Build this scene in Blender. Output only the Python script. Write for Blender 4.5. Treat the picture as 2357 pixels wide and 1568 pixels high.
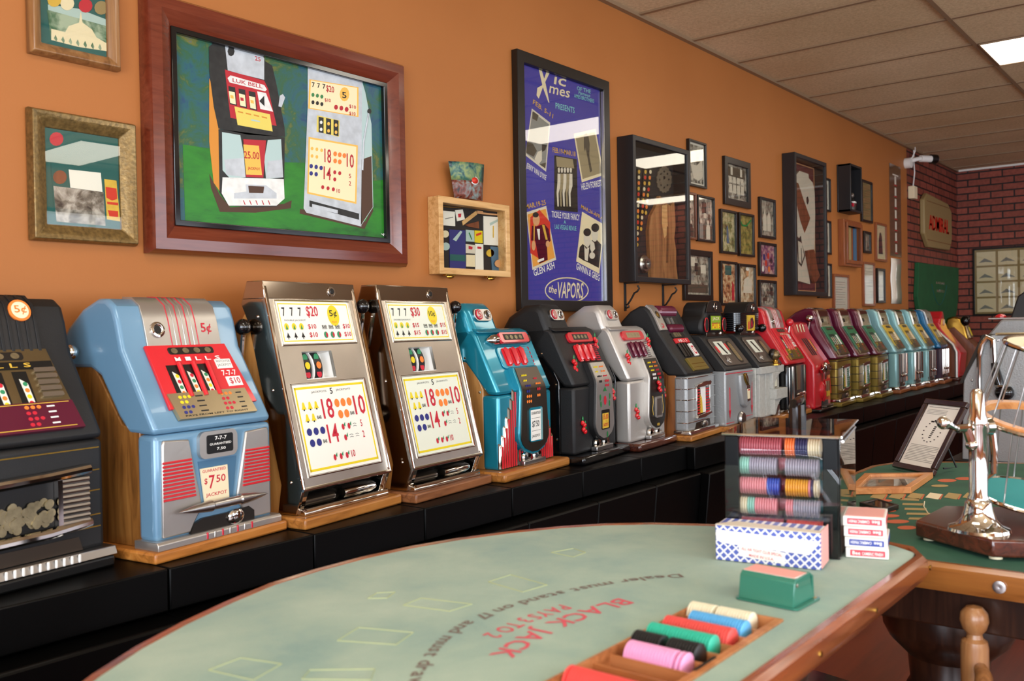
import bpy, bmesh, math, random
from mathutils import Matrix, Vector
R_ = math.radians
for o in list(bpy.data.objects): bpy.data.objects.remove(o)
SC = bpy.context.scene
COL = SC.collection

# ---------------- camera, exposure, world, daylight ----------------
CF, YAW, PIT, ROL = 2135.62, .8974, .0135, -.0184
CAMP = Vector((0, -2.5946, 1.25))
_f = Vector((math.sin(YAW)*math.cos(PIT), math.cos(YAW)*math.cos(PIT), -math.sin(PIT)))
_r = Vector((math.cos(YAW), -math.sin(YAW), 0)); _u = _r.cross(_f)
CR = _r*math.cos(ROL) + _u*math.sin(ROL); CU = -_r*math.sin(ROL) + _u*math.cos(ROL)
cam = bpy.data.cameras.new('camera'); co = bpy.data.objects.new('camera', cam); COL.objects.link(co)
co.matrix_world = Matrix(((CR.x, CU.x, -_f.x, CAMP.x), (CR.y, CU.y, -_f.y, CAMP.y), (CR.z, CU.z, -_f.z, CAMP.z), (0, 0, 0, 1)))
cam.sensor_width = 36; cam.lens = CF/2357*36; cam.clip_start = .05; cam.clip_end = 60
cam.dof.use_dof = True; cam.dof.focus_distance = 3.5; cam.dof.aperture_fstop = 5.0
SC.camera = co
vs = SC.view_settings
vs.view_transform = 'Standard'; vs.look = 'None'; vs.gamma = 1; vs.use_curve_mapping = False; vs.exposure = 0.0
W_ = bpy.data.worlds.new('world'); SC.world = W_; W_.use_nodes = True
W_.node_tree.nodes['Background'].inputs[0].default_value = (.62, .74, 1, 1)
W_.node_tree.nodes['Background'].inputs[1].default_value = 1.3

def area(name, loc, rot, sx, sy, power, col):
    l = bpy.data.lights.new(name, 'AREA'); l.shape = 'RECTANGLE'; l.size = sx; l.size_y = sy; l.energy = power; l.color = col
    o = bpy.data.objects.new(name, l); COL.objects.link(o); o.location = loc; o.rotation_euler = rot
    return o
# daylight through the storefront panes: long wall behind the camera and the left end wall
for wx, wp in ((-.9, 68), (1.9, 100), (4.7, 42), (7.5, 24)): area('window_daylight', (wx, -6.42, 1.45), (R_(90), 0, 0), 2.3, 2.0, wp, (.92, .96, 1))
for wy in (-5.0, -2.75): area('window_daylight', (-2.42, wy, 1.45), (R_(90), 0, R_(-90)), 1.7, 2.0, 126, (.84, .92, 1))

def ray(x, y): return _f + CR*((x-1178.5)/CF) - CU*((y-784)/CF)
def ony(x, y, Y): d = ray(x, y); return CAMP + d*((Y-CAMP.y)/d.y)
def onz(x, y, z): d = ray(x, y); return CAMP + d*((z-CAMP.z)/d.z)

# ---------------- materials (procedural) ----------------
def lin(c):
    if isinstance(c, str): c = tuple(int(c[i:i+2], 16)/255 for i in (0, 2, 4))
    return tuple((v/12.92 if v <= .04045 else ((v+.055)/1.055)**2.4) for v in c[:3])+(1,)
MT = {}
def base(name):
    m = bpy.data.materials.new(name); m.use_nodes = True; MT[name] = m
    nt = m.node_tree; return m, nt, nt.nodes['Principled BSDF']
def tex(nt, scale=(1, 1, 1), rot=(0, 0, 0)):
    tc = nt.nodes.new('ShaderNodeTexCoord'); mp = nt.nodes.new('ShaderNodeMapping')
    nt.links.new(tc.outputs['Object'], mp.inputs[0]); mp.inputs['Scale'].default_value = scale; mp.inputs['Rotation'].default_value = rot
    return mp
def ramp(nt, src, stops):
    r = nt.nodes.new('ShaderNodeValToRGB'); e = r.color_ramp.elements
    while len(e) < len(stops): e.new(.5)
    for k, (p, c) in zip(e, stops): k.position = p; k.color = lin(c)
    nt.links.new(src, r.inputs[0]); return r
def noise(nt, mp, s, det=4, dist=0, rough=.5):
    n = nt.nodes.new('ShaderNodeTexNoise'); n.inputs['Scale'].default_value = s; n.inputs['Detail'].default_value = det
    n.inputs['Distortion'].default_value = dist; n.inputs['Roughness'].default_value = rough
    nt.links.new(mp.outputs[0], n.inputs['Vector']); return n
def bump(nt, b, src, strength, dist=.002):
    bn = nt.nodes.new('ShaderNodeBump'); bn.inputs['Strength'].default_value = strength; bn.inputs['Distance'].default_value = dist
    nt.links.new(src, bn.inputs['Height']); nt.links.new(bn.outputs[0], b.inputs['Normal'])
def pm(name, col, rough=.5, metal=0, coat=0, var=0, vs_=8, bmp=0, bs=200, spec=.5):
    if name in MT: return MT[name]
    m, nt, b = base(name)
    b.inputs['Base Color'].default_value = lin(col); b.inputs['Roughness'].default_value = rough
    b.inputs['Metallic'].default_value = metal; b.inputs['Coat Weight'].default_value = coat; b.inputs['Coat Roughness'].default_value = .06
    b.inputs['Specular IOR Level'].default_value = spec
    mp = None
    if var:
        mp = tex(nt); n = noise(nt, mp, vs_, 5)
        c = lin(col); r = nt.nodes.new('ShaderNodeValToRGB'); e = r.color_ramp.elements
        e[0].position = .3; e[1].position = .7
        e[0].color = tuple(v*(1-var) for v in c[:3])+(1,); e[1].color = tuple(min(1, v*(1+var)) for v in c[:3])+(1,)
        nt.links.new(n.outputs[0], r.inputs[0]); nt.links.new(r.outputs[0], b.inputs['Base Color'])
    if bmp:
        mp = mp or tex(nt); n2 = noise(nt, mp, bs, 3); bump(nt, b, n2.outputs[0], bmp)
    return m
def wood(name, c1, c2, c3=None, grain='z', rough=.4, scale=1, coat=.2):
    m, nt, b = base(name)
    s = {'x': (2, 26, 26), 'y': (26, 2, 26), 'z': (26, 26, 2)}[grain]
    mp = tex(nt, tuple(v*scale for v in s)); n = noise(nt, mp, 1.6, 6, .8, .6)
    r = ramp(nt, n.outputs[0], [(.28, c2), (.5, c1), (.75, c3 or c1)])
    nt.links.new(r.outputs[0], b.inputs['Base Color']); b.inputs['Roughness'].default_value = rough; b.inputs['Coat Weight'].default_value = coat
    b.inputs['Coat Roughness'].default_value = .15
    return m
def photo(name, seed, lo, mid, hi, sc=9):
    m, nt, b = base(name)
    tc = nt.nodes.new('ShaderNodeTexCoord'); mp = nt.nodes.new('ShaderNodeMapping'); nt.links.new(tc.outputs['Object'], mp.inputs[0])
    mp.inputs['Location'].default_value = (seed*3.7, seed*1.3, seed*2.1)
    n = noise(nt, mp, sc, 7, .6, .62); v = nt.nodes.new('ShaderNodeTexVoronoi'); v.inputs['Scale'].default_value = sc*2.2
    nt.links.new(mp.outputs[0], v.inputs['Vector'])
    mx = nt.nodes.new('ShaderNodeMix'); mx.data_type = 'FLOAT'; mx.inputs[0].default_value = .12
    nt.links.new(n.outputs[0], mx.inputs[2]); nt.links.new(v.outputs['Distance'], mx.inputs[3])
    r = ramp(nt, mx.outputs[0], [(.36, lo), (.46, mid), (.60, hi)])
    nt.links.new(r.outputs[0], b.inputs['Base Color']); b.inputs['Roughness'].default_value = .35
    return m
def glassm(name, tint='ffffff', fac=1.0, rough=0.0, ior=1.5):
    m = bpy.data.materials.new(name); m.use_nodes = True; MT[name] = m; nt = m.node_tree
    for n in list(nt.nodes):
        if n.type != 'OUTPUT_MATERIAL': nt.nodes.remove(n)
    out = nt.nodes['Material Output']; t = nt.nodes.new('ShaderNodeBsdfTransparent'); g = nt.nodes.new('ShaderNodeBsdfGlossy')
    g.inputs['Roughness'].default_value = rough; t.inputs[0].default_value = lin(tint)
    fr = nt.nodes.new('ShaderNodeFresnel'); ge = nt.nodes.new('ShaderNodeNewGeometry'); mm = nt.nodes.new('ShaderNodeMix')
    mm.data_type = 'FLOAT'; mm.inputs[2].default_value = ior; mm.inputs[3].default_value = 1/ior; nt.links.new(ge.outputs['Backfacing'], mm.inputs[0]); nt.links.new(mm.outputs[0], fr.inputs[0]); mx = nt.nodes.new('ShaderNodeMixShader')
    nt.links.new(fr.outputs[0], mx.inputs[0]); nt.links.new(t.outputs[0], mx.inputs[1]); nt.links.new(g.outputs[0], mx.inputs[2]); nt.links.new(mx.outputs[0], out.inputs[0])
    return m

# walls
m, nt, b = base('wall_paint'); mp = tex(nt); n = noise(nt, mp, 1.1, 4); r = ramp(nt, n.outputs[0], [(.3, 'A66632'), (.7, 'AF6E38')])
nt.links.new(r.outputs[0], b.inputs['Base Color']); b.inputs['Roughness'].default_value = .55; b.inputs['Specular IOR Level'].default_value = .3
n2 = noise(nt, mp, 160, 3); bump(nt, b, n2.outputs[0], .12, .002)
def brick(name, rot, c1, c2):
    m, nt, b = base(name); tc = nt.nodes.new('ShaderNodeTexCoord'); sp = nt.nodes.new('ShaderNodeSeparateXYZ'); cb = nt.nodes.new('ShaderNodeCombineXYZ')
    nt.links.new(tc.outputs['Object'], sp.inputs[0]); nt.links.new(sp.outputs[rot], cb.inputs[0]); nt.links.new(sp.outputs['Z'], cb.inputs[1])
    br = nt.nodes.new('ShaderNodeTexBrick'); nt.links.new(cb.outputs[0], br.inputs['Vector'])
    br.inputs['Scale'].default_value = 1; br.inputs['Brick Width'].default_value = .232; br.inputs['Row Height'].default_value = .076
    br.inputs['Mortar Size'].default_value = .008; br.inputs['Mortar Smooth'].default_value = .15; br.inputs['Bias'].default_value = -.1
    br.inputs['Color1'].default_value = lin(c1); br.inputs['Color2'].default_value = lin(c2); br.inputs['Mortar'].default_value = lin('2C1A16')
    n = noise(nt, tex(nt), 30, 5); mx = nt.nodes.new('ShaderNodeMix'); mx.data_type = 'RGBA'; mx.blend_type = 'MULTIPLY'; mx.inputs[0].default_value = .55
    rr = ramp(nt, n.outputs[0], [(.3, 'A8A0A0'), (.7, 'FFFFFF')]); nt.links.new(br.outputs['Color'], mx.inputs[6]); nt.links.new(rr.outputs[0], mx.inputs[7])
    nt.links.new(mx.outputs[2], b.inputs['Base Color']); b.inputs['Roughness'].default_value = .6
    inv = nt.nodes.new('ShaderNodeMath'); inv.operation = 'SUBTRACT'; inv.inputs[0].default_value = 1; nt.links.new(br.outputs['Fac'], inv.inputs[1]); bump(nt, b, inv.outputs[0], .9, .01)
brick('brick_side', 'X', 'A05040', '84402E'); brick('brick_end', 'Y', 'A85442', '8C4432')  # same brick; end-wall copy lightened to stand in for stronger light there
m, nt, b = base('ceiling_tile'); mp = tex(nt); n = noise(nt, mp, 55, 6, .4, .75); r = ramp(nt, n.outputs[0], [(.3, 'CAB28A'), (.62, 'ECD6AE')])
n3 = noise(nt, mp, .9, 2); mx = nt.nodes.new('ShaderNodeMix'); mx.data_type = 'RGBA'; mx.blend_type = 'MULTIPLY'; mx.inputs[0].default_value = .6
r3 = ramp(nt, n3.outputs[0], [(.35, 'D8CDBB'), (.65, 'FFFFFF')]); nt.links.new(r.outputs[0], mx.inputs[6]); nt.links.new(r3.outputs[0], mx.inputs[7])
nt.links.new(mx.outputs[2], b.inputs['Base Color']); b.inputs['Roughness'].default_value = .85; bump(nt, b, n.outputs[0], .5, .004)
pm('ceiling_grid', '8E7458', .5)
wood('floor_wood', '6E2C14', '54200E', '78341A', 'x', .35, .22, .3)
# wood kinds
wood('oak', 'B4702E', '84501E', 'C48440', 'x'); wood('oak_side', 'A8742F', '6E451A', 'BE8C44', 'z'); wood('oak_dark', '7E5022', '4A2C10', '9C6C34', 'z')
wood('maple', 'C08444', 'A06A32', 'CC9656', 'z', .35); wood('teal_side', 'A9763E', '8C5E2C', 'BC8A50', 'z'); wood('red_brown', '8A5530', '5E3418', '9A6238', 'x', .5)
wood('orange_wood', '8E4E22', '6E3A16', '9C5C2C', 'z', .35); wood('zebra', '8A5226', '2E1808', 'A06A34', 'z', .4, .8); wood('base_oak', 'AE7030', '7C4A1C', 'BE8240', 'x')
wood('mahogany', '2E1712', '1E0E0A', '3A1E18', 'z', .25, 1, .5); wood('mahogany_x', '6A2C1A', '5A2416', '763622', 'x', .22, 1, .6); wood('light_oak', 'D2A468', 'AE7E42', 'E0B880', 'x', .4); wood('light_oak_z', 'D8AE78', 'A87840', 'E8C898', 'z', .4)
wood('rail_wood', '8E4A26', '5E2C14', 'A05C34', 'x', .25, .6, .6); wood('tray_wood', 'B47444', '8A5028', 'C48858', 'y', .4); wood('dark_base', '4E2418', '30140E', '64301F', 'x', .2, 1, .8)
wood('pedestal', '2A150C', '1A0C06', '3A2012', 'z', .3); wood('chair_wood', '8E5E36', '663E20', '9E7248', 'z', .35); wood('frame_orange', 'C8844A', 'A8642E', 'D89A60', 'x', .4); wood('far_brown', '7A3E1C', '5A2A10', '8A4A26', 'z', .4); wood('driftwood', '9A6638', '5E381C', 'B88858', 'z', .7, .7, 0)
# paints and metals
pm('chrome', 'D8D4CE', .07, 1); pm('chrome_brown', 'B8AC9E', .10, 1, var=.10, vs_=5); pm('chrome_face', 'E2DCD2', .26, 1, var=.10, vs_=9); pm('steel', 'B8B6B4', .28, 1, bmp=.1, bs=90); pm('silver_cast', 'C4C0BA', .36, .85, bmp=.15, bs=60)
pm('blue_paint', '6A93B0', .3, .15, .5); pm('blue_dark', '47708F', .35, .1, .3); pm('red_paint', 'C8202A', .3, 0, .5); pm('red_plate', 'D4222C', .35, 0, .4)
pm('black_gloss', '0A0A0C', .12, 0, .3); pm('black_matte', '101011', .55, bmp=.25, bs=260); pm('black_panel', '020202', .40, 0, 0, spec=.14); pm('black', '050505', .4); pm('charcoal', '1C1B1B', .5, bmp=.2, bs=200)
pm('teal_paint', '1E8FA8', .26, .45, .6); pm('silver_paint', 'C6C2BC', .38, .55, bmp=.25, bs=220); pm('grey_hammer', '9FA2A3', .38, .35, bmp=.5, bs=120); pm('stone', 'B9BAB4', .6, .1, bmp=.9, bs=110, var=.1, vs_=60)
pm('maroon_paint', '5E1430', .2, .2, .8); pm('gold_paint', '8E7834', .32, .6); pm('green_paint', '2E7A52', .35); pm('light_blue', '8FC0C4', .25, .3, .6); pm('deep_blue', '1C6C9C', .25, .3, .6); pm('purple', '3A2234', .3)
pm('brass', 'B08A3C', .25, 1); pm('bronze', '7C6A4A', .35, .8, var=.2); pm('dark_metal', '3A3632', .35, .7); pm('grey_brown', '6A6058', .35, .6); pm('coin', '9A8E70', .35, .8, var=.3, vs_=40)
pm('post_black', '020203', .3, spec=.12); pm('white', 'F2F0EA', .4); pm('paper', 'F0EEE6', .5); pm('award_white', 'F4F2E6', .18); pm('award_cream', 'E6EAD8', .18); pm('yellow', 'E8D020', .3); pm('red_ink', 'C41E34', .4); pm('orange_ink', 'F08030', .4); pm('blue_ink', '242A78', .4); pm('green_ink', '2E8A5C', .4); pm('black_ink', '1A1A1A', .4); pm('gold_ink', 'D8B040', .4)
pm('grey_ink', '8A8A86', .5); pm('cream', 'EADCB8', .5); pm('yellow_card', 'D8B23A', .4, var=.2, vs_=30); pm('lime', '88A82C', .4); pm('tan', '9A8456', .5)
pm('reel', 'E8E4D4', .5); pm('cherry', 'D0141E', .15, 0, .8); pm('leaf', '1E7A3E', .3); pm('gunmetal', '5A5046', .3, .9); pm('card_metal', 'A89878', .32, .8, var=.1)
m = pm('troffer', 'FFFFFF', .4); bb = m.node_tree.nodes['Principled BSDF']; bb.inputs['Emission Color'].default_value = (1, .9, .74, 1); bb.inputs['Emission Strength'].default_value = 7.2
glassm('glass', 'FBFBF8'); glassm('acrylic', 'FCFCFC', ior=1.42); glassm('smoke_acrylic', 'D8C8C0', ior=1.5)

# ---------------- mesh builder ----------------
GLY = {}
def glyph(s):
    if s in GLY: return GLY[s]
    cu = bpy.data.curves.new('t', 'FONT'); cu.body = s; cu.size = 1; cu.resolution_u = 2; cu.offset = .012
    o = bpy.data.objects.new('t', cu); COL.objects.link(o); bpy.context.view_layer.update()
    me = bpy.data.meshes.new_from_object(o.evaluated_get(bpy.context.evaluated_depsgraph_get()))
    V = [(v.co.x, v.co.y) for v in me.vertices]; F = [tuple(p.vertices) for p in me.polygons]
    bpy.data.objects.remove(o); bpy.data.meshes.remove(me); bpy.data.curves.remove(cu)
    xs = [v[0] for v in V] or [0, 1]; ys = [v[1] for v in V] or [0, 1]
    GLY[s] = (V, F, min(xs), max(xs), min(ys), max(ys)); return GLY[s]
def rr(u0, u1, v0, v1, r, n=5):
    P = []
    for cx, cy, a in ((u1-r, v0+r, -90), (u1-r, v1-r, 0), (u0+r, v1-r, 90), (u0+r, v0+r, 180)):
        for k in range(n+1): t = R_(a+90*k/n); P.append((cx+r*math.cos(t), cy+r*math.sin(t)))
    return P
def ellp(cx, cy, rx, ry, n=20): return [(cx+rx*math.cos(2*math.pi*k/n), cy+ry*math.sin(2*math.pi*k/n)) for k in range(n)]
class MB:
    def __init__(s, M=None): s.V = []; s.F = []; s.I = []; s.mats = []; s.M = M or Matrix.Identity(4)
    def mi(s, m):
        if m not in s.mats: s.mats.append(m)
        return s.mats.index(m)
    def add(s, V, F, m):
        o = len(s.V); k = s.mi(m); s.V += [tuple(s.M @ Vector(v)) for v in V]; s.F += [tuple(i+o for i in f) for f in F]; s.I += [k]*len(F); return s
    def box(s, a, b, c, d, e, f, m):
        return s.add([(a, c, e), (b, c, e), (b, d, e), (a, d, e), (a, c, f), (b, c, f), (b, d, f), (a, d, f)],
                     [(0, 3, 2, 1), (4, 5, 6, 7), (0, 1, 5, 4), (1, 2, 6, 5), (2, 3, 7, 6), (3, 0, 4, 7)], m)
    def prism(s, P, a0, a1, m, axis='z'):
        n = len(P)
        f = {'x': lambda p, a: (a, p[0], p[1]), 'y': lambda p, a: (p[0], a, p[1]), 'z': lambda p, a: (p[0], p[1], a)}[axis]
        return s.add([f(p, a0) for p in P]+[f(p, a1) for p in P], [tuple(range(n))[::-1], tuple(range(n, 2*n))]+[(i, (i+1) % n, n+(i+1) % n, n+i) for i in range(n)], m)
    def flat(s, P, z, m): return s.add([(p[0], p[1], z) for p in P], [tuple(range(len(P)))], m)
    def lathe(s, prof, c, m, n=20, axis='z', loop=False):
        V = []; F = []; k = len(prof)
        for i in range(n):
            t = 2*math.pi*i/n; ca, sa = math.cos(t), math.sin(t)
            for r, z in prof:
                V.append({'z': (c[0]+r*ca, c[1]+r*sa, c[2]+z), 'y': (c[0]+r*ca, c[1]+z, c[2]+r*sa), 'x': (c[0]+z, c[1]+r*ca, c[2]+r*sa)}[axis])
        for i in range(n):
            j = (i+1) % n
            for q in range(k if loop else k-1): F.append((i*k+q, j*k+q, j*k+(q+1) % k, i*k+(q+1) % k))
        if not loop: F.append(tuple(i*k for i in range(n))); F.append(tuple(i*k+k-1 for i in range(n)))
        return s.add(V, F, m)
    def cyl(s, c, r, h, m, axis='z', n=20): return s.lathe([(r, 0), (r, h)], c, m, n, axis)
    def ell(s, c, rx, ry, rz, m, n=14):
        V = []; F = []; h = n//2
        for i in range(h+1):
            a = math.pi*i/h
            for j in range(n): t = 2*math.pi*j/n; V.append((c[0]+rx*math.sin(a)*math.cos(t), c[1]+ry*math.sin(a)*math.sin(t), c[2]+rz*math.cos(a)))
        for i in range(h):
            for j in range(n): F.append((i*n+j, i*n+(j+1) % n, (i+1)*n+(j+1) % n, (i+1)*n+j))
        return s.add(V, F, m)
    def tube(s, P, r, m, n=8, closed=False):
        P = [Vector(p) for p in P]; V = []; F = []; N = len(P); up = None
        rs = r if isinstance(r, (list, tuple)) else [r]*N
        for i, p in enumerate(P):
            if closed: d = P[(i+1) % N]-P[i-1]
            else: d = P[min(i+1, N-1)]-P[max(i-1, 0)]
            d.normalize()
            if up is None: up = Vector((0, 0, 1)) if abs(d.z) < .9 else Vector((1, 0, 0))
            a = d.cross(up).normalized(); b_ = a.cross(d).normalized(); up = b_
            for k in range(n): t = 2*math.pi*k/n; V.append(tuple(p+(a*math.cos(t)+b_*math.sin(t))*rs[i]))
        for i in range(N if closed else N-1):
            j = (i+1) % N
            for k in range(n): F.append((i*n+k, i*n+(k+1) % n, j*n+(k+1) % n, j*n+k))
        if not closed: F.append(tuple(range(n))); F.append(tuple((N-1)*n+k for k in range(n)))
        return s.add(V, F, m)
    def text(s, t, u0, u1, v0, v1, m, z=0, shear=0, rot=0):
        V, F, a, b_, c, d = glyph(t); sx = (u1-u0)/(b_-a); sy = (v1-v0)/(d-c) if d > c else 1
        cx, cy = (u0+u1)/2, (v0+v1)/2; ca, sa = math.cos(rot), math.sin(rot); out = []
        for x, y in V:
            q = (y-c)*sy; X = u0+(x-a)*sx+shear*q-cx; Y = v0+q-cy; out.append((cx+X*ca-Y*sa, cy+X*sa+Y*ca, z))
        return s.add(out, F, m)
    def build(s, name, parent=None, bevel=0, label=None, loc=None, seg=2):
        me = bpy.data.meshes.new(name); me.from_pydata(s.V, [], s.F)
        for m in s.mats: me.materials.append(MT[m])
        me.polygons.foreach_set('material_index', s.I)
        bm = bmesh.new(); bm.from_mesh(me); bmesh.ops.recalc_face_normals(bm, faces=bm.faces[:]); bm.to_mesh(me); bm.free()
        me.polygons.foreach_set('use_smooth', [True]*len(me.polygons)); me.set_sharp_from_angle(angle=R_(34)); me.update()
        o = bpy.data.objects.new(name, me); COL.objects.link(o)
        if loc: o.location = loc
        if parent: o.parent = parent
        if bevel:
            b_ = o.modifiers.new('bevel', 'BEVEL'); b_.width = bevel; b_.segments = seg; b_.limit_method = 'ANGLE'; b_.angle_limit = R_(38); b_.harden_normals = False
        if label: o['label'] = label
        return o
def tag(o, label, cat, group=None, kind=None):
    o['label'] = label; o['category'] = cat
    if group: o['group'] = group
    if kind: o['kind'] = kind
    return o
def thing(name, label, cat, loc=(0, 0, 0), rz=0, group=None):
    o = bpy.data.objects.new(name, None); COL.objects.link(o); o.location = loc; o.rotation_euler = (0, 0, rz); o.empty_display_size = .05
    return tag(o, label, cat, group)
def dup(root, loc, rz=None, label=None, group=None):
    r = root.copy(); COL.objects.link(r); r.location = loc
    if rz is not None: r.rotation_euler = (0, 0, rz)
    if label: r['label'] = label
    if group: r['group'] = group
    kids = [o for o in root.children]
    for ch in kids:
        c = ch.copy(); COL.objects.link(c); c.parent = r
        for g in list(ch.children):
            d = g.copy(); COL.objects.link(d); d.parent = c
    return r
def struct(name, mb, bevel=0):
    o = mb.build(name, None, bevel); o['kind'] = 'structure'; return o
def FV(y, z0=0, x0=0): return Matrix(((1, 0, 0, x0), (0, 0, -1, y), (0, 1, 0, z0), (0, 0, 0, 1)))     # u=x, v=z, n=-y
def FS(A, B, x0=0):                                                                                    # sloping face from A=(y,z) up to B
    L = math.hypot(B[0]-A[0], B[1]-A[1]); sy, sz = (B[0]-A[0])/L, (B[1]-A[1])/L
    return Matrix(((1, 0, 0, x0), (0, sy, -sz, A[0]), (0, sz, sy, A[1]), (0, 0, 0, 1))), L

# ---------------- the room ----------------
CZ = 2.923; XL, XR, YB = -2.5, 11.34, -6.5
struct('floor', MB().box(XL, XR, YB, 0, -.1, 0, 'floor_wood'))
struct('wall_left_long', MB().box(XL, 9.40, 0, .15, 0, CZ+.1, 'wall_paint'))
struct('wall_brick_side', MB().box(9.40, XR+.15, 0, .15, 0, CZ+.1, 'brick_side'))
struct('wall_brick_end', MB().box(XR, XR+.15, YB-.15, 0, 0, CZ+.1, 'brick_end'))
struct('wall_near_end', MB().box(XL-.15, XL, YB, .15, 0, .4, 'wall_paint').box(XL-.15, XL, YB, .15, 2.5, CZ+.1, 'wall_paint').box(XL-.15, XL, -1.8, .15, .4, 2.5, 'wall_paint').box(XL-.15, XL, YB, -5.95, .4, 2.5, 'wall_paint').box(XL-.15, XL, -4.05, -3.7, .4, 2.5, 'wall_paint'))
wb = MB().box(XL-.15, XR, YB-.15, YB, 0, .4, 'wall_paint').box(XL-.15, XR, YB-.15, YB, 2.5, CZ+.1, 'wall_paint')
xs = [XL-.15]
for wx in (-.9, 1.9, 4.7, 7.5): xs += [wx-1.2, wx+1.2]
xs.append(XR)
for k in range(0, len(xs), 2): wb.box(xs[k], xs[k+1], YB-.15, YB, .4, 2.5, 'wall_paint')
struct('wall_window_side', wb)
for i, wx in enumerate((-.9, 1.9, 4.7, 7.5)):
    fr = MB()
    for a, b_, c, d in ((-1.2, 1.2, .4, .45), (-1.2, 1.2, 2.45, 2.5), (-1.2, -1.15, .45, 2.45), (1.15, 1.2, .45, 2.45), (-.02, .02, .45, 2.45)): fr.box(wx+a, wx+b_, YB-.1, YB-.04, c, d, 'dark_metal')
    struct('window_%d' % (i+1), fr)
# ceiling: tiles above, exposed tee grid below
struct('ceiling', MB().box(XL, XR, YB, 0, CZ+.008, CZ+.1, 'ceiling_tile'))
g = MB(); X0 = 4.3708
k = -11
while X0+.61*k < XR:
    if X0+.61*k > XL: g.box(X0+.61*k-.0125, X0+.61*k+.0125, YB, 0, CZ-.002, CZ+.008, 'ceiling_grid')
    k += 1
y = -.07
for yy in (-1.289, -2.509, -3.729, -4.949, -6.169): g.box(XL, XR, yy-.0125, yy+.0125, CZ-.004, CZ+.008, 'ceiling_grid')
g.box(XL, XR, -.03, 0, CZ-.012, CZ+.008, 'ceiling_grid'); g.box(XR-.03, XR, YB, 0, CZ-.012, CZ+.008, 'white')
struct('trim_1', g)
n = 0
for x0, x1, yy in ((-1.71, -1.13, -1.289), (.73, 1.31, -1.289), (3.775, 4.355, -1.289), (6.215, 6.795, -1.289), (8.05, 8.63, -1.42), (10.73, 11.26, -2.9), (-1.71, -1.13, -3.729), (.73, 1.31, -3.729), (6.215, 6.795, -3.729), (3.93, 4.50, -5.2)):  # unseen panels: some placed from glass reflections, the rest added to light the room
    if True:
        vis = x0 > 6 and x0 < 7 and yy > -2
        o = thing('ceiling_light', 'glowing flush ceiling light panel in the tile grid at the right edge' if vis else 'flush ceiling light panel out of frame, placed unseen for room light and reflections', 'ceiling light', (x0, yy, CZ), 0, None if vis else 'ceiling lights outside the view')
        w = x1-x0
        MB().box(0, w, -1.195, -.025, -.006, 0, 'troffer').build('diffuser', o)
        MB().box(-.008, 0, -1.2, -.02, -.01, .006, 'ceiling_grid').box(w, w+.008, -1.2, -.02, -.01, .006, 'ceiling_grid').box(0, w, -1.203, -1.195, -.01, .006, 'ceiling_grid').box(0, w, -.025, -.017, -.01, .006, 'ceiling_grid').build('frame', o)
# ---------------- black machine stands ----------------
def stand(x, w, yf, label, ztop=.677):
    o = thing('machine_stand', label, 'cabinet', (x, 0, 0), 0, None)
    MB().box(0.002, w-.002, yf, -.01, ztop-.105, ztop, 'black_panel').build('upper_box', o, .004)
    MB().prism([(-.01, 0), (-.01, ztop-.106), (yf-.07, ztop-.114), (yf-.075, ztop-.122), (yf-.02, 0)], 0.002, w-.002, 'black_panel', 'x').build('lower_cabinet', o, .004)
    return o
SX = 1.2385-.449*4; desc = ['the wood-sided light blue slot machine', 'the first tall chrome slot machine', 'the gap between both tall chrome machines', 'the second tall chrome machine', 'the teal slot machine', 'the black cherry slot machine', 'the silver cherry slot machine', 'the front of the blackjack table']
names = {}
near = ['black stand section, outermost left out of view', 'black stand section beside the outermost left one, out of view', 'black stand section, second from the left end out of view', 'black stand section, third from the left end out of view', 'black stand section under the dark machine cut by the left edge', 'glossy black stand section under the light blue machine', 'glossy black stand section under the nearer tall chrome machine',
        'glossy black stand section under the farther tall chrome machine', 'glossy black stand section under the teal machine', 'glossy black stand section under the black cherry machine', 'black stand section under the silver cherry machine', 'narrow black stand section just before the step forward']
x = SX+.449*-1-.0
k = 0
while x < 3.88:
    w = min(.449, 3.897-x)
    if w > .1: stand(x, w, -.52, near[k])
    x += .449; k += 1
far = ['under the black machine with maroon coil', 'under the grey machine with eagle ornament', 'under the stone-textured machine', 'under the tall red machine', 'under the small red machine', 'under the nearest maroon and gold machine', 'under the middle maroon and gold machine', 'under the farthest maroon and gold machine', 'under the nearest pale blue machine', 'under the middle pale blue machine', 'under the farthest pale blue machine', 'under the deep blue machine', 'under the red machine with silver side trim', 'under the gold-topped machine by the brick wall']
x = 3.90
for k in range(15):
    w = .48
    stand(x, w, -.56, 'black stand section '+far[min(k, 13)] + (' , last at the wall' if k == 14 else ''))
    x += w+.001
ZT = .6775

def ball_lever(o, x=.235, y=.2, zh=.27, zt=.64, r=.024, fwd=.0, mat='black_gloss'):
    a = MB().cyl((x-.03, y, zh), .035, .03, 'black_gloss', 'x').cyl((x, y, zh), .022, .02, 'chrome', 'x')
    a.build('lever_hub', o)
    b = MB().tube([(x+.012, y, zh), (x+.014, y+.01, zh+.08), (x+.014, y+.02, zt-.16), (x+.01, y+.0, zt-.13), (x+.005, y-.02, zt-.02)], [.011, .009, .008, .009, .008], 'chrome')
    l = b.build('lever', o)
    MB().ell((x+.005, y-.02, zt), r, r, r, mat).build('lever_knob', l)
def plank(o, w, y0=-.03, y1=.4, h=.03, mat='base_oak', bev=.006):
    MB().box(-w/2, w/2, y0, y1, 0, h, mat).build('base_plank', o, bev)
def rbox(mb, u0, u1, v0, v1, n0, n1, r, m): mb.prism(rr(u0, u1, v0, v1, r), n0, n1, m)
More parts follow.
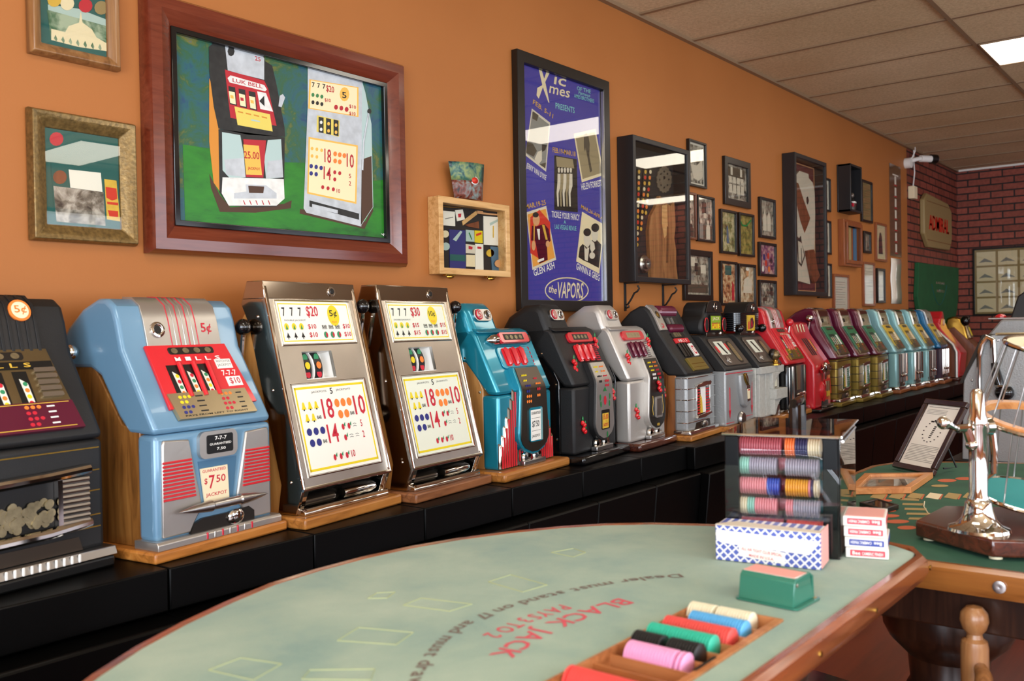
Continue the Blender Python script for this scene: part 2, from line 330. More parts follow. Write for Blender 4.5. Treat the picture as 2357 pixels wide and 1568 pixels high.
# symbols for award cards
def bell(mb, u, v, s, z, m='yellow'): mb.flat([(u-s*.5, v-s*.35), (u+s*.5, v-s*.35), (u+s*.28, v), (u+s*.2, v+s*.4), (u, v+s*.55), (u-s*.2, v+s*.4), (u-s*.28, v)], z, m); mb.flat(ellp(u, v-s*.4, s*.16, s*.12, 8), z, 'black_ink')
def disc(mb, u, v, rx, ry, z, m, n=14): mb.flat(ellp(u, v, rx, ry, n), z, m)
def cherrys(mb, u, v, s, z): disc(mb, u-s*.15, v-s*.1, s*.32, s*.4, z, 'red_ink', 10); mb.flat([(u, v+.1*s), (u+s*.5, v+s*.5), (u+s*.4, v-s*.1)], z+.0002, 'green_ink')

# ---------- chrome machines ----------
def chrome_machine(label, loc, rz, amt, coin, rows, w=.455, card='award_white'):
    o = thing('slot_machine', label, 'slot machine', loc, rz)
    plank(o, w, -.03, .40, .032, 'base_oak' if amt == '20' else 'red_brown')
    A, B = (.0, .112), (.136, .675)
    FM, L = FS(A, B)
    hw = .205
    def FZ(k, c): return FM @ Matrix.Translation((0, c, 0)) @ Matrix.Diagonal((1, k, 1, 1))
    FL, FU, FW = FZ(1.224, -.0191), FZ(1.276, -.0428), FZ(1.12, .010)
    # wooden wedge behind the shell
    MB().prism([(.09, .032), (.395, .032), (.395, .40), (.30, .55), (.20, .66), (.17, .62), (.08, .12)], -hw+.006, hw-.006, 'maple', 'x').build('cabinet', o, .004)
    # chrome shell sides
    for a, b_ in ((-hw, -hw+.012), (hw-.012, hw)):
        s = MB()
        s.prism([(.028, .034), (.10, .034), (.085, .12), (.205, .60), (.235, .66), (.21, .725), (.142, .725), (.0, .125), (.0, .11)], a, b_, 'chrome_brown', 'x')
        sx = -1 if a < 0 else 1
        for yy, zz in ((.045, .13), (.11, .40), (.165, .62)): s.ell((sx*hw, yy, zz), .004, .005, .005, 'chrome')
        s.build('side_shell', o, .002)
    # face
    f = MB(FM); t = .012; LT_, WB, WT, UB, FT = .309, .3236, .411, .417, .5712
    f.box(-hw, hw, 0, .036, -t, 0, 'chrome_face'); f.box(-hw, -.165, .036, FT, -t, 0, 'chrome_face'); f.box(.165, hw, .036, FT, -t, 0, 'chrome_face')
    f.box(-.165, .165, LT_, WB, -t, 0, 'chrome_face'); f.box(-.165, -.095, WB, WT, -t, 0, 'chrome_face'); f.box(.04, .165, WB, WT, -t, 0, 'chrome_face'); f.box(-.165, .165, WT, .4372, -t, 0, 'chrome_face')
    f.box(-hw, hw, FT, L, -t, 0, 'chrome_face')
    f.tube([(-hw+.003, 0, .002), (-hw+.003, L, .002)], .004, 'chrome'); f.tube([(hw-.003, 0, .002), (hw-.003, L, .002)], .004, 'chrome')
    f.tube([(-hw, -.002, .0), (hw, -.002, .0)], .006, 'chrome')
    for a, b_, c, d in ((-.17, .17, .032, .313), (-.17, .17, .433, .573)):
        f.tube([(a, c, .001), (b_, c, .001), (b_, d, .001), (a, d, .001)], .003, 'chrome', 6, True)
    f.build('face_plate', o)
    hd = MB().prism([(.134, .674), (.141, .728), (.208, .728), (.225, .674)], -hw-.002, hw+.002, 'chrome_brown', 'x')
    q, _ = FS((.134, .674), (.141, .728)); hd.M = q; hd.cyl((.09, .028, 0), .017, .004, 'chrome', 'z'); hd.cyl((.09, .028, .001), .0095, .005, 'black', 'z'); hd.build('top_cap', o, .004)
    # upper award glass
    u = MB(FU); z = .0012
    u.box(-.165, .165, .376, .481, -.008, 0, card); u0 = .382; L2 = L-.066
    def border(mb, a, b_, c, d, wd, mt):
        mb.box(a, b_, c, c+wd, 0, .0004, mt); mb.box(a, b_, d-wd, d, 0, .0004, mt); mb.box(a, a+wd, c, d, 0, .0004, mt); mb.box(b_-wd, b_, c, d, 0, .0004, mt)
    border(u, -.158, .158, .381, .476, .0028, 'yellow')
    v = .4435
    for i in range(3): u.text('7', -.145+i*.035, -.132+i*.035, v, v+.022, 'black_ink', z)
    u.text('$'+amt, -.04, .012, v-.004, v+.026, 'red_ink', z)
    u.text('DOUBLE JACKPOT', -.142, -.05, v-.013, v-.008, 'grey_ink', z)
    disc(u, .082, v+.002, .027, .027, z, 'yellow', 24); u.text(coin+'\u00a2', .064, .10, v-.004, v+.016, 'black_ink', z+.0003); u.text('PLAY', .07, .094, v-.018, v-.012, 'orange_ink', z+.0003)
    for r_, sy in ((.411, 'o'), (.390, 's')):
        for i in range(3):
            uu = -.138+i*.032
            if sy == 'o': disc(u, uu, r_+.007, .0095, .0085, z, 'yellow', 12); u.flat([(uu-.005, r_), (uu+.005, r_), (uu, r_+.012)], z+.0003, 'green_ink')
            else: u.flat([(uu-.008, r_+.001), (uu+.008, r_+.001), (uu+.003, r_+.008), (uu, r_+.014), (uu-.003, r_+.008)], z, 'black_ink'); u.box(uu-.001, uu+.001, r_-.003, r_+.004, 0, z, 'black_ink')
        u.text('$'+rows, -.045, -.008, r_-.001, r_+.013, 'red_ink', z)
        for i in range(3):
            uu = .03+i*.031
            if sy == 'o': u.text('BAR', uu-.011, uu+.011, r_+.002, r_+.010, 'black_ink', z); u.box(uu-.011, uu+.011, r_, r_+.001, 0, z, 'black_ink')
            else: disc(u, uu, r_+.006, .0095, .0085, z, 'green_ink', 12); disc(u, uu+.004, r_+.006, .0045, .0065, z+.0003, 'red_ink', 10)
        u.text('$'+rows, .118, .152, r_-.001, r_+.013, 'red_ink', z)
    u.build('upper_award_glass', o)
    # reel window: recessed box with curved strips
    w_ = MB(FW); w_.box(-.097, .042, .280, .36, -.055, -.05, 'white'); w_.box(-.097, -.095, .28, .36, -.05, -.001, 'white'); w_.box(.04, .042, .28, .36, -.05, -.001, 'white'); w_.box(-.097, .042, .278, .282, -.05, -.001, 'white'); w_.box(-.097, .042, .358, .362, -.05, -.001, 'white')
    w_.build('reel_window', o)
    for i in range(2):
        rl = MB(FW); c0 = -.088+i*.05; pts = []
        rl.lathe([(.062, 0), (.062, .036)], (c0, .32, -.074), 'black_ink', 28, 'x')
        rl.lathe([(.0625, 0), (.0625, .006)], (c0-.0055, .32, -.074), 'white', 28, 'x')
        for j, (mt, dv) in enumerate((('green_ink', .024), ('orange_ink' if i else 'yellow', 0), ('red_ink', -.024))):
            nz = -.074+math.sqrt(max(.0631**2-dv*dv, 0)); disc(rl, c0+.019, .32+dv, .011, .0105, nz+.0005, mt)
        rl.build('reel', o)
    # lower award glass
    g = MB(FL); g.box(-.165, .165, .045, .268, -.008, 0, card); border(g, -.159, .159, .052, .262, .006, 'yellow')
    g.text('JACKPOTS', -.09, -.022, .243, .2495, 'grey_ink', z); g.text('5', -.006, .006, .238, .254, 'black_ink', z); g.text('JACKPOTS', .022, .09, .243, .2495, 'grey_ink', z)
    def rowsym(fn, us, vv):
        for a in us: fn(a, vv)
    for vv, us in ((.213, (-.134, -.107, -.080)), (.183, (-.128, -.101))): rowsym(lambda a, b_: bell(g, a, b_, .021, z), us, vv)
    g.text('BAR', -.085, -.066, .178, .187, 'black_ink', z); g.text('18', -.056, -.006, .176, .228, 'red_ink', z)
    for vv, us in ((.213, (.015, .044, .073)), (.183, (.022, .051))): rowsym(lambda a, b_: disc(g, a, b_, .0115, .011, z, 'orange_ink', 16), us, vv)
    g.text('BAR', .068, .088, .178, .187, 'black_ink', z); g.text('10', .093, .146, .176, .228, 'red_ink', z)
    for vv, us in ((.149, (-.131, -.102, -.073)), (.121, (-.127, -.098))): rowsym(lambda a, b_: disc(g, a, b_, .011, .0095, z, 'blue_ink', 16), us, vv)
    g.text('BAR', -.08, -.062, .117, .126, 'black_ink', z); g.text('14', -.054, -.006, .114, .162, 'red_ink', z)
    for a in (.024, .052): cherrys(g, a, .152, .02, z)
    cherrys(g, .026, .124, .02, z)
    for a, b_ in ((.077, .151), (.052, .124), (.08, .124)):
        for dv in (.003, -.003): g.tube([(a-.008, b_+dv, z), (a, b_+dv+.0015, z), (a+.008, b_+dv-.0005, z)], .0007, 'grey_ink', 4)
    g.text('5', .106, .114, .144, .162, 'red_ink', z); g.text('2', .106, .115, .115, .133, 'red_ink', z)
    for a in (-.04, -.012, .016): cherrys(g, a, .079, .02, z)
    g.text('10', .034, .052, .07, .088, 'red_ink', z)
    g.build('lower_award_glass', o)
    # payout bowl
    p = MB(Matrix.Translation((0, 0, .0143)) @ Matrix.Diagonal((1, 1, .55, 1)))
    p.prism([(.06, .05), (.075, .08), (.07, .12), (.03, .165), (.02, .175), (.10, .175), (.10, .05)], -hw+.014, hw-.014, 'dark_metal', 'x')
    for a, b_ in ((-hw+.01, -hw+.03), (hw-.03, hw-.01)): p.prism([(-.002, .05), (.03, .175), (.005, .178), (-.008, .17), (.0, .05)], a, b_, 'chrome', 'x') if False else p.prism([(.028, .045), (.08, .045), (.05, .175), (.0, .178)], a, b_, 'chrome', 'x')
    p.prism([(.0, .034), (.09, .034), (.09, .052), (.05, .056), (.02, .066), (.008, .062), (.0, .05)], -hw+.01, hw-.01, 'chrome', 'x')
    p.build('payout_bowl', o, .002)
    c = MB(Matrix.Translation((0, 0, .0143)) @ Matrix.Diagonal((1, 1, .62, 1))); c.lathe([(.0, 0), (.034, .004), (.036, .03), (.036, .14), (.03, .16), (0, .162)], (.0, .052, .085), 'chrome', 20, 'x'); c.build('coin_cup', o)
    MB(Matrix.Translation((0, 0, .0143)) @ Matrix.Diagonal((1, 1, .62, 1))).lathe([(.0, 0), (.03, .004), (.032, .12), (.028, .14), (0, .142)], (-.165, .06, .08), 'gunmetal', 20, 'x').build('coin_chute', o)
    MB().tube([(-hw+.015, .004, .049), (hw-.015, .004, .049)], .006, 'chrome').build('bowl_rail', o)
    ball_lever(o, hw+.028, .15, .28, .655, .025)
    return o
c1 = chrome_machine('tall chrome slot machine paying $20, with yellow five-cent circle', (1.925, -.402, ZT), R_(8.0), '20', '5', '10')
c2 = chrome_machine('tall chrome slot machine paying $30, with yellow ten-cent circle', (2.395, -.392, ZT), R_(6.8), '30', '10', '15', card='award_cream')
c2.children

# ---------- high-top machines ----------
HT = [(.0, .318), (.001, .335), (.062, .44), (.118, .535), (.136, .61), (.150, .648), (.178, .668), (.215, .67), (.28, .645), (.345, .595), (.385, .54), (.39, .485), (.25, .485), (.21, .465), (.14, .36), (.10, .318)]
HT0 = HT
HTC = [(.0, .318), (.001, .335), (.075, .44), (.145, .545), (.175, .61), (.198, .650), (.222, .670), (.25, .67), (.30, .645), (.35, .595), (.385, .54), (.39, .485), (.27, .485), (.225, .465), (.15, .36), (.10, .318)]
def patch(mb, prof, i0, i1, x0, x1, th, m, off=.0):
    P = prof[i0:i1+1]; out = []
    N = []
    for i in range(len(P)):
        a = P[max(i-1, 0)]; b_ = P[min(i+1, len(P)-1)]; d = (b_[0]-a[0], b_[1]-a[1]); l = math.hypot(*d); N.append((-d[1]/l, d[0]/l))
    outer = [(p[0]+n_[0]*(th+off), p[1]+n_[1]*(th+off)) for p, n_ in zip(P, N)]; inner = [(p[0]-n_[0]*.004, p[1]-n_[1]*.004) for p, n_ in zip(P, N)]
    mb.prism(inner+outer[::-1], x0, x1, m, 'x')
def hightop(label, loc, rz, W=.40, body='blue_paint', side='oak_dark', kind='blue', head='silver_cast', face='red_plate', lower='blue_paint', plankw=.455, basem='oak', group=None, detail=True, name='slot_machine'):
    o = thing(name, label, 'slot machine', loc, rz, group); hw = W/2; HT = HTC if kind == 'coil' else HT0
    plank(o, plankw, -.03, .40, .028, basem)
    MB().prism([(.06, .028), (.385, .028), (.385, .50), (.25, .50), (.215, .46), (.13, .34), (.06, .33)], -hw+.004, hw-.004, side, 'x').build('cabinet', o, .003)
    sh = MB().prism(HT, -hw, hw, body, 'x'); sh.build('upper_casting', o, .022 if detail else .018, seg=4)
    # coin head plate over the crown
    fw = .27/2 if kind != 'dark' else .15
    hd = MB(); patch(hd, HT, 3, 7, -fw*.92, fw*.92, .006, head)
    FH, LH = FS(HT[3], HT[4])
    for k in range(7):
        uu = -.045+k*.015
        if kind in ('blue', 'tallred'):
            patch(hd, HT, 3, 7, uu-.0012, uu+.0012, .0078, 'steel' if k % 2 else 'red_ink')
    if kind == 'dark':
        for k in range(13): uu = -.135+k*.0225; patch(hd, HT, 3, 7, uu-.004, uu+.004, .009, 'black_matte')
    hd.M = FH
    if kind == 'dark':
        hd.M = FS(HT[4], HT[5])[0]; hd.cyl((.10, .026, .006), .028, .006, 'orange_ink', 'z', 28); hd.cyl((.10, .026, .0115), .022, .0015, 'cream', 'z', 28); hd.text('5\u00a2', .085, .116, .014, .038, 'orange_ink', .0134)
    elif kind in ('blue', 'tallred'):
        hd.lathe([(.022, 0), (.022, .004), (.015, .006), (.012, .002)], (-.085, .05, .006), 'chrome', 24); hd.cyl((-.085, .05, .0065), .012, .002, 'black', 'z')
        hd.text('5\u00a2', .062, .098, .035, .068, 'red_ink', .0068)
    else:
        hd.cyl((-.08, .05, .006), .014, .004, 'dark_metal', 'z'); hd.box(.03, .09, .025, .075, .006, .008, 'pale' if False else 'card_metal')
    hd.build('coin_head', o, .003)
    # face plate on the slope
    FM, L = FS(HT[1], HT[3])
    fp = MB(FM)
    fb, ft = .045, L+.004
    fp.prism([(-fw, ft), (fw, ft), (fw+.028, fb), (-fw-.0+.0, fb)] if kind != 'dark' else [(-fw, ft), (fw, ft), (fw+.02, fb), (-fw-.02, fb)], .001, .009, face)
    if kind in ('blue', 'dark', 'tallred', 'maroon', 'pale'):
        esc = {'blue': 'black', 'dark': 'black'}.get(kind, 'dark_metal')
        rbox(fp, -.07, .085, ft-.03, ft-.008, .009, .0105, .008, 'dark_metal')
        for k in range(4): disc(fp, -.05+k*.038, ft-.019, .011, .0085, .0112, 'coin', 12)
        tm = {'blue': 'white', 'dark': 'gold_ink'}.get(kind, 'cream')
        if kind == 'dark': fp.box(-fw, fw, ft-.056, ft-.036, .009, .012, 'black')
        if kind in ('blue', 'dark', 'tallred'):
            for k, ch in enumerate('MILLS'): fp.text(ch, -.06+k*.034, -.042+k*.034, ft-.052, ft-.04, tm, .0125)
    fp.build('face_plate', o, .0015)
    rc = {'maroon': 'green_paint', 'pale': 'card_metal'}.get(kind, 'black')
    for k in range(3):
        wn = MB(FM); c0 = -.078+k*.048 if kind != 'dark' else -.06+k*.06
        wn.box(c0-.018, c0+.018, fb+.035, ft-.062, .0, .0098, 'black'); 
        wn.prism([(c0-.002, fb+.036), (c0+.013, fb+.036), (c0+.011, ft-.095), (c0-.006, ft-.082)], .0098, .0108, 'reel')
        for j, mt in enumerate(('orange_ink', 'green_ink', 'red_ink', 'yellow')):
            disc(wn, c0+.004, fb+.043+((j+k) % 4)*.017, .006, .006, .0112, mt, 10)
        wn.build('reel_window', o)
        if kind in ('blue', 'tallred'): MB(FM).tube([(c0+.023, fb+.03, .012), (c0+.023, ft-.058, .014)], .007, face, 8).build('reel_rib', o)
    jp = MB(FM)
    if kind in ('blue', 'tallred'):
        jp.box(.072, .128, .155, .185, .009, .0105, 'paper'); jp.text('WATCH FOR', .075, .125, .174, .182, 'grey_ink', .011); jp.text('JACKPOT', .075, .125, .16, .17, 'grey_ink', .011)
        jp.text('7-7-7', .08, .132, .132, .149, 'white', .0098); jp.box(.086, .138, .098, .128, .009, .0105, 'paper'); jp.text('$10', .095, .133, .102, .124, 'red_ink', .011)
    elif kind == 'dark':
        for k in range(5): rbox(jp, .095, .15, .10+k*.017, .112+k*.017, .009, .016, .004, 'steel')
    else: jp.box(.07, .10, .09, .165, .009, .012, 'white')
    jp.build('jackpot_card', o)
    aw = MB(FM)
    cm = {'dark': 'maroon_paint', 'blue': 'card_metal', 'tallred': 'gold_paint'}.get(kind, 'bronze')
    a0 = -.12 if kind != 'dark' else -.17; a1 = .135 if kind != 'dark' else .165
    aw.prism([(a0, .012), (a1+.01, .012), (a1, .088), (a0-.01, .088)], .002, .013, cm)
    mts = ['yellow', 'orange_ink', 'blue_ink', 'red_ink', 'gold_ink']
    for rI in range(4):
        for k in range(3 if rI % 2 == 0 else 2):
            disc(aw, a0+.025+k*.015, .075-rI*.015, .006, .005, .0135, 'yellow' if rI < 2 else 'blue_ink', 8)
            disc(aw, .045+k*.015, .075-rI*.015, .006, .005, .0135, 'red_ink' if rI else 'orange_ink', 8)
        aw.box(a0+.075, a0+.10, .073-rI*.015, .077-rI*.015, .013, .0134, 'white' if kind == 'dark' else 'black_ink'); aw.box(.095, .115, .073-rI*.015, .077-rI*.015, .013, .0134, 'white' if kind == 'dark' else 'black_ink')
    if kind == 'dark': aw.box(a0+.01, a1-.01, .083, .085, .013, .0134, 'gold_ink'); aw.box(a0+.01, a1-.01, .018, .020, .013, .0134, 'gold_ink')
    else: aw.text('PAYS FROM LEFT TO RIGHT', a0+.02, a1-.02, .017, .022, 'black_ink', .0135)
    aw.build('award_card', o, .001)
    lo = MB(); lo.box(-hw, hw, .0, .07, .045, .317, lower); lo.build('lower_casting', o, .014, seg=3)
    F0 = FV(0.0)
    if kind == 'blue':
        for sx in (-1, 1):
            pn = MB(F0)
            P = [(-.185, .055), (-.10, .055), (-.085, .08), (-.07, .10), (-.062, .13), (-.075, .19), (-.098, .298), (-.178, .303), (-.182, .29)]
            P = [(p[0]*-sx, p[1]) for p in P]; pn.prism(P, -.004, .008, 'silver_cast')
            pn.build('side_panel', o, .004)
            lv = MB(F0)
            for k in range(11):
                zz = .15+k*.0095; a = -.182; b_ = -.081-k*.0012
                a, b_ = sorted((a*-sx, b_*-sx)); lv.tube([(a, zz, .008), (b_, zz, .008)], .0032, 'red_paint' if k % 1 == 0 else 'steel', 6)
            lv.build('louvre', o)
        t = MB(F0); rbox(t, -.068, .062, .24, .312, .0, .012, .02, 'silver_cast'); rbox(t, -.045, .045, .252, .302, .012, .0135, .006, 'black'); t.text('7-7-7', -.018, .022, .287, .297, 'white', .014); t.text('GUARANTEED', -.036, .038, .274, .280, 'white', .014); t.text('7.50', -.012, .018, .260, .267, 'white', .014); t.build('name_window', o, .003)
        j = MB(F0); j.prism([(-.066, .235), (.066, .235), (.05, .125), (-.05, .125)], .0, .002, 'blue_dark'); j.prism([(-.062, .215), (.03, .215), (.034, .125), (-.05, .125)], .002, .006, 'cream'); j.text('GUARANTEED', -.056, .024, .203, .211, 'red_ink', .0063); j.text('$', -.05, -.04, .17, .188, 'red_ink', .0063); j.text('7', -.035, -.015, .158, .194, 'red_ink', .0063); j.text('50', -.01, .022, .172, .192, 'red_ink', .0063); j.text('JACKPOT', -.046, .026, .135, .147, 'red_ink', .0063); j.build('jackpot_window', o)
        MB(F0).lathe([(0, -.155), (.004, -.14), (.011, -.10), (.014, -.07), (.0155, -.05), (.012, -.045), (.013, 0), (.012, .045), (.0155, .05), (.014, .07), (.011, .10), (.004, .14), (0, .155)], (0, .118, .03), 'steel', 16, 'x').build('spear_bar', o)
        MB(F0).prism([(-.10, .05), (.12, .05), (.12, .075), (.10, .09), (.03, .085), (-.06, .085), (-.09, .075)], .0, .0095, 'dark_metal').ell((.05, .07, .012), .03, .022, .008, 'chrome').build('payout_cup', o)
        b_ = MB(); b_.prism([(-.022, .028), (.07, .028), (.07, .05), (-.016, .05), (-.022, .044)], -hw-.012, hw+.012, 'silver_cast', 'x')
        for k in range(7): b_.box(-.06+k*.026, -.054+k*.026, -.0235, -.02, .03, .048, 'red_ink' if k % 2 == 0 else 'silver_cast')
        b_.build('chrome_skirt', o, .006)
    elif kind == 'dark':
        ln = MB(F0)
        for zz in (.295, .24, .19, .13, .10): ln.box(-hw+.014, hw-.014, zz, zz+.003, .0, .0015, 'brass')
        ln.build('brass_lines', o)
        s = MB(F0)
        for sx in (-1, 1):
            for k in range(9):
                zz = .126+k*.0125; a, b_ = (-.155, -.065) if sx < 0 else (.10, .17); s.tube([(a, zz, .012), (b_, zz, .016)], .0065, 'steel', 8)
        s.tube([(-.165, .236, .014), (-.06, .240, .022), (.06, .243, .022), (.175, .248, .012)], .0125, 'chrome', 10); s.tube([(-.165, .112, .014), (-.06, .108, .022), (.06, .110, .022), (.175, .118, .012)], .0125, 'chrome', 10)
        s.box(.088, .10, .12, .235, .004, .02, 'chrome'); s.build('jackpot_surround', o)
        MB(F0).box(-.06, .088, .118, .236, -.002, .003, 'black').build('jackpot_window', o)
        random.seed(3); cn = MB(F0)
        for k in range(60):
            a = random.uniform(-.045, .078); b2 = random.uniform(.13, .185); cn.cyl((a, b2, .004+random.random()*.006), .0105, .002, 'coin', 'z', 10)
        q = cn.build('coins', o); q['kind'] = 'stuff'
        b_ = MB(); b_.prism([(-.03, .028), (.07, .028), (.07, .05), (-.022, .05)], -hw-.012, hw+.012, 'steel', 'x')
        for k in range(16): b_.box(-.17+k*.02, -.163+k*.02, -.031, -.026, .029, .049, 'white')
        b_.build('chrome_skirt', o, .004)
        MB(F0).prism([(-.14, .052), (.16, .052), (.15, .085), (-.10, .085)], .0, .003, 'gunmetal').build('payout_cup', o)
    else:
        # banded and channelled lowers
        if kind == 'maroon' or kind == 'coil':
            ln = MB()
            for zz in (.085, .142, .198, .252, .305): ln.box(-hw-.0015, hw+.0015, -.0025, .06, zz, zz+.005, 'dark_metal' if kind == 'maroon' else 'chrome')
            ln.build('trim_bands', o, .001)
            s = MB(F0); s.prism([(-.10, .27), (0, .282), (.10, .285), (.115, .275), (.10, .262), (-.09, .255)], .0, .016, 'chrome'); s.prism([(-.105, .105), (-.09, .118), (.10, .125), (.115, .115), (.0, .10)], .0, .018, 'chrome')
            s.box(-.095, -.088, .115, .26, .0, .012, 'chrome'); s.box(.094, .10, .115, .265, .0, .012, 'chrome'); s.build('jackpot_surround', o, .002)
            MB(F0).box(-.088, .094, .117, .262, .0, .003, 'dark_metal').build('jackpot_window', o)
            lv = MB(F0)
            for k in range(9):
                zz = .126+k*.0145
                for a, b_ in ((-.086, -.042), (.05, .092)): lv.tube([(a, zz, .006), (b_, zz, .006)], .0045, 'red_paint' if kind == 'coil' else 'green_paint', 6)
            lv.build('louvre', o)
            MB(F0).prism([(-.03, .255), (.045, .255), (.045, .125), (-.005, .125)], .004, .006, 'white').prism([(-.035, .22), (-.012, .2), (.0, .125), (-.035, .125)], .004, .007, 'yellow_card').build('jackpot_panel', o)
        else:
            for a in ((-.15, -.05, .06, .15) if kind == 'pale' else (-.13, .13)): MB(F0).tube([(a, .085, .006), (a, .308, .006)], .011 if abs(a) > .1 else .008, 'chrome', 8).build('chrome_trim', o)
            MB(F0).box(-.14, .14, .08, .31, .0, .004, 'gunmetal' if kind == 'pale' else 'black').build('front_grille', o)
            MB(F0).prism([(-.04, .31), (.045, .31), (.03, .16), (-.025, .16)], .004, .008, 'white' if kind == 'pale' else 'card_metal').build('jackpot_panel', o)
            MB(F0).lathe([(0, -.11), (.006, -.10), (.012, -.05), (.012, .05), (.006, .10), (0, .11)], (0, .135, .022), 'chrome', 12, 'x').build('spear_bar', o)
        MB(F0).prism([(-.10, .052), (.12, .052), (.11, .085), (-.08, .08)], .0, .003, 'gunmetal').ell((.03, .066, .006), .04, .018, .01, 'steel').build('payout_cup', o)
        MB().prism([(-.022, .028), (.07, .028), (.07, .052), (-.016, .052)], -hw-.012, hw+.012, 'chrome', 'x').build('chrome_skirt', o, .006)
    return o
b1 = hightop('light blue slot machine with red face plate, silver panels and oak side', (1.455, -.408, ZT), R_(7.8))
ball_lever(b1, .232, .165, .27, .59, .025)
d0 = hightop('charcoal slot machine with bronze face and coin-filled window at the left edge', (.945, -.385, ZT), R_(8), W=.45, body='black_matte', side='black_matte', kind='dark', head='charcoal', face='bronze', lower='black_matte', plankw=.46, basem='black')
ball_lever(d0, .258, .2, .27, .53, .02, mat='chrome')

# ---------- gooseneck machines: coin head tower on the left, lower shoulder on the right ----------
GN_HEAD = [(.10, .545), (.125, .60), (.142, .652), (.172, .672), (.24, .668), (.32, .62), (.37, .54), (.39, .46), (.17, .46)]
GN_BODY = [(.0, .32), (.0, .335), (.096, .542), (.11, .560), (.14, .572), (.34, .56), (.39, .50), (.39, .44), (.15, .44), (.05, .32)]
def gooseneck(label, loc, rz, kind, body, side, W=.40, pw=.46, pm_='base_oak'):
    o = thing('slot_machine', label, 'slot machine', loc, rz); hw = W/2
    plank(o, pw, -.058, .35, .036, pm_, .01)
    MB().prism([(.07, .036), (.38, .036), (.38, .50), (.17, .50), (.13, .46), (.07, .34)], -hw+.003, hw-.003, side, 'x').build('cabinet', o, .004)
    sc = MB()
    for sx in (-1, 1):
        for yy, zz in ((.15, .46), (.085, .33), (.085, .10)): sc.ell((sx*(hw-.002), yy, zz), .005, .006, .006, 'chrome', 8)
    sc.build('side_screws', o)
    MB().prism(GN_BODY, -hw, hw, body, 'x').build('upper_casting', o, .014, seg=3)
    MB().prism(GN_HEAD, -hw, -.01, body, 'x').build('coin_tower', o, .03, seg=4)
    tr = MB().prism([(.09, .555), (.105, .567), (.125, .575), (.14, .56)], -hw+.01, -.012, body, 'x'); tr.build('tower_ledge', o, .003)
    FH, LH = FS(GN_HEAD[1], GN_HEAD[2])
    h = MB(FH); h.prism(rr(-.165, -.045, .0, .05, .024), .0, .008, 'steel' if kind != 'silver' else 'silver_cast')
    h.lathe([(.02, 0), (.022, .003), (.018, .004)], (-.135, .026, .008), 'red_ink', 20); h.cyl((-.135, .026, .0085), .0165, .0045, 'silver_cast', 'z', 20); h.text('5' if kind != 'black' else '10', -.145, -.125, .013, .039, 'red_ink', .0134)
    h.lathe([(.017, 0), (.018, .004), (.012, .005), (.010, .0)], (-.077, .026, .008), 'chrome', 20); h.cyl((-.077, .026, .0085), .009, .002, 'black'); h.build('coin_entry', o, .002)
    FM, L = FS(GN_BODY[1], GN_BODY[2]); FE = FM @ Matrix.Translation((0, .180, 0)); tc = {'teal': .018, 'black': .03, 'silver': .05}[kind]; hh = .115 if kind == 'teal' else .1
    e = MB(FE)
    if kind == 'teal':
        e.lathe([(0, -.165), (.008, -.16), (.014, -.145), (.02, -.135), (.022, -.12), (.022, .12), (.02, .135), (.014, .145), (.008, .155), (0, .16)], (.015, .028, .006), 'chrome', 18, 'x')
        e.prism(rr(-.085, .125, .006, .05, .012), .018, .030, 'red_paint'); e.box(-.06, .085, .016, .042, .03, .0312, 'dark_metal')
    else:
        e.prism(rr(-.10, .13, .004, .05, .02), .0, .012, 'red_paint'); e.box(-.06, .085, .013, .041, .012, .0132, 'dark_metal' if kind == 'black' else 'card_metal')
    for k in range(4): disc(e, -.04+k*.034, .028, .011, .009, .0135 if kind != 'teal' else .032, 'coin', 10)
    e.build('coin_escalator', o, .001)
    if kind == 'teal':
        MB(FM).prism(rr(-.105, .13, .085, .178, .018), .0, .006, body).build('reel_frame', o, .003)
    for k in range(3):
        c0 = -.055+k*.056; w = MB(FM)
        w.prism(rr(c0-.022, c0+.018, .094, .172, .012), .002, .008, 'maroon_paint' if kind == 'silver' else 'red_plate'); w.tube([(c0+.002, .100, .012), (c0, .160, .014), (c0-.003, .170, .010)], [.011, .012, .008], 'red_paint' if kind != 'silver' else 'maroon_paint', 8)
        w.build('reel_cover', o)
    fr = MB(FM)
    fm = 'steel' if kind == 'silver' else 'red_ink'
    pts = []
    for k in range(9):
        uu = (.098, .135) if k % 2 == 0 else (.135, .098)
        vv = .172-k*.0095; pts += [(uu[0], vv, .004), (uu[1], vv, .004)]
    fr.tube(pts, .0022, fm, 5); fr.build('fret_ornament', o)
    # lower casting
    MB().box(-hw, hw, .0, .075, .036, .318, body).build('lower_casting', o, .012, seg=3)
    # tongue in 3D: extruded along y following the front; the top part leans back with the slope
    def fy(z): return (z-.335)/(.542-.335)*.096 if z > .335 else 0.0
    # strip builder keeps the bend: build tongue as rows
    def rows(u0f, u1f, v0, v1, d, m, mb, n_=18):
        V = []; 
        for k in range(n_+1):
            v = v0+(v1-v0)*k/n_; V += [(u0f(v), fy(v)-d, v), (u1f(v), fy(v)-d, v), (u1f(v), fy(v)+.02, v), (u0f(v), fy(v)+.02, v)]
        F = [(0, 1, 2, 3), (4*n_, 4*n_+1, 4*n_+2, 4*n_+3)]
        for k in range(n_):
            a = 4*k
            for i, j in ((0, 1), (1, 2), (2, 3), (3, 0)): F.append((a+i, a+j, a+4+j, a+4+i))
        mb.add(V, F, m)
    def half(v, g=0):
        if v < .155: t_ = max(0, 1-((.155-v)/(.08-g))**2); return (hh-g)*math.sqrt(t_)+.001
        return (hh-g)-(v-.155)*.085
    bt = 'dark_metal' if kind == 'silver' else 'card_metal' if kind == 'teal' else 'steel'
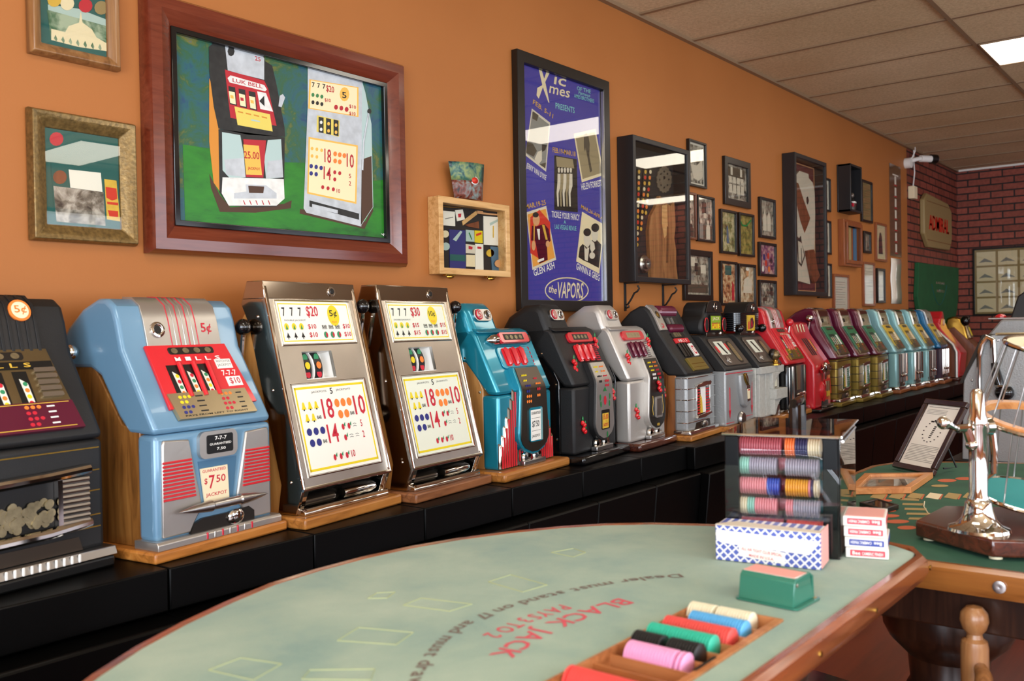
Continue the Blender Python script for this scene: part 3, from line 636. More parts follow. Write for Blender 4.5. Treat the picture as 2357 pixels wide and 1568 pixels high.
    m1 = MB(); rows(lambda v: tc-half(v), lambda v: tc+half(v), .0755, .42, .026, body, m1); m1.build('tongue_casting', o, .004)
    m2 = MB(); rows(lambda v: tc-half(v, .010), lambda v: tc+half(v, .010), .0865, .416, .030, 'gunmetal' if kind == 'teal' else ('silver_cast' if kind == 'black' else 'dark_metal'), m2)
    def tf(v): return (Matrix.Translation((0, fy(v)-.0305, 0)))
    cols = [(-.045, .385, 3, 'yellow'), (-.045, .365, 2, 'yellow'), (-.045, .345, 3, 'blue_ink'), (-.045, .325, 2, 'blue_ink'), (-.045, .305, 3, 'orange_ink'), (-.045, .285, 3, 'orange_ink'), (.035, .37, 2, 'red_ink'), (.035, .35, 3, 'orange_ink'), (.035, .33, 2, 'red_ink'), (.035, .305, 2, 'orange_ink')]
    if kind == 'silver': cols = [(-.035, .395-k*.018, 3, 'yellow' if k < 3 else 'white') for k in range(5)]+[(.02, .395-k*.018, 3, 'orange_ink' if k < 2 else 'red_ink') for k in range(5)]
    if kind == 'black': cols = [(-.035, .395-k*.02, 3 if k % 2 == 0 else 2, 'yellow' if k < 2 else 'black_ink') for k in range(4)]+[(.02, .395-k*.02, 3, 'orange_ink' if k < 2 else 'red_ink') for k in range(5)]
    for u, v, n_, mt in cols:
        for k in range(n_): m2.M = Matrix.Translation((tc-.012, fy(v)-.031, 0)) @ FV(0); disc(m2, u+k*.014, v, .0062, .0062, 0, mt, 8)
    m2.M = FV(-.031, 0, tc-.012)
    if kind == 'black':
        disc(m2, .012, .25, .014, .02, 0, 'red_ink', 16); m2.flat([(-.006, .29), (.03, .29), (.012, .31)], 0, 'leaf')
        for a, b_ in ((-.035, .265), (-.03, .235), (.06, .265), (.055, .235), (.03, .10)): disc(m2, a, b_, .007, .014, 0, 'leaf', 8)
    if kind == 'silver':
        m2.text('MM', -.002, .026, .095, .108, 'gold_ink', 0)
        for a in (-.045, .065): m2.tube([(a, .15, 0), (a+(.01 if a > 0 else -.01), .18, 0), (a, .21, 0), (a-.004, .24, 0)], .0014, 'gold_ink', 4)
    m2.M = Matrix.Identity(4); m2.build('award_plate', o)
    FJ = FV(-.031, 0, tc-.012)
    j = MB(FJ)
    if kind == 'teal':
        j.prism(rr(-.035, .062, .125, .26, .012), .0, .004, 'teal_paint'); j.box(-.03, .045, .13, .25, .004, .0052, 'paper'); j.text('GUARANTEED', -.027, .042, .232, .243, 'black_ink', .0056); j.text('$7.50', -.022, .032, .18, .207, 'black_ink', .0056); j.text('JACKPOT', -.024, .038, .14, .153, 'black_ink', .0056)
        for zz in (.217, .168): j.box(-.026, .04, zz, zz+.0012, .0052, .0056, 'black_ink')
        j.box(.047, .058, .128, .255, .004, .006, 'light_blue')
    elif kind == 'black':
        j.prism(rr(-.028, .05, .125, .21, .008), .0, .003, 'black'); j.box(-.025, .035, .13, .195, .003, .0042, 'yellow_card'); j.text('15.00', -.022, .03, .168, .19, 'red_ink', .0048); j.text('JACKPOT', -.02, .032, .134, .152, 'red_ink', .0048)
    else:
        j.prism(rr(-.03, .045, .135, .235, .008), .0, .008, 'silver_cast'); j.box(-.02, .035, .145, .225, .008, .009, 'grey_brown')
    j.build('jackpot_window', o, .001)
    if kind == 'teal':
        fl = MB(FV(0))
        for sx in (-1, 1):
            for k in range(7):
                a = .195-k*.016; top = .125+k*.0335; x_ = a*sx
                fl.tube([(x_, .042, .0), (x_, top, .0), (x_+.003*sx, top+.012, -.004)], [.0078, .0078, .003], 'chrome_brown' if k < 4 else 'gunmetal', 8)
                fl.box(x_-sx*.008-.003, x_-sx*.008+.003, .042, top, .0, .0095, 'red_plate')
        for k in range(9): x_ = -.07+k*.018; fl.tube([(x_, .042, 0), (x_, .10, 0)], .006, 'gunmetal', 6); fl.box(x_+.0065, x_+.0115, .042, .10, .0, .007, 'red_plate')
        fl.build('fluted_ornament', o)
    else:
        for (u, v) in ((-.135, .41), (.155, .50), (.165, .27), (-.13, .15)) if kind == 'black' else ((-.135, .42), (.165, .49), (.175, .25), (-.13, .17), (.05, .285)):
            ch = MB(Matrix.Translation((0, fy(v)-(.033 if abs(u) < .06 else .0), 0)) @ FV(0))
            for a, b_ in ((-.012, .016), (.004, .006), (-.004, -.012), (.010, -.022)): ch.ell((u+a, v+b_, .006), .011, .011, .009, 'cherry', 10)
            for a, b_ in ((.018, .012), (.022, -.004), (-.004, .032)): ch.ell((u+a, v+b_, .003), .006, .013, .003, 'leaf', 8)
            ch.build('cherry_ornament', o)
    t = MB(); t.box(tc-.085, tc+.08, -.03, .0, .036, .056, 'steel'); t.build('payout_tray', o, .003)
    t = MB(FV(0))
    for u in (tc-.045, tc+.035): t.lathe([(.0, 0), (.026, .004), (.028, .012), (.024, .02), (.0, .022)], (u, .066, .0), 'chrome', 16)
    t.build('payout_cup', o)
    return o
gooseneck('teal slot machine with oak side and chrome and red fluted front', (2.885, -.358, ZT), R_(6.5), 'teal', 'teal_paint', 'teal_side', pw=.50)
gooseneck('matte black slot machine with red cherries and polished tongue-shaped award plate', (3.375, -.362, ZT), R_(7.5), 'black', 'black_matte', 'black_gloss', W=.41, pw=.47, pm_='black_gloss')
gooseneck('silver slot machine with red cherries and black tongue-shaped award plate', (3.83, -.355, ZT), R_(6), 'silver', 'silver_paint', 'black_gloss', W=.40, pw=.43, pm_='dark_base')

# ---------- black machine with maroon coil ----------
m7 = hightop('black and silver-banded slot machine with maroon coil and red louvred window', (4.29, -.40, ZT), R_(7), body='black_matte', side='zebra', kind='coil', head='charcoal', face='black_matte', lower='grey_hammer', basem='base_oak', plankw=.45)
for ch in list(m7.children):
    if ch.name.split('.')[0] in ('reel_window', 'face_plate', 'coin_head', 'jackpot_card', 'award_card'): bpy.data.objects.remove(ch)
FM, L = FS(HTC[1], HTC[3]); FH, LH = FS(HTC[3], HTC[5])
cl = MB(); cl.lathe([(.02, 0)]+[((.034 if k % 2 else .027), .010*k) for k in range(1, 23)]+[(.02, .23)], (-.095, .205, .640), 'maroon_paint', 18, 'x'); cl.build('maroon_coil', m7)
MB().lathe([(.012, 0)]+[((.024 if k % 2 else .019), .009*k) for k in range(1, 21)]+[(.012, .19)], (-.07, .150, .553), 'maroon_paint', 16, 'x').build('lower_coil', m7)
cp = MB(); patch(cp, HTC, 3, 6, -.185, -.10, .010, 'silver_cast'); cp.M = FH; cp.cyl((-.142, .085, .010), .022, .003, 'dark_metal').cyl((-.142, .085, .0125), .014, .002, 'brass').text('5', -.16, -.124, .01, .055, 'red_ink', .0112); cp.build('coin_plate', m7, .002)
MB(FH).box(-.06, .10, .035, .07, .0, .004, 'black').box(-.02, -.01, .035, .07, .004, .008, 'steel').box(.03, .04, .035, .07, .004, .008, 'steel').build('coil_gap', m7)
MB(FM).prism(rr(-.085, .085, .205, .235, .008), .0, .006, 'dark_metal').box(-.05, -.03, .21, .235, .006, .009, 'coin').box(-.02, .0, .21, .235, .006, .009, 'coin').box(.01, .03, .21, .235, .006, .009, 'coin').build('coin_escalator', m7)
nm = MB(FM).box(-.09, .10, .172, .2, .0, .008, 'red_plate')
for k, ch in enumerate('MILLS'): nm.text(ch, -.05+k*.025, -.035+k*.025, .178, .194, 'white', .0085)
nm.build('name_bar', m7, .001)
for k in range(3): MB(FM).tube([(-.07+k*.035, .09, .003), (-.07+k*.035, .168, .005)], .014, 'black_gloss', 8).build('reel_cover', m7)
MB(FM).box(.055, .105, .09, .165, .0, .008, 'paper').box(.065, .095, .10, .15, .008, .0086, 'red_ink').box(.072, .088, .11, .14, .0086, .009, 'paper').build('jackpot_card', m7)
MB(FM).prism([(-.10, .005), (.11, .005), (.10, .078), (-.11, .078)], .0, .012, 'gold_paint').box(-.09, .09, .04, .044, .012, .0125, 'brass').box(-.09, .09, .02, .022, .012, .0125, 'brass').build('award_card', m7, .003)

# ---------- grey machines with a vendor-style head ----------
def vendor(label, loc, rz, kind):
    o = thing('slot_machine', label, 'slot machine', loc, rz); W = .40; hw = .2
    plank(o, .425 if kind == 'eagle' else .41, -.03, .40, .03, 'base_oak')
    MB().prism([(.07, .03), (.39, .03), (.39, .50), (.24, .50), (.16, .46), (.08, .34)], -hw-.006, hw-.004, 'orange_wood' if kind == 'eagle' else 'grey_hammer', 'x').build('cabinet', o, .012)
    sc = MB()
    for zz in (.33, .17): sc.ell((-hw-.006, .10, zz), .004, .008, .008, 'chrome', 8)
    sc.build('side_screws', o)
    top = [(.0, .32), (.0, .335), (.13, .50), (.15, .515), (.39, .515), (.39, .45), (.16, .45), (.06, .32)]
    MB().prism(top, -hw, hw, 'charcoal' if kind == 'eagle' else 'charcoal', 'x').build('upper_casting', o, .012, seg=3)
    FM, L = FS((.0, .335), (.13, .50))
    MB(FM).prism(rr(-.165, .165, .015, L-.012, .02), .0, .008, 'grey_brown').build('face_plate', o, .003)
    MB(FM).box(-.12, .0, .085, .175, .008, .0095, 'award_cream').prism([(-.085, .165), (-.06, .165), (-.035, .09), (-.055, .09), (-.07, .12)], .0095, .0102, 'black').build('reel_window', o)
    if kind == 'eagle':
        MB(FM).prism(rr(-.145, -.122, .10, .145, .01), .008, .0095, 'red_plate').build('window_mark', o); MB(FM).prism(rr(.002, .028, .115, .16, .01), .008, .0095, 'red_plate').build('window_mark', o)
    sl = MB(FM); sl.prism(rr(.04, .11, .025, .175, .03), .008, .010, 'dark_metal'); sl.prism(rr(.052, .098, .035, .165, .022), .010, .0115, 'card_metal')
    for k in range(9): sl.box(.058, .092, .045+k*.013, .048+k*.013, .0115, .012, 'tan')
    sl.build('award_strip', o)
    MB(FM).lathe([(.024, 0), (.024, .004), (.016, .006), (.0, .002)], (-.09, .05, .008), 'steel', 20).build('lock', o)
    # head
    if kind == 'eagle':
        prof = [(-.165, .52), (.165, .52), (.172, .56), (.16, .605), (.12, .63), (.105, .675), (.07, .695), (-.07, .695), (-.105, .675), (-.12, .63), (-.16, .605), (-.172, .56)]
        prof = [(a-.03, b_) for a, b_ in prof]; h = MB().prism(prof, .13, .27, 'black_matte', 'y'); h.build('head', o, .02, seg=3)
        d = MB(FV(.13, 0, -.03)); d.prism([(-.12, .637), (-.09, .69), (-.05, .702), (.05, .702), (.09, .69), (.12, .637)], .0, .006, 'dark_metal'); d.build('crest', o, .002)
        d = MB(FV(.124, 0, -.03)); d.tube([(.018*math.cos(a/12*6.283), .67+.022*math.sin(a/12*6.283), .003) for a in range(12)], .003, 'chrome', 6, True); d.flat([(-.03, .67), (-.015, .68), (-.015, .66)], .003, 'chrome'); d.build('emblem', o)
        for sx in (-1, 1):
            s = MB(FV(.125, 0, -.03)); s.tube([(sx*.125+.025*math.cos(a/10*6.283), .57+.038*math.sin(a/10*6.283), .004) for a in range(10)], .003, 'red_paint', 6, True); s.prism(ellp(sx*.125, .57, .02, .032), .0, .008, 'charcoal'); s.build('side_roundel', o)
        c = MB(FV(.124, 0, -.03)); c.box(-.075, .075, .535, .625, .0, .004, 'black'); c.box(-.067, .067, .542, .618, .004, .006, 'lime'); c.box(-.06, .06, .548, .575, .006, .0064, 'yellow'); c.text('JACK', -.05, .05, .59, .612, 'cream', .0068); c.text('POT 5', -.055, .058, .55, .582, 'red_ink', .0068); c.build('head_card', o)
    else:
        h = MB()
        for k in range(9): zz = .53+k*.012; h.prism(rr(-.18, .18, .12, .26, .04, 4), zz, zz+.008, 'black_gloss'); h.prism(rr(-.175, .175, .125, .26, .04, 4), zz+.008, zz+.012, 'black_matte')
        h.prism([(-.12, .636), (-.085, .68), (-.03, .70), (.03, .70), (.085, .68), (.12, .636)], .11, .24, 'black_matte', 'y'); h.build('head', o)
        d = MB(FV(.11)); d.prism([(-.105, .64), (-.075, .678), (-.03, .692), (.03, .692), (.075, .678), (.105, .64)], .0, .004, 'dark_metal'); d.tube([(.018*math.cos(a/12*6.283), .665+.02*math.sin(a/12*6.283), .006) for a in range(12)], .003, 'chrome', 6, True); d.flat([(-.03, .665), (-.015, .675), (-.015, .655)], .006, 'chrome'); d.build('crest', o)
        c = MB(FV(.12)); c.box(-.058, .058, .532, .622, .0, .006, 'yellow_card'); c.flat([(-.02, .54), (.03, .55), (.045, .58), (.02, .61), (-.015, .60)], .0064, 'purple'); c.flat([(-.05, .54), (-.03, .54), (-.03, .59), (-.05, .58)], .0064, 'red_ink'); c.flat([(.0, .545), (.02, .56), (.01, .60), (-.005, .58)], .0068, 'red_ink'); c.build('head_card', o)
        s = MB()
        for sx in (-1, 1): s.ell((sx*.185, .115, .545), .026, .026, .026, 'black_gloss')
        s.build('head_knobs', o)
    MB().box(-.12, .12, .135, .17, .505, .54, 'gunmetal').ell((.03, .12, .522), .012, .012, .012, 'chrome', 8).build('neck', o, .003)
    # lower
    if kind == 'eagle':
        MB().box(-hw, hw, .0, .08, .03, .325, 'grey_hammer').build('lower_casting', o, .01, seg=3)
        b = MB(FV(0)); b.lathe([(.0, -.06)], (0, 0, 0), 'grey_hammer') if False else None
        b.prism([(-.04, .30), (.16, .30), (.13, .22), (.12, .17), (.10, .13), (.05, .11), (.0, .13), (-.03, .2)], -.01, .022, 'grey_hammer'); b.build('bulge', o, .012, seg=3)
        b = MB(FV(-.022)); b.prism([(.04, .235), (.095, .235), (.10, .15), (.055, .145)], -.002, .002, 'steel'); b.box(.052, .088, .16, .215, .002, .004, 'cream'); b.box(.055, .085, .205, .212, .004, .0044, 'red_ink'); b.build('jackpot_window', o, .001)
        b = MB(FV(-.022)); b.prism([(-.005, .30), (.02, .305), (.045, .275), (.055, .24), (.045, .235), (.025, .25), (.005, .27)], .0, .012, 'brass')
        for k in range(5): b.tube([(.003+k*.009, .295-k*.01, .012), (.018+k*.008, .262-k*.006, .013)], .003, 'coin', 5)
        b.build('feather_crest', o, .002)
        r = MB(FV(0)); r.box(-hw, hw, .306, .31, .0, .0015, 'red_ink'); r.box(-hw, -.09, .045, .048, .0, .0015, 'red_ink'); r.box(.02, .19, .06, .063, .0, .0015, 'red_ink')
        for sx, a in ((-1, -.155), (1, .175)):
            t_ = .235 if sx < 0 else .26
            r.tube([(a, .11, .001), (a, t_-.01, .001), (a+.006, t_, .001), (a+.012, t_-.01, .001), (a+.012, .11, .001)], .0016, 'red_ink', 4); r.flat([(a-.01, .115), (a+.022, .115), (a+.006, .065)], .0015, 'red_ink')
        r.build('red_pinstripes', o)
        MB(FV(0)).lathe([(.0, 0), (.04, .004), (.042, .012), (.034, .022), (.0, .024)], (.0, .055, .0), 'steel', 18).build('payout_cup', o)
    else:
        MB().box(-hw, hw, .02, .08, .03, .322, 'stone').build('lower_casting', o, .006)
        b = MB(FV(.02))
        b.box(-.195, .20, .285, .325, .0, .03, 'stone')
        for k, a in enumerate((-.175, -.135, -.095)): b.box(a-.016, a+.016, .04, .285, .0, .018-.004*k, 'stone')
        b.box(-.07, .0, .04, .285, .0, .012, 'stone'); b.prism([(.0, .19), (.20, .19), (.20, .13), (.0, .13)], .0, .05, 'stone'); b.prism([(.0, .13), (.18, .13), (.10, .12), (.05, .09), (.02, .05), (.0, .04)], .0, .04, 'stone')
        b.prism([(.0, .285), (.20, .285), (.14, .28), (.08, .26), (.04, .225), (.03, .19), (.0, .19)], .0, .03, 'stone'); b.build('stone_relief', o, .006)
        MB(FV(.02)).box(.055, .13, .195, .25, .0, .012, 'card_metal').box(.062, .122, .2, .245, .012, .013, 'award_cream').build('jackpot_window', o)
        MB(FV(.02)).lathe([(.0, 0), (.05, .004), (.052, .012), (.044, .025), (.0, .028)], (.09, .06, .0), 'steel', 18).build('payout_cup', o)
        b = MB(); b.lathe([(.035, 0), (.035, .008), (.02, .012), (.016, .03), (.012, .035)], (.07, .0, .326), 'brass', 14); b.ell((.07, .0, .385), .027, .03, .033, 'bronze', 12); b.ell((.07, -.026, .38), .008, .01, .008, 'bronze', 8); b.ell((.07, .012, .39), .031, .026, .034, 'dark_metal', 12); b.build('bust_ornament', o)
        MB().lathe([(0, 0)] if False else [(.0, -.13), (.0, .13)], (0, 0, 0), 'stone', 6, 'x') if False else None
    return o
vendor('grey slot machine with black jackpot head, gold feather crest and red pinstripes', (4.72, -.41, ZT), R_(4), 'eagle')
vendor('rough stone-grey slot machine with ribbed black head and small bronze bust', (5.145, -.41, ZT), R_(4), 'stone')
# ---------- the far row ----------
t10 = hightop('tall red slot machine with silver head and black-and-chrome grille lower front', (5.57, -.40, ZT), R_(6), body='red_paint', side='orange_wood', kind='tallred', head='silver_cast', face='red_plate', lower='black_gloss', plankw=.42)
ball_lever(t10, .226, .13, .27, .575, .026, mat='red_paint')
# small red machine with eagle
def small_red():
    o = thing('slot_machine', 'short glossy red slot machine with chrome eagle, beside the maroon ones', 'slot machine', (6.0, -.40, ZT), R_(6))
    plank(o, .44, -.04, .40, .02, 'black_gloss')
    MB().prism([(.07, .02), (.39, .02), (.39, .46), (.2, .46), (.08, .3)], -.195, .195, 'orange_wood', 'x').build('cabinet', o, .004)
    MB().prism([(.0, .02), (.0, .30), (.13, .50), (.15, .57), (.19, .58), (.24, .565), (.26, .45), (.1, .28), (.08, .02)], -.2, .2, 'red_paint', 'x').build('front_casting', o, .012, seg=3)
    FM, L = FS((.0, .30), (.13, .50)); s = MB(FM)
    for k in range(3): s.box(-.10+k*.045, -.075+k*.045, .07, .20, .0, .002, 'dark_metal')
    s.box(.06, .08, .10, .19, .0, .002, 'brass'); s.build('reel_window', o)
    F2, L2 = FS((.13, .50), (.15, .57)); s = MB(F2)
    for k in range(3): s.tube([(-.09+k*.07, .01, .004), (-.09+k*.07, .06, .006)], .007, 'chrome', 8)
    s.build('chrome_flutes', o)
    e = MB(FV(-.01)); e.ell((-.02, .28, .01), .035, .035, .02, 'chrome'); e.prism([(-.12, .27), (-.02, .30), (.08, .275), (.12, .285), (.10, .25), (.0, .26), (-.10, .245)], .0, .02, 'chrome'); e.prism([(-.045, .26), (.01, .26), (.0, .2), (-.03, .2)], .0, .015, 'chrome'); e.build('eagle_ornament', o, .003)
    MB(FV(0)).prism(rr(.05, .15, .225, .295, .012), .0, .012, 'chrome').build('mirror_panel', o)
    j = MB(FV(0)); j.prism([(.02, .19), (.15, .2), (.18, .1), (.08, .09)], .0, .01, 'red_paint'); j.box(.04, .075, .12, .185, .01, .013, 'card_metal'); j.box(.09, .125, .12, .185, .01, .013, 'card_metal'); j.box(.05, .08, .085, .12, .01, .013, 'yellow_card'); j.box(.1, .13, .085, .12, .01, .013, 'yellow_card'); j.build('jackpot_window', o)
    f = MB(FV(0)); f.ell((-.03, .13, .0), .035, .06, .02, 'red_paint'); f.ell((.0, .10, .0), .03, .05, .02, 'red_paint'); f.prism([(-.05, .03), (.12, .03), (.12, .06), (-.04, .06)], .0, .003, 'black'); f.build('relief_figure', o)
    ball_lever(o, .222, .16, .26, .60, .026, mat='chrome')
    MB().box(-.05, .13, -.035, .0, .02, .034, 'gunmetal').build('payout_tray', o, .003)
    return o
small_red()
mz = hightop('nearest of the three maroon and gold slot machines', (6.43, -.395, ZT), R_(5.5), body='maroon_paint', side='maroon_paint', kind='maroon', head='chrome_brown', face='green_paint', W=.385, lower='gold_paint', plankw=.415, basem='gold_paint', group='maroon and gold slot machines')
kn = MB().cyl((.2, .16, .46), .03, .03, 'chrome', 'x'); 
dup(mz, (6.86, -.395, ZT), R_(5.5), 'middle one of the three maroon and gold slot machines')
dup(mz, (7.29, -.395, ZT), R_(5.5), 'farthest of the three maroon and gold slot machines')
pz = hightop('nearest of the three pale blue slot machines, beside the last maroon one', (7.77, -.395, ZT), R_(5), body='light_blue', side='purple', kind='pale', head='chrome_brown', face='yellow_card', W=.39, lower='light_blue', plankw=.42, basem='orange_wood', group='pale blue slot machines')
dup(pz, (8.22, -.395, ZT), R_(5), 'middle one of the three pale blue slot machines with chrome trim')
dup(pz, (8.65, -.395, ZT), R_(5), 'farthest of the three pale blue slot machines, beside the deep blue one')
hightop('deep blue and purple slot machine with silver head, after the pale blue row', (9.10, -.395, ZT), R_(5), body='deep_blue', side='purple', kind='pale', head='silver_cast', face='yellow_card', lower='purple', plankw=.43, basem='orange_wood')
# red machine with silver side trim
o = thing('slot_machine', 'red slot machine with humped red top, brown side and silver edge trim', 'slot machine', (9.62, -.40, ZT), R_(5)); plank(o, .42, -.02, .4, .025, 'dark_base')
P = [(.0, .03), (.39, .03), (.39, .50), (.24, .50), (.16, .47), (.03, .33), (.0, .25)]
MB().prism(P, -.19, .19, 'far_brown', 'x').build('cabinet', o, .004)
MB().tube([(-.19, .0, .03), (-.19, .0, .27), (-.19, .03, .34), (-.19, .16, .47), (-.19, .24, .51), (-.19, .39, .51)], .014, 'silver_paint').build('side_trim', o)
MB().prism([(-.02, .03), (.0, .03), (.0, .25), (.17, .48), (.22, .50), (.20, .56), (.15, .55), (.13, .49), (-.04, .26)], -.18, .2, 'red_paint', 'x').build('front_casting', o, .01)
MB().prism([(-.15, .51), (.15, .51), (.14, .56), (.08, .585), (.06, .64), (.02, .66), (-.03, .655), (-.06, .62), (-.13, .59)], .14, .34, 'red_paint', 'y').build('head', o, .018, seg=3)
MB(FV(.14)).cyl((.05, .55, 0), .03, .006, 'cream', 'z').build('head_medallion', o)
# gold-topped machine
o = thing('slot_machine', 'gold arched-top slot machine with dark knob, last by the brick wall', 'slot machine', (10.2, -.45, ZT), R_(5)); plank(o, .42, -.02, .4, .025, 'dark_base')
MB().prism([(.0, .03), (.38, .03), (.38, .45), (.2, .5), (.0, .3)], -.19, .19, 'far_brown', 'x').build('cabinet', o, .005)
MB().prism([(.06, .32), (.10, .50), (.14, .58), (.2, .61), (.27, .59), (.3, .48), (.26, .32)], -.17, .18, 'brass', 'x').build('arched_top', o, .02, seg=3)
F2, _ = FS((.06, .36), (.14, .58)); MB(F2).box(-.1, .1, .03, .16, .0, .012, 'card_metal').box(.02, .08, .05, .14, .012, .016, 'yellow').build('face_plate', o)
MB().ell((-.16, .1, .56), .045, .045, .05, 'black_gloss').build('knob', o)
# ---------------- things on the long wall ----------------
def wq(mb, pts, Y, m):                       # polygon on the wall-parallel plane y=Y, corners read off the photo
    P = [ony(a, b_, Y) for a, b_ in pts]; mb.add([tuple(p) for p in P], [tuple(range(len(P)))], m)
def wtext(mb, t, a, b_, hpx, Y, m, shear=0):  # a,b baseline ends in the photo, on plane y=Y
    A, B = ony(a[0], a[1], Y), ony(b_[0], b_[1], Y); H = ony(a[0], a[1]-hpx, Y).z-A.z
    d = (B-A); L = d.length; d.normalize(); n = Vector((0, -1, 0)); up = n.cross(d)*1.0
    if up.z < 0: up = -up
    old = mb.M; mb.M = Matrix(((d.x, up.x, 0, A.x), (0, 0, -1, A.y), (d.z, up.z, 0, A.z), (0, 0, 0, 1)))
    mb.text(t, 0, L, 0, H, m, 0, shear); mb.M = old
def frame_mb(mb, x0, x1, z0, z1, w, y0, y1, m, prof=None):
    # mitred frame standing off the wall from y0 (front) to y1 (back); w = face width
    n = prof or [(0, y1), (0, y0), (w, y0), (w, y1)]
    V = []; F = []; k = len(n)
    for cx, cz, sx, sz in ((x0, z0, 1, 1), (x1, z0, -1, 1), (x1, z1, -1, -1), (x0, z1, 1, -1)):
        for a, yy in n: V.append((cx+sx*a, yy, cz+sz*a))
    for c in range(4):
        d = (c+1) % 4
        for q in range(k): F.append((c*k+q, d*k+q, d*k+(q+1) % k, c*k+(q+1) % k))
    mb.add(V, F, m)
def picture(label, x0, x1, z0, z1, fw, fm, content, mat_=None, matw=0, depth=.022, group=None, cat='picture', glass=True, extra=None, name='framed_picture', lead=None):
    o = thing(name, label, cat, ((x0+x1)/2, 0, z0), 0, group); cx = (x0+x1)/2
    def L(mb): mb.M = Matrix.Translation((-cx, 0, -z0)) @ mb.M; return mb
    f = L(MB()); frame_mb(f, x0, x1, z0, z1, fw, -depth, -.001, fm, lead); f.build('frame', o, .0025)
    p = L(MB()); a = fw
    p.box(x0+a*.8, x1-a*.8, -.008, -.002, z0+a*.8, z1-a*.8, mat_ or content)
    if matw: p.box(x0+a+matw, x1-a-matw, -.0088, -.008, z0+a+matw, z1-a-matw, content)
    if extra: extra(p)
    p.build('print', o)
    if glass: L(MB()).box(x0+a*.9, x1-a*.9, -.0135, -.0125, z0+a*.9, z1-a*.9, 'glass').build('glass_pane', o)
    return o
# poster
o = thing('framed_poster', 'tall blue show poster in a black frame, hung behind the cherry machines', 'poster', (3.66, 0, 1.32))
def LP(): return MB(Matrix.Translation((-3.66, 0, -1.32)))
pm('poster_blue', '3B38A0', .45, var=.06, vs_=3); pm('frame_black', '17130F', .35); pm('teal_ink', '7CC8C8', .5); pm('mustard', 'D8A83C', .5); pm('sepia', '9A8C6C', .5); pm('sepia_dark', '4A4236', .5); pm('photo_white', 'DAD2C2', .5); pm('skin', 'D8A070', .5); pm('poster_red', 'D03018', .5); pm('poster_orange', 'E8A040', .5)
m_ = LP(); frame_mb(m_, 3.283, 4.045, 1.325, 2.50, .052, -.035, -.001, 'frame_black'); m_.build('frame', o, .003)
m_ = MB(); Y = -.010
m_.box(3.325, 4.01, -.0095, -.004, 1.36, 2.46, 'poster_blue')
Y = -.0100
C3 = lambda x, y: (1190+x*.1913, 120+y*.1913); C4 = lambda x, y: (1190+x*.1913, 420+y*.1913)
wq(m_, [C3(258, 190), C3(285, 175), C3(345, 380), C3(390, 610), C3(378, 605), C3(310, 420)], Y, 'cream'); wq(m_, [C3(365, 205), C3(400, 235), C3(320, 400), C3(262, 560), C3(235, 520), C3(245, 430), C3(300, 400)], Y-.0002, 'cream')
m_.M = Matrix.Identity(4)
wtext(m_, 'ic', C3(440, 385), C3(585, 420), 25, Y, 'cream', .3); wtext(m_, 'mes', C3(385, 490), C3(630, 555), 17, Y, 'cream', .3)
wtext(m_, 'OF THE', C3(722, 455), C3(888, 500), 9, Y, 'teal_ink'); wtext(m_, 'Famous', C3(740, 505), C3(880, 545), 8, Y, 'teal_ink', .2); wtext(m_, 'AMES BROTHERS', C3(688, 545), C3(928, 615), 9, Y, 'teal_ink')
wtext(m_, 'PRESENTS', C3(465, 680), C3(695, 738), 14, Y, 'teal_ink'); wtext(m_, 'FEB. 5-11', C3(190, 620), C3(430, 800), 11, Y, 'mustard')
wtext(m_, 'FEB.19-MAR.18', C3(430, 1205), C3(705, 1258), 12, Y, 'mustard'); wtext(m_, 'JERRY VAN DYKE', C3(105, 1410), C3(345, 1565), 17, Y, 'white'); wtext(m_, 'HELEN FORREST', C4(780, 95), C4(1025, 42), 15, Y, 'white')
wtext(m_, 'TICKLE YOUR FANCY', C4(418, 420), C4(755, 462), 15, Y, 'white'); wtext(m_, 'A', C4(563, 497), C4(590, 499), 8, Y, 'teal_ink'); wtext(m_, 'LAS VEGAS REVUE', C4(455, 560), C4(715, 583), 11, Y, 'teal_ink')
wtext(m_, 'MAR.19-25', C4(110, 325), C4(350, 268), 12, Y, 'mustard'); wtext(m_, 'GLEN ASH', C4(208, 1132), C4(455, 1035), 16, Y, 'white'); wtext(m_, 'MAR.26-APR.4', C4(770, 310), C4(1028, 452), 9, Y, 'mustard'); wtext(m_, 'GWINN & GREG', C4(710, 1045), C4(990, 1190), 16, Y, 'white')
el = [C4(597+258*math.cos(t*math.pi/16), 1300+152*math.sin(t*math.pi/16)) for t in range(32)]
m_.tube([ony(a, b_, Y) for a, b_ in el], .0035, 'cream', 5, True)
wtext(m_, 'the', C4(372, 1320), C4(472, 1345), 18, Y, 'cream', .25); wtext(m_, 'VAPORS', C4(480, 1395), C4(795, 1398), 38, Y, 'cream', .12)
P1 = [C3(178, 678), C3(400, 850), C3(350, 1440), C3(98, 1240)]; P2 = [C3(683, 985), C3(945, 925), C3(1045, 1480), C3(780, 1568)]; P3 = [C3(450, 1240), C3(720, 1290), C4(732, 360), C4(450, 330)]
P4 = [C4(112, 360), C4(352, 282), C4(472, 930), C4(185, 1055)]; P5 = [C4(783, 352), C4(1055, 512), C4(990, 1100), C4(712, 950)]
for P, mt in ((P1, 'photo_white'), (P2, 'cream'), (P3, 'black'), (P4, 'photo_white'), (P5, 'cream')): wq(m_, P, Y-.0004, mt)
def inset(P, s, dy=0): cx = sum(p[0] for p in P)/4; cy = sum(p[1] for p in P)/4; return [(cx+(a-cx)*s, cy+(b_-cy)*s) for a, b_ in P]
Z = Y-.0008
wq(m_, inset(P1, .9), Z, 'grey_ink'); wq(m_, inset(P2, .88), Z, 'sepia'); wq(m_, inset(P4, .91), Z, 'poster_orange'); wq(m_, inset(P5, .94), Z, 'cream')
Z -= .0003
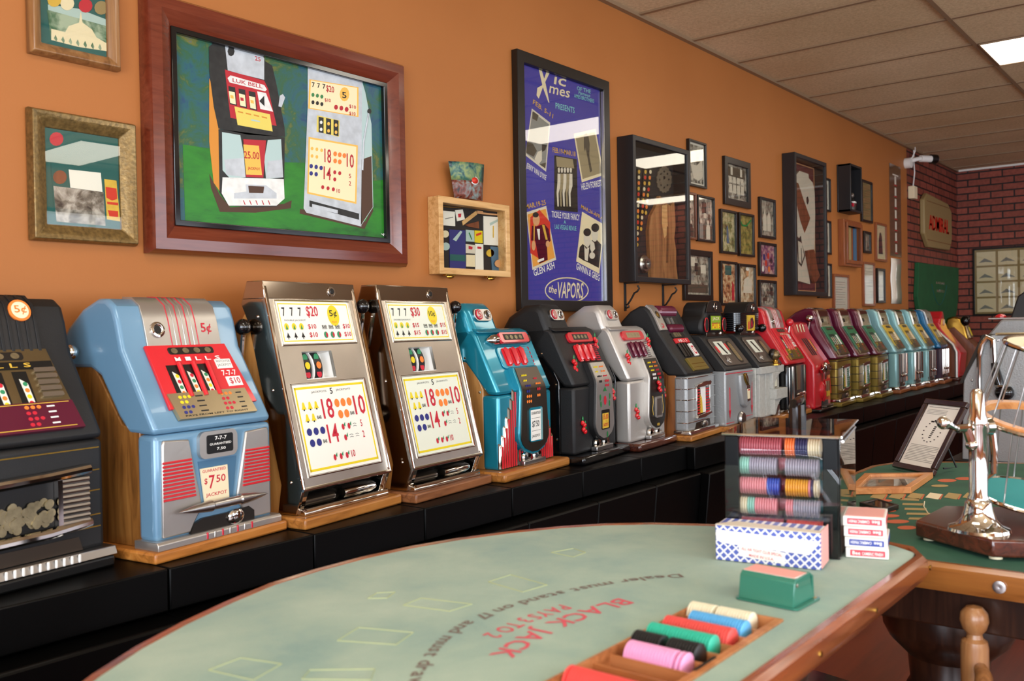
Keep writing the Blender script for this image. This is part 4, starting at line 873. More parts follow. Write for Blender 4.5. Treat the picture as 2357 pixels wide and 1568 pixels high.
wq(m_, [C3(120, 1080), C3(190, 1100), C3(240, 1190), C3(200, 1260), C3(110, 1210)], Z, 'sepia_dark'); wq(m_, [C3(300, 1110), C3(360, 1120), C3(340, 1180), C3(300, 1200)], Z, 'black_ink'); wq(m_, [C3(250, 1200), C3(300, 1180), C3(300, 1300), C3(260, 1350), C3(210, 1290)], Z, 'photo_white'); wq(m_, [C3(270, 1350), C3(350, 1330), C3(340, 1400)], Z, 'sepia_dark'); wq(m_, [C3(190, 710), C3(260, 760), C3(240, 830), C3(185, 800)], Z, 'sepia_dark')
wq(m_, [C3(805, 1000), C3(835, 975), C3(860, 1010), C3(875, 1100), C3(870, 1250), C3(905, 1430), C3(880, 1450), C3(850, 1280), C3(825, 1150), C3(820, 1200), C3(805, 1150)], Z, 'sepia_dark')
wq(m_, [C3(470, 1255), C3(670, 1290), C3(690, 1400), C3(480, 1380)], Z, 'sepia')
for k in range(5):
    x = 490+k*36
    wq(m_, [C3(x, 1400), C3(x+18, 1385), C3(x+28, 1410), C3(x+24, 1450), C3(x+4, 1450)], Z, 'photo_white'); wq(m_, [C3(x-2, 1460), C3(x+32, 1465), C4(x+34, 40), C4(x+10, 130), C4(x+14, 290), C4(x-4, 290), C4(x-14, 120), C4(x-4, 0)], Z-.0001*k, 'sepia' if k % 2 else 'photo_white')
wq(m_, [C4(270, 330), C4(400, 480), C4(400, 700), C4(270, 920), C4(160, 850), C4(160, 420)], Z, 'poster_red')
wq(m_, [C4(180, 520), C4(230, 530), C4(330, 500), C4(380, 560), C4(405, 700), C4(360, 760), C4(370, 930), C4(270, 980), C4(220, 700), C4(170, 700)], Z-.0002, 'maroon_paint')
def woval(cx, cy, rx, ry, F_, z, mt): wq(m_, [F_(cx+rx*math.cos(t*math.pi/8), cy+ry*math.sin(t*math.pi/8)) for t in range(16)], z, mt)
woval(232, 450, 42, 75, C4, Z-.0005, 'skin'); woval(225, 390, 36, 32, C4, Z-.0007, 'black_ink'); woval(200, 760, 24, 60, C4, Z-.0007, 'skin'); woval(370, 740, 24, 40, C4, Z-.0007, 'skin')
wq(m_, [C4(240, 560), C4(275, 560), C4(275, 690), C4(260, 690)], Z-.0007, 'white'); wq(m_, [C4(200, 500), C4(215, 500), C4(212, 700), C4(198, 700)], Z-.0009, 'mustard'); wq(m_, [C4(300, 510), C4(330, 510), C4(370, 690), C4(345, 690)], Z-.0009, 'gold_ink'); wq(m_, [C4(245, 935), C4(325, 905), C4(325, 935), C4(248, 965)], Z-.0009, 'white')
wq(m_, [C4(790, 740), C4(755, 780), C4(740, 900), C4(800, 940), C4(850, 960), C4(985, 1030), C4(1015, 750), C4(960, 690), C4(880, 700), C4(850, 790)], Z, 'black_ink')
wq(m_, [C4(810, 760), C4(830, 800), C4(870, 780), C4(850, 950), C4(815, 930)], Z-.0002, 'photo_white'); wq(m_, [C4(880, 680), C4(930, 730), C4(940, 800), C4(900, 850), C4(880, 800)], Z-.0002, 'photo_white')
woval(845, 680, 42, 100, C4, Z-.0004, 'photo_white'); woval(935, 620, 42, 95, C4, Z-.0004, 'photo_white'); woval(845, 600, 46, 48, C4, Z-.0006, 'black_ink'); woval(942, 545, 48, 52, C4, Z-.0006, 'black_ink'); woval(905, 880, 34, 40, C4, Z-.0006, 'photo_white')
pp = m_; pp.V = [(v[0]-3.66, v[1], v[2]-1.32) for v in pp.V]; pp.build('poster_sheet', o)
LP().box(3.33, 4.0, -.0175, -.0165, 1.37, 2.455, 'glass').build('glass_pane', o)
LP().box(3.99, 3.995, -.033, -.018, 1.38, 2.44, 'steel').build('inner_fillet', o)

# big oil painting
o = thing('framed_painting', 'large painting of two slot machines on green, in a wide reddish wood frame', 'painting', (2.03, 0, 1.5))
def LB(): return MB(Matrix.Translation((-2.03, 0, -1.5)))
prof = [(0, -.001), (0, -.03), (.012, -.05), (.045, -.055), (.075, -.04), (.088, -.03), (.088, -.001)]
m_ = LB(); frame_mb(m_, 1.49, 2.565, 1.494, 2.275, .09, -.05, -.001, 'mahogany_x', prof); m_.build('frame', o)
m_ = LB(); frame_mb(m_, 1.577, 2.478, 1.581, 2.188, .018, -.036, -.001, 'black_gloss'); m_.build('inner_frame', o, .002)
m, nt, b = base('paint_sky'); mp = tex(nt); n = noise(nt, mp, 9, 6, .5, .7); r = ramp(nt, n.outputs[0], [(.32, '1A3E68'), (.45, '205A60'), (.55, '2A5A38'), (.63, '6A6A28'), (.72, '285888')]); nt.links.new(r.outputs[0], b.inputs['Base Color']); b.inputs['Roughness'].default_value = .4; bump(nt, b, n.outputs[0], .3, .002)
m, nt, b = base('paint_grass'); mp = tex(nt, (1, 1, 3)); n = noise(nt, mp, 5, 6, .3, .6); r = ramp(nt, n.outputs[0], [(.3, '0E4612'), (.5, '1E7418'), (.7, '2C861C')]); nt.links.new(r.outputs[0], b.inputs['Base Color']); b.inputs['Roughness'].default_value = .4
pm('pt_black', '20201E', .5, var=.5, vs_=40); pm('pt_silver', 'BCC2C6', .5, var=.14, vs_=30); pm('pt_orange', 'D0882C', .5); pm('pt_red', 'B4202C', .5); pm('pt_cream', 'F2E2B4', .5); pm('pt_white', 'E4E4DE', .5, var=.1, vs_=40); pm('pt_brown', '4A2E1C', .5); pm('pt_pale', 'B0C8C4', .5); pm('pt_yellow', 'E0CC60', .5); pm('pt_edge', 'F0B850', .5)
m_ = MB(); Y = -.020; m_.box(1.585, 2.47, -.0195, -.006, 1.589, 2.18, 'paint_sky')
A = lambda x, y: (x*.40816, y*.40816)
def q(P, k, mt): wq(m_, [A(*p) for p in P], Y-.0003*k, mt)
q([(1030, 815), (1200, 840), (1400, 850), (1600, 915), (1760, 920), (1900, 960), (2100, 1020), (2215, 1010), (2240, 1385), (1045, 1265)], 0, 'paint_grass')
q([(1180, 980), (1240, 1100), (1300, 1170), (1600, 1150), (1645, 1130), (1640, 1175), (1440, 1200), (1240, 1195), (1190, 1060)], 1, 'pt_brown')
q([(1180, 440), (1240, 600), (1240, 1080), (1205, 1030), (1180, 800)], 2, 'pt_orange')
q([(1178, 265), (1235, 215), (1275, 218), (1480, 295), (1495, 345), (1535, 370), (1560, 480), (1605, 720), (1608, 772), (1400, 760), (1232, 725), (1205, 600), (1180, 400)], 3, 'pt_black')
q([(1265, 222), (1470, 295), (1490, 330), (1490, 450), (1285, 400)], 4, 'pt_silver'); q([(1268, 392), (1490, 455), (1512, 500), (1560, 710), (1300, 665)], 4, 'pt_red')
wq(m_, [A(1303+20*math.cos(t*.785), 290+28*math.sin(t*.785)) for t in range(8)], Y-.0015, 'pt_black'); q([(1283, 440), (1300, 425), (1490, 480), (1505, 505), (1495, 515), (1295, 465)], 5, 'pt_white')
wtext(m_, '25', A(1438, 340), A(1470, 348), 10, Y-.0017, 'pt_red'); wtext(m_, 'LUK BELL', A(1312, 462), A(1480, 500), 9, Y-.0018, 'pt_red')
for k in range(3):
    x = 1288+k*57; y = 485+k*14; q([(x, y), (x+38, y+8), (x+48, y+112), (x+8, y+102)], 5, 'pt_black'); q([(x+2, y+28), (x+36, y+36), (x+42, y+104), (x+10, y+96)], 6, 'pt_cream'); q([(x+10, y+50), (x+28, y+54), (x+30, y+72), (x+12, y+68)], 7, 'pt_edge' if k != 1 else 'pt_red')
q([(1450, 515), (1500, 525), (1540, 630), (1468, 615)], 5, 'pt_white'); q([(1462, 570), (1490, 540), (1492, 600)], 6, 'pt_black')
q([(1322, 600), (1522, 645), (1538, 742), (1340, 705)], 6, 'pt_yellow')
for k in range(4): q([(1340+k*45, 625+k*10), (1370+k*45, 632+k*10), (1372+k*45, 640+k*10), (1342+k*45, 633+k*10)], 7, 'pt_orange')
q([(1415, 672), (1465, 682), (1466, 690), (1416, 680)], 7, 'pt_pale')
q([(1232, 728), (1606, 775), (1602, 1120), (1560, 1165), (1440, 1170), (1290, 1160), (1238, 1085)], 3, 'pt_black')
q([(1252, 745), (1355, 762), (1375, 870), (1385, 1000), (1300, 1010), (1255, 960)], 5, 'pt_pale'); q([(1510, 790), (1585, 785), (1597, 1000), (1500, 1010), (1490, 900)], 5, 'pt_pale')
q([(1265, 900), (1375, 890), (1385, 1000), (1275, 985)], 6, 'pt_silver'); q([(1510, 910), (1592, 900), (1595, 1000), (1500, 1005)], 6, 'pt_silver')
q([(1372, 785), (1500, 792), (1485, 1002), (1388, 998)], 6, 'pt_red'); q([(1372, 815), (1460, 822), (1478, 988), (1388, 985)], 7, 'pt_edge'); wtext(m_, '25.00', A(1378, 893), A(1464, 900), 17, Y-.0026, 'pt_red'); wtext(m_, 'JACKPOT', A(1398, 960), A(1468, 966), 8, Y-.0026, 'pt_red')
q([(1255, 1000), (1600, 1010), (1605, 1120), (1560, 1160), (1290, 1160), (1250, 1090)], 5, 'pt_white'); q([(1385, 1040), (1500, 1045), (1560, 1090), (1560, 1120), (1320, 1120), (1320, 1090), (1390, 1080)], 6, 'pt_silver'); q([(1400, 1048), (1490, 1052), (1485, 1090), (1405, 1088)], 7, 'pt_brown')
for k in range(5): q([(1370+k*35, 1130), (1375+k*35, 1130), (1385+k*35, 1155), (1380+k*35, 1155)], 7, 'pt_red')
q([(1570, 600), (1588, 605), (1608, 550), (1595, 530), (1578, 540)], 4, 'pt_silver')
q([(1692, 1178), (2060, 1250), (2100, 1165), (2105, 1190), (2055, 1292), (1690, 1205)], 1, 'pt_brown')
q([(2035, 435), (2060, 520), (2095, 700), (2105, 1168), (2035, 1275)], 3, 'pt_pale'); q([(2040, 900), (2095, 880), (2102, 1168), (2035, 1270)], 4, 'pt_brown')
q([(1735, 365), (1900, 395), (2042, 440), (2038, 1278), (1728, 1200), (1712, 1175), (1735, 600)], 4, 'pt_silver')
for P in ([(1745, 447), (2022, 492), (2022, 660), (1738, 612)], [(1740, 772), (2018, 820), (2010, 1150), (1732, 1092)]):
    q(P, 5, 'pt_edge'); cx = sum(p[0] for p in P)/4; cy = sum(p[1] for p in P)/4; q([(cx+(a-cx)*.94, cy+(b_-cy)*.94) for a, b_ in P], 6, 'pt_cream')
wq(m_, [A(1943+27*math.cos(t*.524), 532+40*math.sin(t*.524)) for t in range(12)], Y-.0023, 'pt_edge'); wtext(m_, '5', A(1930, 552), A(1955, 556), 14, Y-.0026, 'pt_black')
for k in range(3): wtext(m_, '7', A(1760+k*30, 490+k*5), A(1776+k*30, 493+k*5), 11, Y-.0026, 'pt_black')
wtext(m_, '$20', A(1840, 520), A(1885, 530), 17, Y-.0026, 'pt_red'); wtext(m_, '$10', A(1832, 575), A(1866, 580), 9, Y-.0026, 'pt_red'); wtext(m_, '$10', A(1970, 610), A(2008, 618), 9, Y-.0026, 'pt_red'); wtext(m_, '$10', A(1970, 650), A(2006, 656), 9, Y-.0026, 'pt_red')
def dots(P, r, mt, k=8):
    for a, b_ in P: wq(m_, [A(a+r*math.cos(t*.785), b_+r*1.3*math.sin(t*.785)) for t in range(8)], Y-.0003*k, mt)
dots([(1765, 535), (1790, 540), (1815, 545)], 9, 'leaf'); dots([(1765, 577), (1790, 582), (1815, 587)], 9, 'pt_black'); dots([(1895, 605), (1925, 610), (1955, 617)], 11, 'pt_red')
q([(1788, 650), (1915, 680), (1912, 772), (1785, 742)], 5, 'pt_yellow')
for k in range(3): q([(1797+k*42, 658+k*8), (1825+k*42, 664+k*8), (1825+k*42, 752+k*8), (1797+k*42, 746+k*8)], 6, 'pt_black'); dots([(1811+k*42, 690+k*8), (1811+k*42, 730+k*8)], 8, 'pt_edge' if k else 'pt_white', 7)
for t, x0, y0, x1, y1, h in (('18', 1830, 915, 1868, 922, 32), ('10', 1955, 942, 1996, 950, 32), ('14', 1825, 1010, 1866, 1018, 30), ('5', 1968, 1004, 1980, 1006, 10), ('2', 1968, 1046, 1980, 1048, 10), ('10', 1898, 1086, 1918, 1090, 9)): wtext(m_, t, A(x0, y0), A(x1, y1), h, Y-.0026, 'pt_red')
dots([(1760, 838), (1787, 842), (1814, 848), (1760, 880), (1787, 885)], 8, 'pt_edge'); dots([(1890, 868), (1916, 873), (1942, 878), (1890, 908), (1916, 913)], 11, 'orange_ink'); dots([(1755, 937), (1783, 942), (1811, 947), (1755, 978), (1783, 983)], 10, 'blue_ink'); dots([(1888, 972), (1916, 977), (1888, 1012), (1820, 1056), (1850, 1062), (1880, 1068)], 9, 'pt_red')
q([(1745, 1130), (2025, 1205), (2025, 1240), (1745, 1165)], 5, 'pt_black'); q([(1760, 1150), (1905, 1185), (1905, 1205), (1760, 1172)], 6, 'pt_silver')
m_.tube([ony(*A(2078, 640), Y-.002), ony(*A(2050, 800), Y-.002), ony(*A(2044, 960), Y-.002)], .004, 'pt_silver', 5); dots([(2083, 628)], 12, 'pt_black')
m_.tube([ony(*A(2150, 1318), Y-.002), ony(*A(2165, 1330), Y-.002), ony(*A(2160, 1318), Y-.002), ony(*A(2185, 1328), Y-.002)], .0015, 'white', 4)
m_.V = [(v[0]-2.03, v[1], v[2]-1.5) for v in m_.V]; m_.build('canvas', o)

# top left and middle left pictures
pm('mat_green', '0E5A58', .6); photo('photo_night', 3, '0E2A1E', '3C6A4C', 'A8B8A0', 14)
def ex1(p):
    p.M = Matrix.Translation((-1.292, 0, -2.019))
    wq(p, [(108, 22), (245, 60), (247, 118), (118, 92)], -.0092, 'photo_night')
    wq(p, [(110, 10), (180, 20), (245, 45), (246, 62), (180, 50), (112, 40)], -.0090, 'pt_pale')
    wq(p, [(118, 92), (118, 66), (150, 74), (158, 60), (182, 52), (186, 25), (190, 52), (212, 68), (222, 86), (246, 100), (247, 118), (180, 108)], -.0096, 'cream')
    for k in range(7): wq(p, [(124+k*17, 88+k*3.5), (128+k*17, 80+k*3.5), (132+k*17, 90+k*3.5), (130+k*17, 97+k*3.5)], -.0099, 'photo_night')
    for cx, cy, mt in ((125, 0, 'gold_ink'), (155, 8, 'cream'), (197, 13, 'red_ink'), (233, 18, 'tan')): wq(p, [(cx+16*math.cos(t*.524), cy+16*math.sin(t*.524)) for t in range(12)], -.0103, mt)
wood('frame_gold', '8A6038', '5C3A20', 'A87C4C', 'z', .3)
picture('small gilt-framed picture of a white domed building, top left corner', 1.163, 1.421, 2.019, 2.36, .032, 'frame_gold', 'mat_green', extra=ex1, depth=.034, lead=[(0, -.001), (0, -.02), (.008, -.034), (.018, -.03), (.03, -.018), (.036, -.012), (.036, -.001)])
photo('photo_left', 5, '1C1814', '6A6258', 'C0B8B0', 18)
def ex2(p):
    p.M = Matrix.Translation((-1.3085, 0, -1.512))
    for P, mt, k in (([(112, 302), (268, 333), (278, 515), (125, 492)], 'mat_green', 0), ([(123, 428), (238, 442), (243, 520), (130, 510)], 'photo_left', 1), ([(158, 390), (232, 398), (236, 442), (162, 432)], 'paper', 2), ([(240, 412), (268, 416), (277, 510), (246, 505)], 'yellow_card', 2), ([(243, 430), (268, 434), (270, 458), (258, 462), (245, 455)], 'poster_red', 3), ([(248, 484), (272, 486), (272, 500), (252, 498)], 'poster_red', 3), ([(246, 464), (272, 467), (272, 473), (247, 470)], 'poster_red', 3)): wq(p, P, -.0092-.0003*k, mt)
    for cx, cy, mt in ((130, 320, 'red_ink'), (138, 408, 'far_brown')): wq(p, [(cx+16*math.cos(t*.524), cy+16*math.sin(t*.524)) for t in range(12)], -.01, mt)
pm('frame_antique', '7A6238', .35, .5, var=.35, vs_=90, bmp=.5, bs=120)
picture('ornate antique-gold framed collage with white card, left of the large painting', 1.155, 1.462, 1.512, 1.872, .048, 'frame_antique', 'mat_green', extra=ex2, depth=.032, lead=[(0, -.001), (.0, -.016), (.006, -.034), (.02, -.03), (.034, -.02), (.048, -.012), (.048, -.001)])

# oak display box with mementoes
o = thing('display_box', 'light oak glass-front display box of small cards and chips, right of the painting', 'display box', (2.95, 0, 1.47))
LO = lambda: MB(Matrix.Translation((-2.95, 0, -1.47)))
m_ = LO(); frame_mb(m_, 2.722, 3.175, 1.472, 1.785, .026, -.062, -.001, 'light_oak'); m_.build('frame', o, .002)
pm('display_black', '1A1B1E', .7); m_ = LO(); m_.box(2.735, 3.165, -.012, -.004, 1.485, 1.775, 'display_black'); m_.build('backing', o)
LO().box(2.74, 3.16, -.055, -.054, 1.49, 1.77, 'glass').build('glass_pane', o)
S7 = lambda x, y: (940+x*.4209, 80+y*.4209)
def item(nm, lab, cat, P, mt, extra=None):
    Pm = [ony(*S7(*p), -.016) for p in P]; c = sum((Vector(v) for v in Pm), Vector())/len(Pm)
    mb = MB(); n_ = len(P); mb.add([(v.x-c.x, -.003, v.z-c.z) for v in Pm]+[(v.x-c.x, 0, v.z-c.z) for v in Pm], [tuple(range(n_)), tuple(range(n_, 2*n_))]+[(i, (i+1) % n_, n_+(i+1) % n_, n_+i) for i in range(n_)], mt)
    if extra:
        for Q, m2 in extra: mb.add([(ony(*S7(*p), -.0165).x-c.x, -.0035, ony(*S7(*p), -.0165).z-c.z) for p in Q], [tuple(range(len(Q)))], m2)
    ob = mb.build(nm, None, 0, None, (c.x, -.0125, c.z)); tag(ob, lab, cat); return ob
def circ(cx, cy, r): return [(cx+r*math.cos(t*.524), cy+r*math.sin(t*.524)) for t in range(12)]
item('matchbook', 'white matchbook with red scribble at top left of the oak display box', 'matchbook', [(190, 962), (255, 968), (257, 1047), (190, 1042)], 'paper', [([(200, 1005), (245, 995), (246, 1000), (201, 1010)], 'grey_ink')])
item('matchbook', 'tilted white matchbook with red mark beside the wooden stick in the oak box', 'matchbook', [(257, 960), (298, 955), (310, 1010), (268, 1020)], 'paper', [([(272, 980), (290, 978), (288, 998), (274, 1000)], 'red_ink')])
item('wooden_stick', 'short tan wooden bar lying diagonally at the top of the oak display box', 'stick', [(295, 1020), (372, 962), (378, 982), (300, 1043)], 'light_oak')
item('wooden_block', 'dark brown block below the tan wooden bar in the oak display box', 'block', [(310, 1040), (385, 1020), (388, 1060), (330, 1050)], 'far_brown')
item('swizzle_stick', 'pink swizzle stick across the top right of the oak display box', 'swizzle stick', [(378, 962), (408, 965), (410, 972), (502, 982), (502, 990), (408, 982), (378, 978)], 'skin')
item('brass_rod', 'thin brass rod along the top edge inside the oak display box', 'rod', [(188, 938), (290, 945), (290, 949), (188, 942)], 'brass')
item('napkin', 'scalloped white napkin with a pale blue drawing, right side of the oak box', 'napkin', [(412, 992), (510, 998), (512, 1155), (414, 1148)], 'paper', [([(445, 1030), (490, 1008), (492, 1020), (448, 1045)], 'pt_pale'), ([(462, 1045), (468, 1045), (468, 1110), (462, 1110)], 'yellow_card')])
item('postcard', 'dark blue postcard of a tall sign, centre left of the oak display box', 'postcard', [(225, 1065), (312, 1070), (315, 1285), (228, 1280)], 'blue_ink', [([(243, 1120), (285, 1072), (296, 1078), (262, 1130)], 'pt_pale'), ([(228, 1200), (312, 1205), (312, 1240), (228, 1235)], 'mat_green')])
item('matchbook', 'pale green matchbook left of the yellow one in the oak display box', 'matchbook', [(316, 1066), (360, 1070), (362, 1133), (317, 1130)], 'pt_pale', [([(335, 1080), (350, 1120), (345, 1122), (330, 1085)], 'leaf')])
item('matchbook', 'yellow matchbook with red oval in the oak display box', 'matchbook', [(364, 1070), (406, 1073), (407, 1140), (364, 1136)], 'yellow', [([(370, 1090), (400, 1080), (400, 1092), (372, 1102)], 'poster_red')])
item('ticket', 'small lilac ticket above the cream one in the oak display box', 'ticket', [(315, 1145), (364, 1150), (365, 1198), (315, 1195)], 'photo_white', [([(330, 1155), (352, 1160), (350, 1175), (330, 1172)], 'red_ink')])
item('ticket', 'small cream ticket near the bottom of the oak display box', 'ticket', [(318, 1203), (365, 1205), (365, 1270), (318, 1268)], 'cream')
item('tall_card', 'tall white card with red heading beside the napkin in the oak box', 'card', [(367, 1143), (410, 1146), (412, 1292), (368, 1290)], 'paper', [([(378, 1158), (400, 1160), (400, 1172), (378, 1170)], 'red_ink')])
item('poker_chip', 'cream casino chip at the left inside the oak display box', 'poker chip', circ(203, 1090, 20), 'cream')
item('poker_chip', 'pale green casino chip at the left inside the oak display box', 'poker chip', circ(206, 1158, 22), 'pt_pale')
item('poker_chip', 'yellow casino chip under the napkin in the oak display box', 'poker chip', circ(449, 1194, 21), 'yellow_card')
item('ribbon', 'wavy blue ribbon card at the bottom right of the oak display box', 'card', [(450, 1158), (488, 1160), (512, 1200), (514, 1298), (460, 1296)], 'blue_dark')
item('poker_chip', 'pink casino chip at the bottom right of the oak display box', 'poker chip', circ(490, 1252, 22), 'skin').location.y = -.019
for i, xx in enumerate((2.80, 3.06)):
    t = MB().box(-.03, .03, -.05, -.03, -.006, 0, 'brass').ell((0, -.045, -.01), .022, .012, .008, 'brass', 10); ob = t.build('brass_catch', o, .001, None, (xx-2.95, 0, .0025))
# brochure standing on the box
ob = MB()
n_ = 8; V = []; F = []
tl, tr_, br_, bl = [ony(a, b_, -.03) for a, b_ in ((1028, 372), (1110, 380), (1111, 463), (1047, 456))]
for i in range(n_+1):
    t = i/n_
    for j in range(n_+1):
        s_ = j/n_; P = (tl*(1-s_)+tr_*s_)*(1-t)+(bl*(1-s_)+br_*s_)*t; V.append((P.x-2.9, -.028-.02*math.sin(s_*3.1)*1.0-.012*(1-t), P.z-1.787+.002))
for i in range(n_):
    for j in range(n_): F.append((i*(n_+1)+j, i*(n_+1)+j+1, (i+1)*(n_+1)+j+1, (i+1)*(n_+1)+j))
photo('brochure_print', 9, '1E1C1A', '7A3A28', '7E9A98', 22); photo('brochure_top', 12, '142838', '3A6A60', '8A9A60', 24)
ob.add(V, F[:32], 'brochure_top'); ob.add(V, F[32:], 'brochure_print'); 
ob.M = Matrix.Translation((0, -.0506, .0)); ob.M = Matrix.Translation((.055, -.0535, .085)) @ FV(0); disc(ob, 0, 0, .026, .018, 0, 'white'); disc(ob, 0, 0, .020, .013, .0004, 'poster_red')
ob = ob.build('brochure', None, 0, None, (2.9, 0, 1.7855)); s_ = ob.modifiers.new('thick', 'SOLIDIFY'); s_.thickness = .0012; tag(ob, 'curled colour brochure with red oval leaning on top of the oak display box', 'brochure')

# black shadow box with reel strips and rough board
o = thing('shadow_box', 'deep black glass-front shadow box with driftwood board, next to the blue poster', 'shadow box', (4.46, 0, 1.478))
LS = lambda: MB(Matrix.Translation((-4.46, 0, -1.478)))
pm('shadow_black', '1C1B1D', .4); m_ = LS(); frame_mb(m_, 4.16, 4.775, 1.478, 2.24, .028, -.10, -.001, 'shadow_black'); m_.build('frame', o, .003)
LS().box(4.17, 4.765, -.010, -.002, 1.488, 2.23, 'display_black').build('backing', o)
LS().box(4.18, 4.755, -.0915, -.090, 1.50, 2.22, 'glass').build('glass_pane', o)
for i, xx in enumerate((4.215, 4.62)):
    bk = thing('shelf_bracket', 'scrolled black iron wall bracket under the black shadow box, '+('left one' if i == 0 else 'right one'), 'bracket', (xx, 0, 1.36), 0, 'iron brackets under the shadow box')
    MB().box(-.009, .009, -.006, 0, -.03, .118, 'black_matte').box(-.009, .009, -.085, 0, .112, .118, 'black_matte').build('plate', bk, .001)
    MB().tube([(0, -.08, .10), (0, -.09, .085), (0, -.078, .07), (0, -.06, .062), (0, -.04, .03), (0, -.02, .005), (0, -.006, .0), (0, -.012, -.015), (0, -.025, -.012), (0, -.025, -.002)], .005, 'black_matte', 7).build('scroll', bk)
Z8 = lambda x, y: (1400+x*.287, 290+y*.287)
def sitem(nm, lab, cat, P, mt, Y, th, extra=None, F_=Z8, o_=0):
    Pm = [ony(*F_(*p), Y-th) for p in P]; c = sum((Vector(v) for v in Pm), Vector())/len(Pm); n_ = len(P); mb = MB()
    mb.add([(v.x-c.x, -th, v.z-c.z) for v in Pm]+[(v.x-c.x, 0, v.z-c.z) for v in Pm], [tuple(range(n_)), tuple(range(n_, 2*n_))]+[(i, (i+1) % n_, n_+(i+1) % n_, n_+i) for i in range(n_)], mt)
    for k, (Q, m2) in enumerate(extra or []):
        z = Y-th-.0006-.0002*k; mb.add([(ony(*F_(*p), z).x-c.x, z-Y, ony(*F_(*p), z).z-c.z) for p in Q], [tuple(range(len(Q)))], m2)
    ob = mb.build(nm, None, 0, None, (c.x, Y, c.z)); tag(ob, lab, cat); return ob
sitem('weathered_board', 'rough weathered brown board inside the black shadow box', 'board', [(345, 720), (385, 640), (415, 560), (440, 590), (470, 620), (500, 640), (530, 600), (540, 800), (530, 900), (545, 1000), (545, 1110), (560, 1245), (345, 1215), (330, 960), (325, 840)], 'driftwood', -.0105, .02, [([(430, 640), (470, 630), (480, 860), (450, 900), (430, 780)], 'light_oak'), ([(470, 800), (490, 820), (480, 1100), (465, 1100)], 'oak_dark')])
pm('blade', '6E6252', .6, .1)
sitem('saw_blade', 'round perforated metal disc hung in the black shadow box', 'metal disc', [(450+(58+(4 if t % 2 else -2))*math.cos(t*.1963), 430+(104+(6 if t % 2 else -3))*math.sin(t*.1963)) for t in range(32)], 'blade', -.0105, .006, [([(450+9*math.cos(t*.785), 415+14*math.sin(t*.785)) for t in range(8)], 'black')]+[([(450+36*math.cos(a*.785)+6*math.cos(t*1.05), 430+64*math.sin(a*.785)+9*math.sin(t*1.05)) for t in range(6)], 'black') for a in range(8)])
ob = MB(FV(0)).lathe([(.0, 0), (.05, 0), (.05, .012), (.04, .02), (.03, .02), (.03, .035), (.018, .035), (.018, .022), (.0, .022)], (0, 0, 0), 'steel', 24); ob = ob.build('metal_hub', None, 0, None, (ony(*Z8(290, 1105), -.02).x, -.0105, ony(*Z8(290, 1105), -.03).z)); tag(ob, 'round steel hub with a hollow centre at the bottom left of the black shadow box', 'metal hub')
stl = [('leftmost', [(235, 345), (262, 345), (250, 560), (248, 900), (232, 975), (226, 700)]), ('middle', [(285, 345), (318, 345), (300, 560), (272, 700), (262, 850), (245, 850), (262, 620)]), ('rightmost', [(325, 345), (358, 345), (340, 500), (310, 640), (300, 720), (285, 700), (300, 560)])]
random.seed(4)
for nm, P in stl:
    ex = []; cs = ['orange_ink', 'gold_ink', 'poster_red', 'mustard', 'cream']
    y0 = P[0][1]; y1 = max(p[1] for p in P); cxs = (P[0][0]+P[1][0])/2; xe = [p[0] for p in P if p[1] == y1][0]
    n_ = int((y1-y0)/45)
    for k in range(n_): t = (k+.5)/n_; cx, cy = cxs+(xe-cxs)*t, y0+(y1-y0)*t; ex.append(([(cx+10*math.cos(a*.785), cy+17*math.sin(a*.785)) for a in range(8)], cs[(k+len(nm)) % 5]))
    sitem('reel_strip', nm+' black fruit-symbol reel strip hanging in the black shadow box', 'reel strip', P, 'black', -.0105-.003*len(ex)/10, .002, ex)

# small frames
GR = [('1C1A18', '6E6A62', 'C8C2B4'), ('181614', '7A7468', 'B8B2A4')]
for i in range(9): photo('bw%d' % i, i+20, *GR[i % 2], 22)
photo('col_green', 41, '2A3018', '7A8048', 'C8C098', 20); photo('col_room', 42, '3A3010', '6A6A28', 'A89A50', 20); photo('col_shop', 43, '5A2A1C', 'A86A40', 'E0C8A0', 24); photo('col_man', 44, '4A3A28', 'A88860', 'DCD0B8', 18); photo('col_purple', 45, '3A1C3A', '8A4A78', 'D0A8A0', 26)
def figs(x0, x1, z0, z1, seed, pal, n=3, ground=True):
    def f(p):
        rnd = random.Random(seed); w, h = x1-x0, z1-z0; y = -.0091
        if ground: p.box(x0, x1, y-.0001, -.009, z0, z0+h*rnd.uniform(.2, .35), pal[0])
        for k in range(5):
            a = x0+w*rnd.uniform(0, .75); b_ = z0+h*rnd.uniform(.35, .75); p.box(a, min(x1, a+w*rnd.uniform(.12, .3)), y-.0002-.0001*k, -.009, b_, min(z1, b_+h*rnd.uniform(.12, .3)), pal[k % len(pal)])
        for k in range(n):
            cx = x0+w*(k+.6+rnd.uniform(-.15, .15))/(n+.2); hh = h*rnd.uniform(.42, .62); bw = w/(n+1)*.42; c = pal[(k+1) % len(pal)]; t = y-.0008-.0001*k
            p.prism([(cx-bw, z0), (cx+bw, z0), (cx+bw*.95, z0+hh*.62), (cx+bw*.5, z0+hh*.74), (cx-bw*.5, z0+hh*.74), (cx-bw*.95, z0+hh*.62)], t, -.009, c, 'y'); p.prism(ellp(cx, z0+hh*.86, bw*.5, hh*.12, 10), t-.0002, -.009, pal[-1], 'y')
    return f
BWP = ['sepia_dark', 'grey_ink', 'photo_white', 'charcoal', 'photo_white']
pm('frame_blk', '15110E', .3); wood('frame_brn', '6A3A22', '45200F', '7A482C', 'z', .35); wood('frame_red', '8A4A24', '6A3014', '9A5A30', 'z', .35); pm('mat_white', 'DEDACE', .6); pm('doc', 'E6E2DA', .4, var=.04, vs_=60)
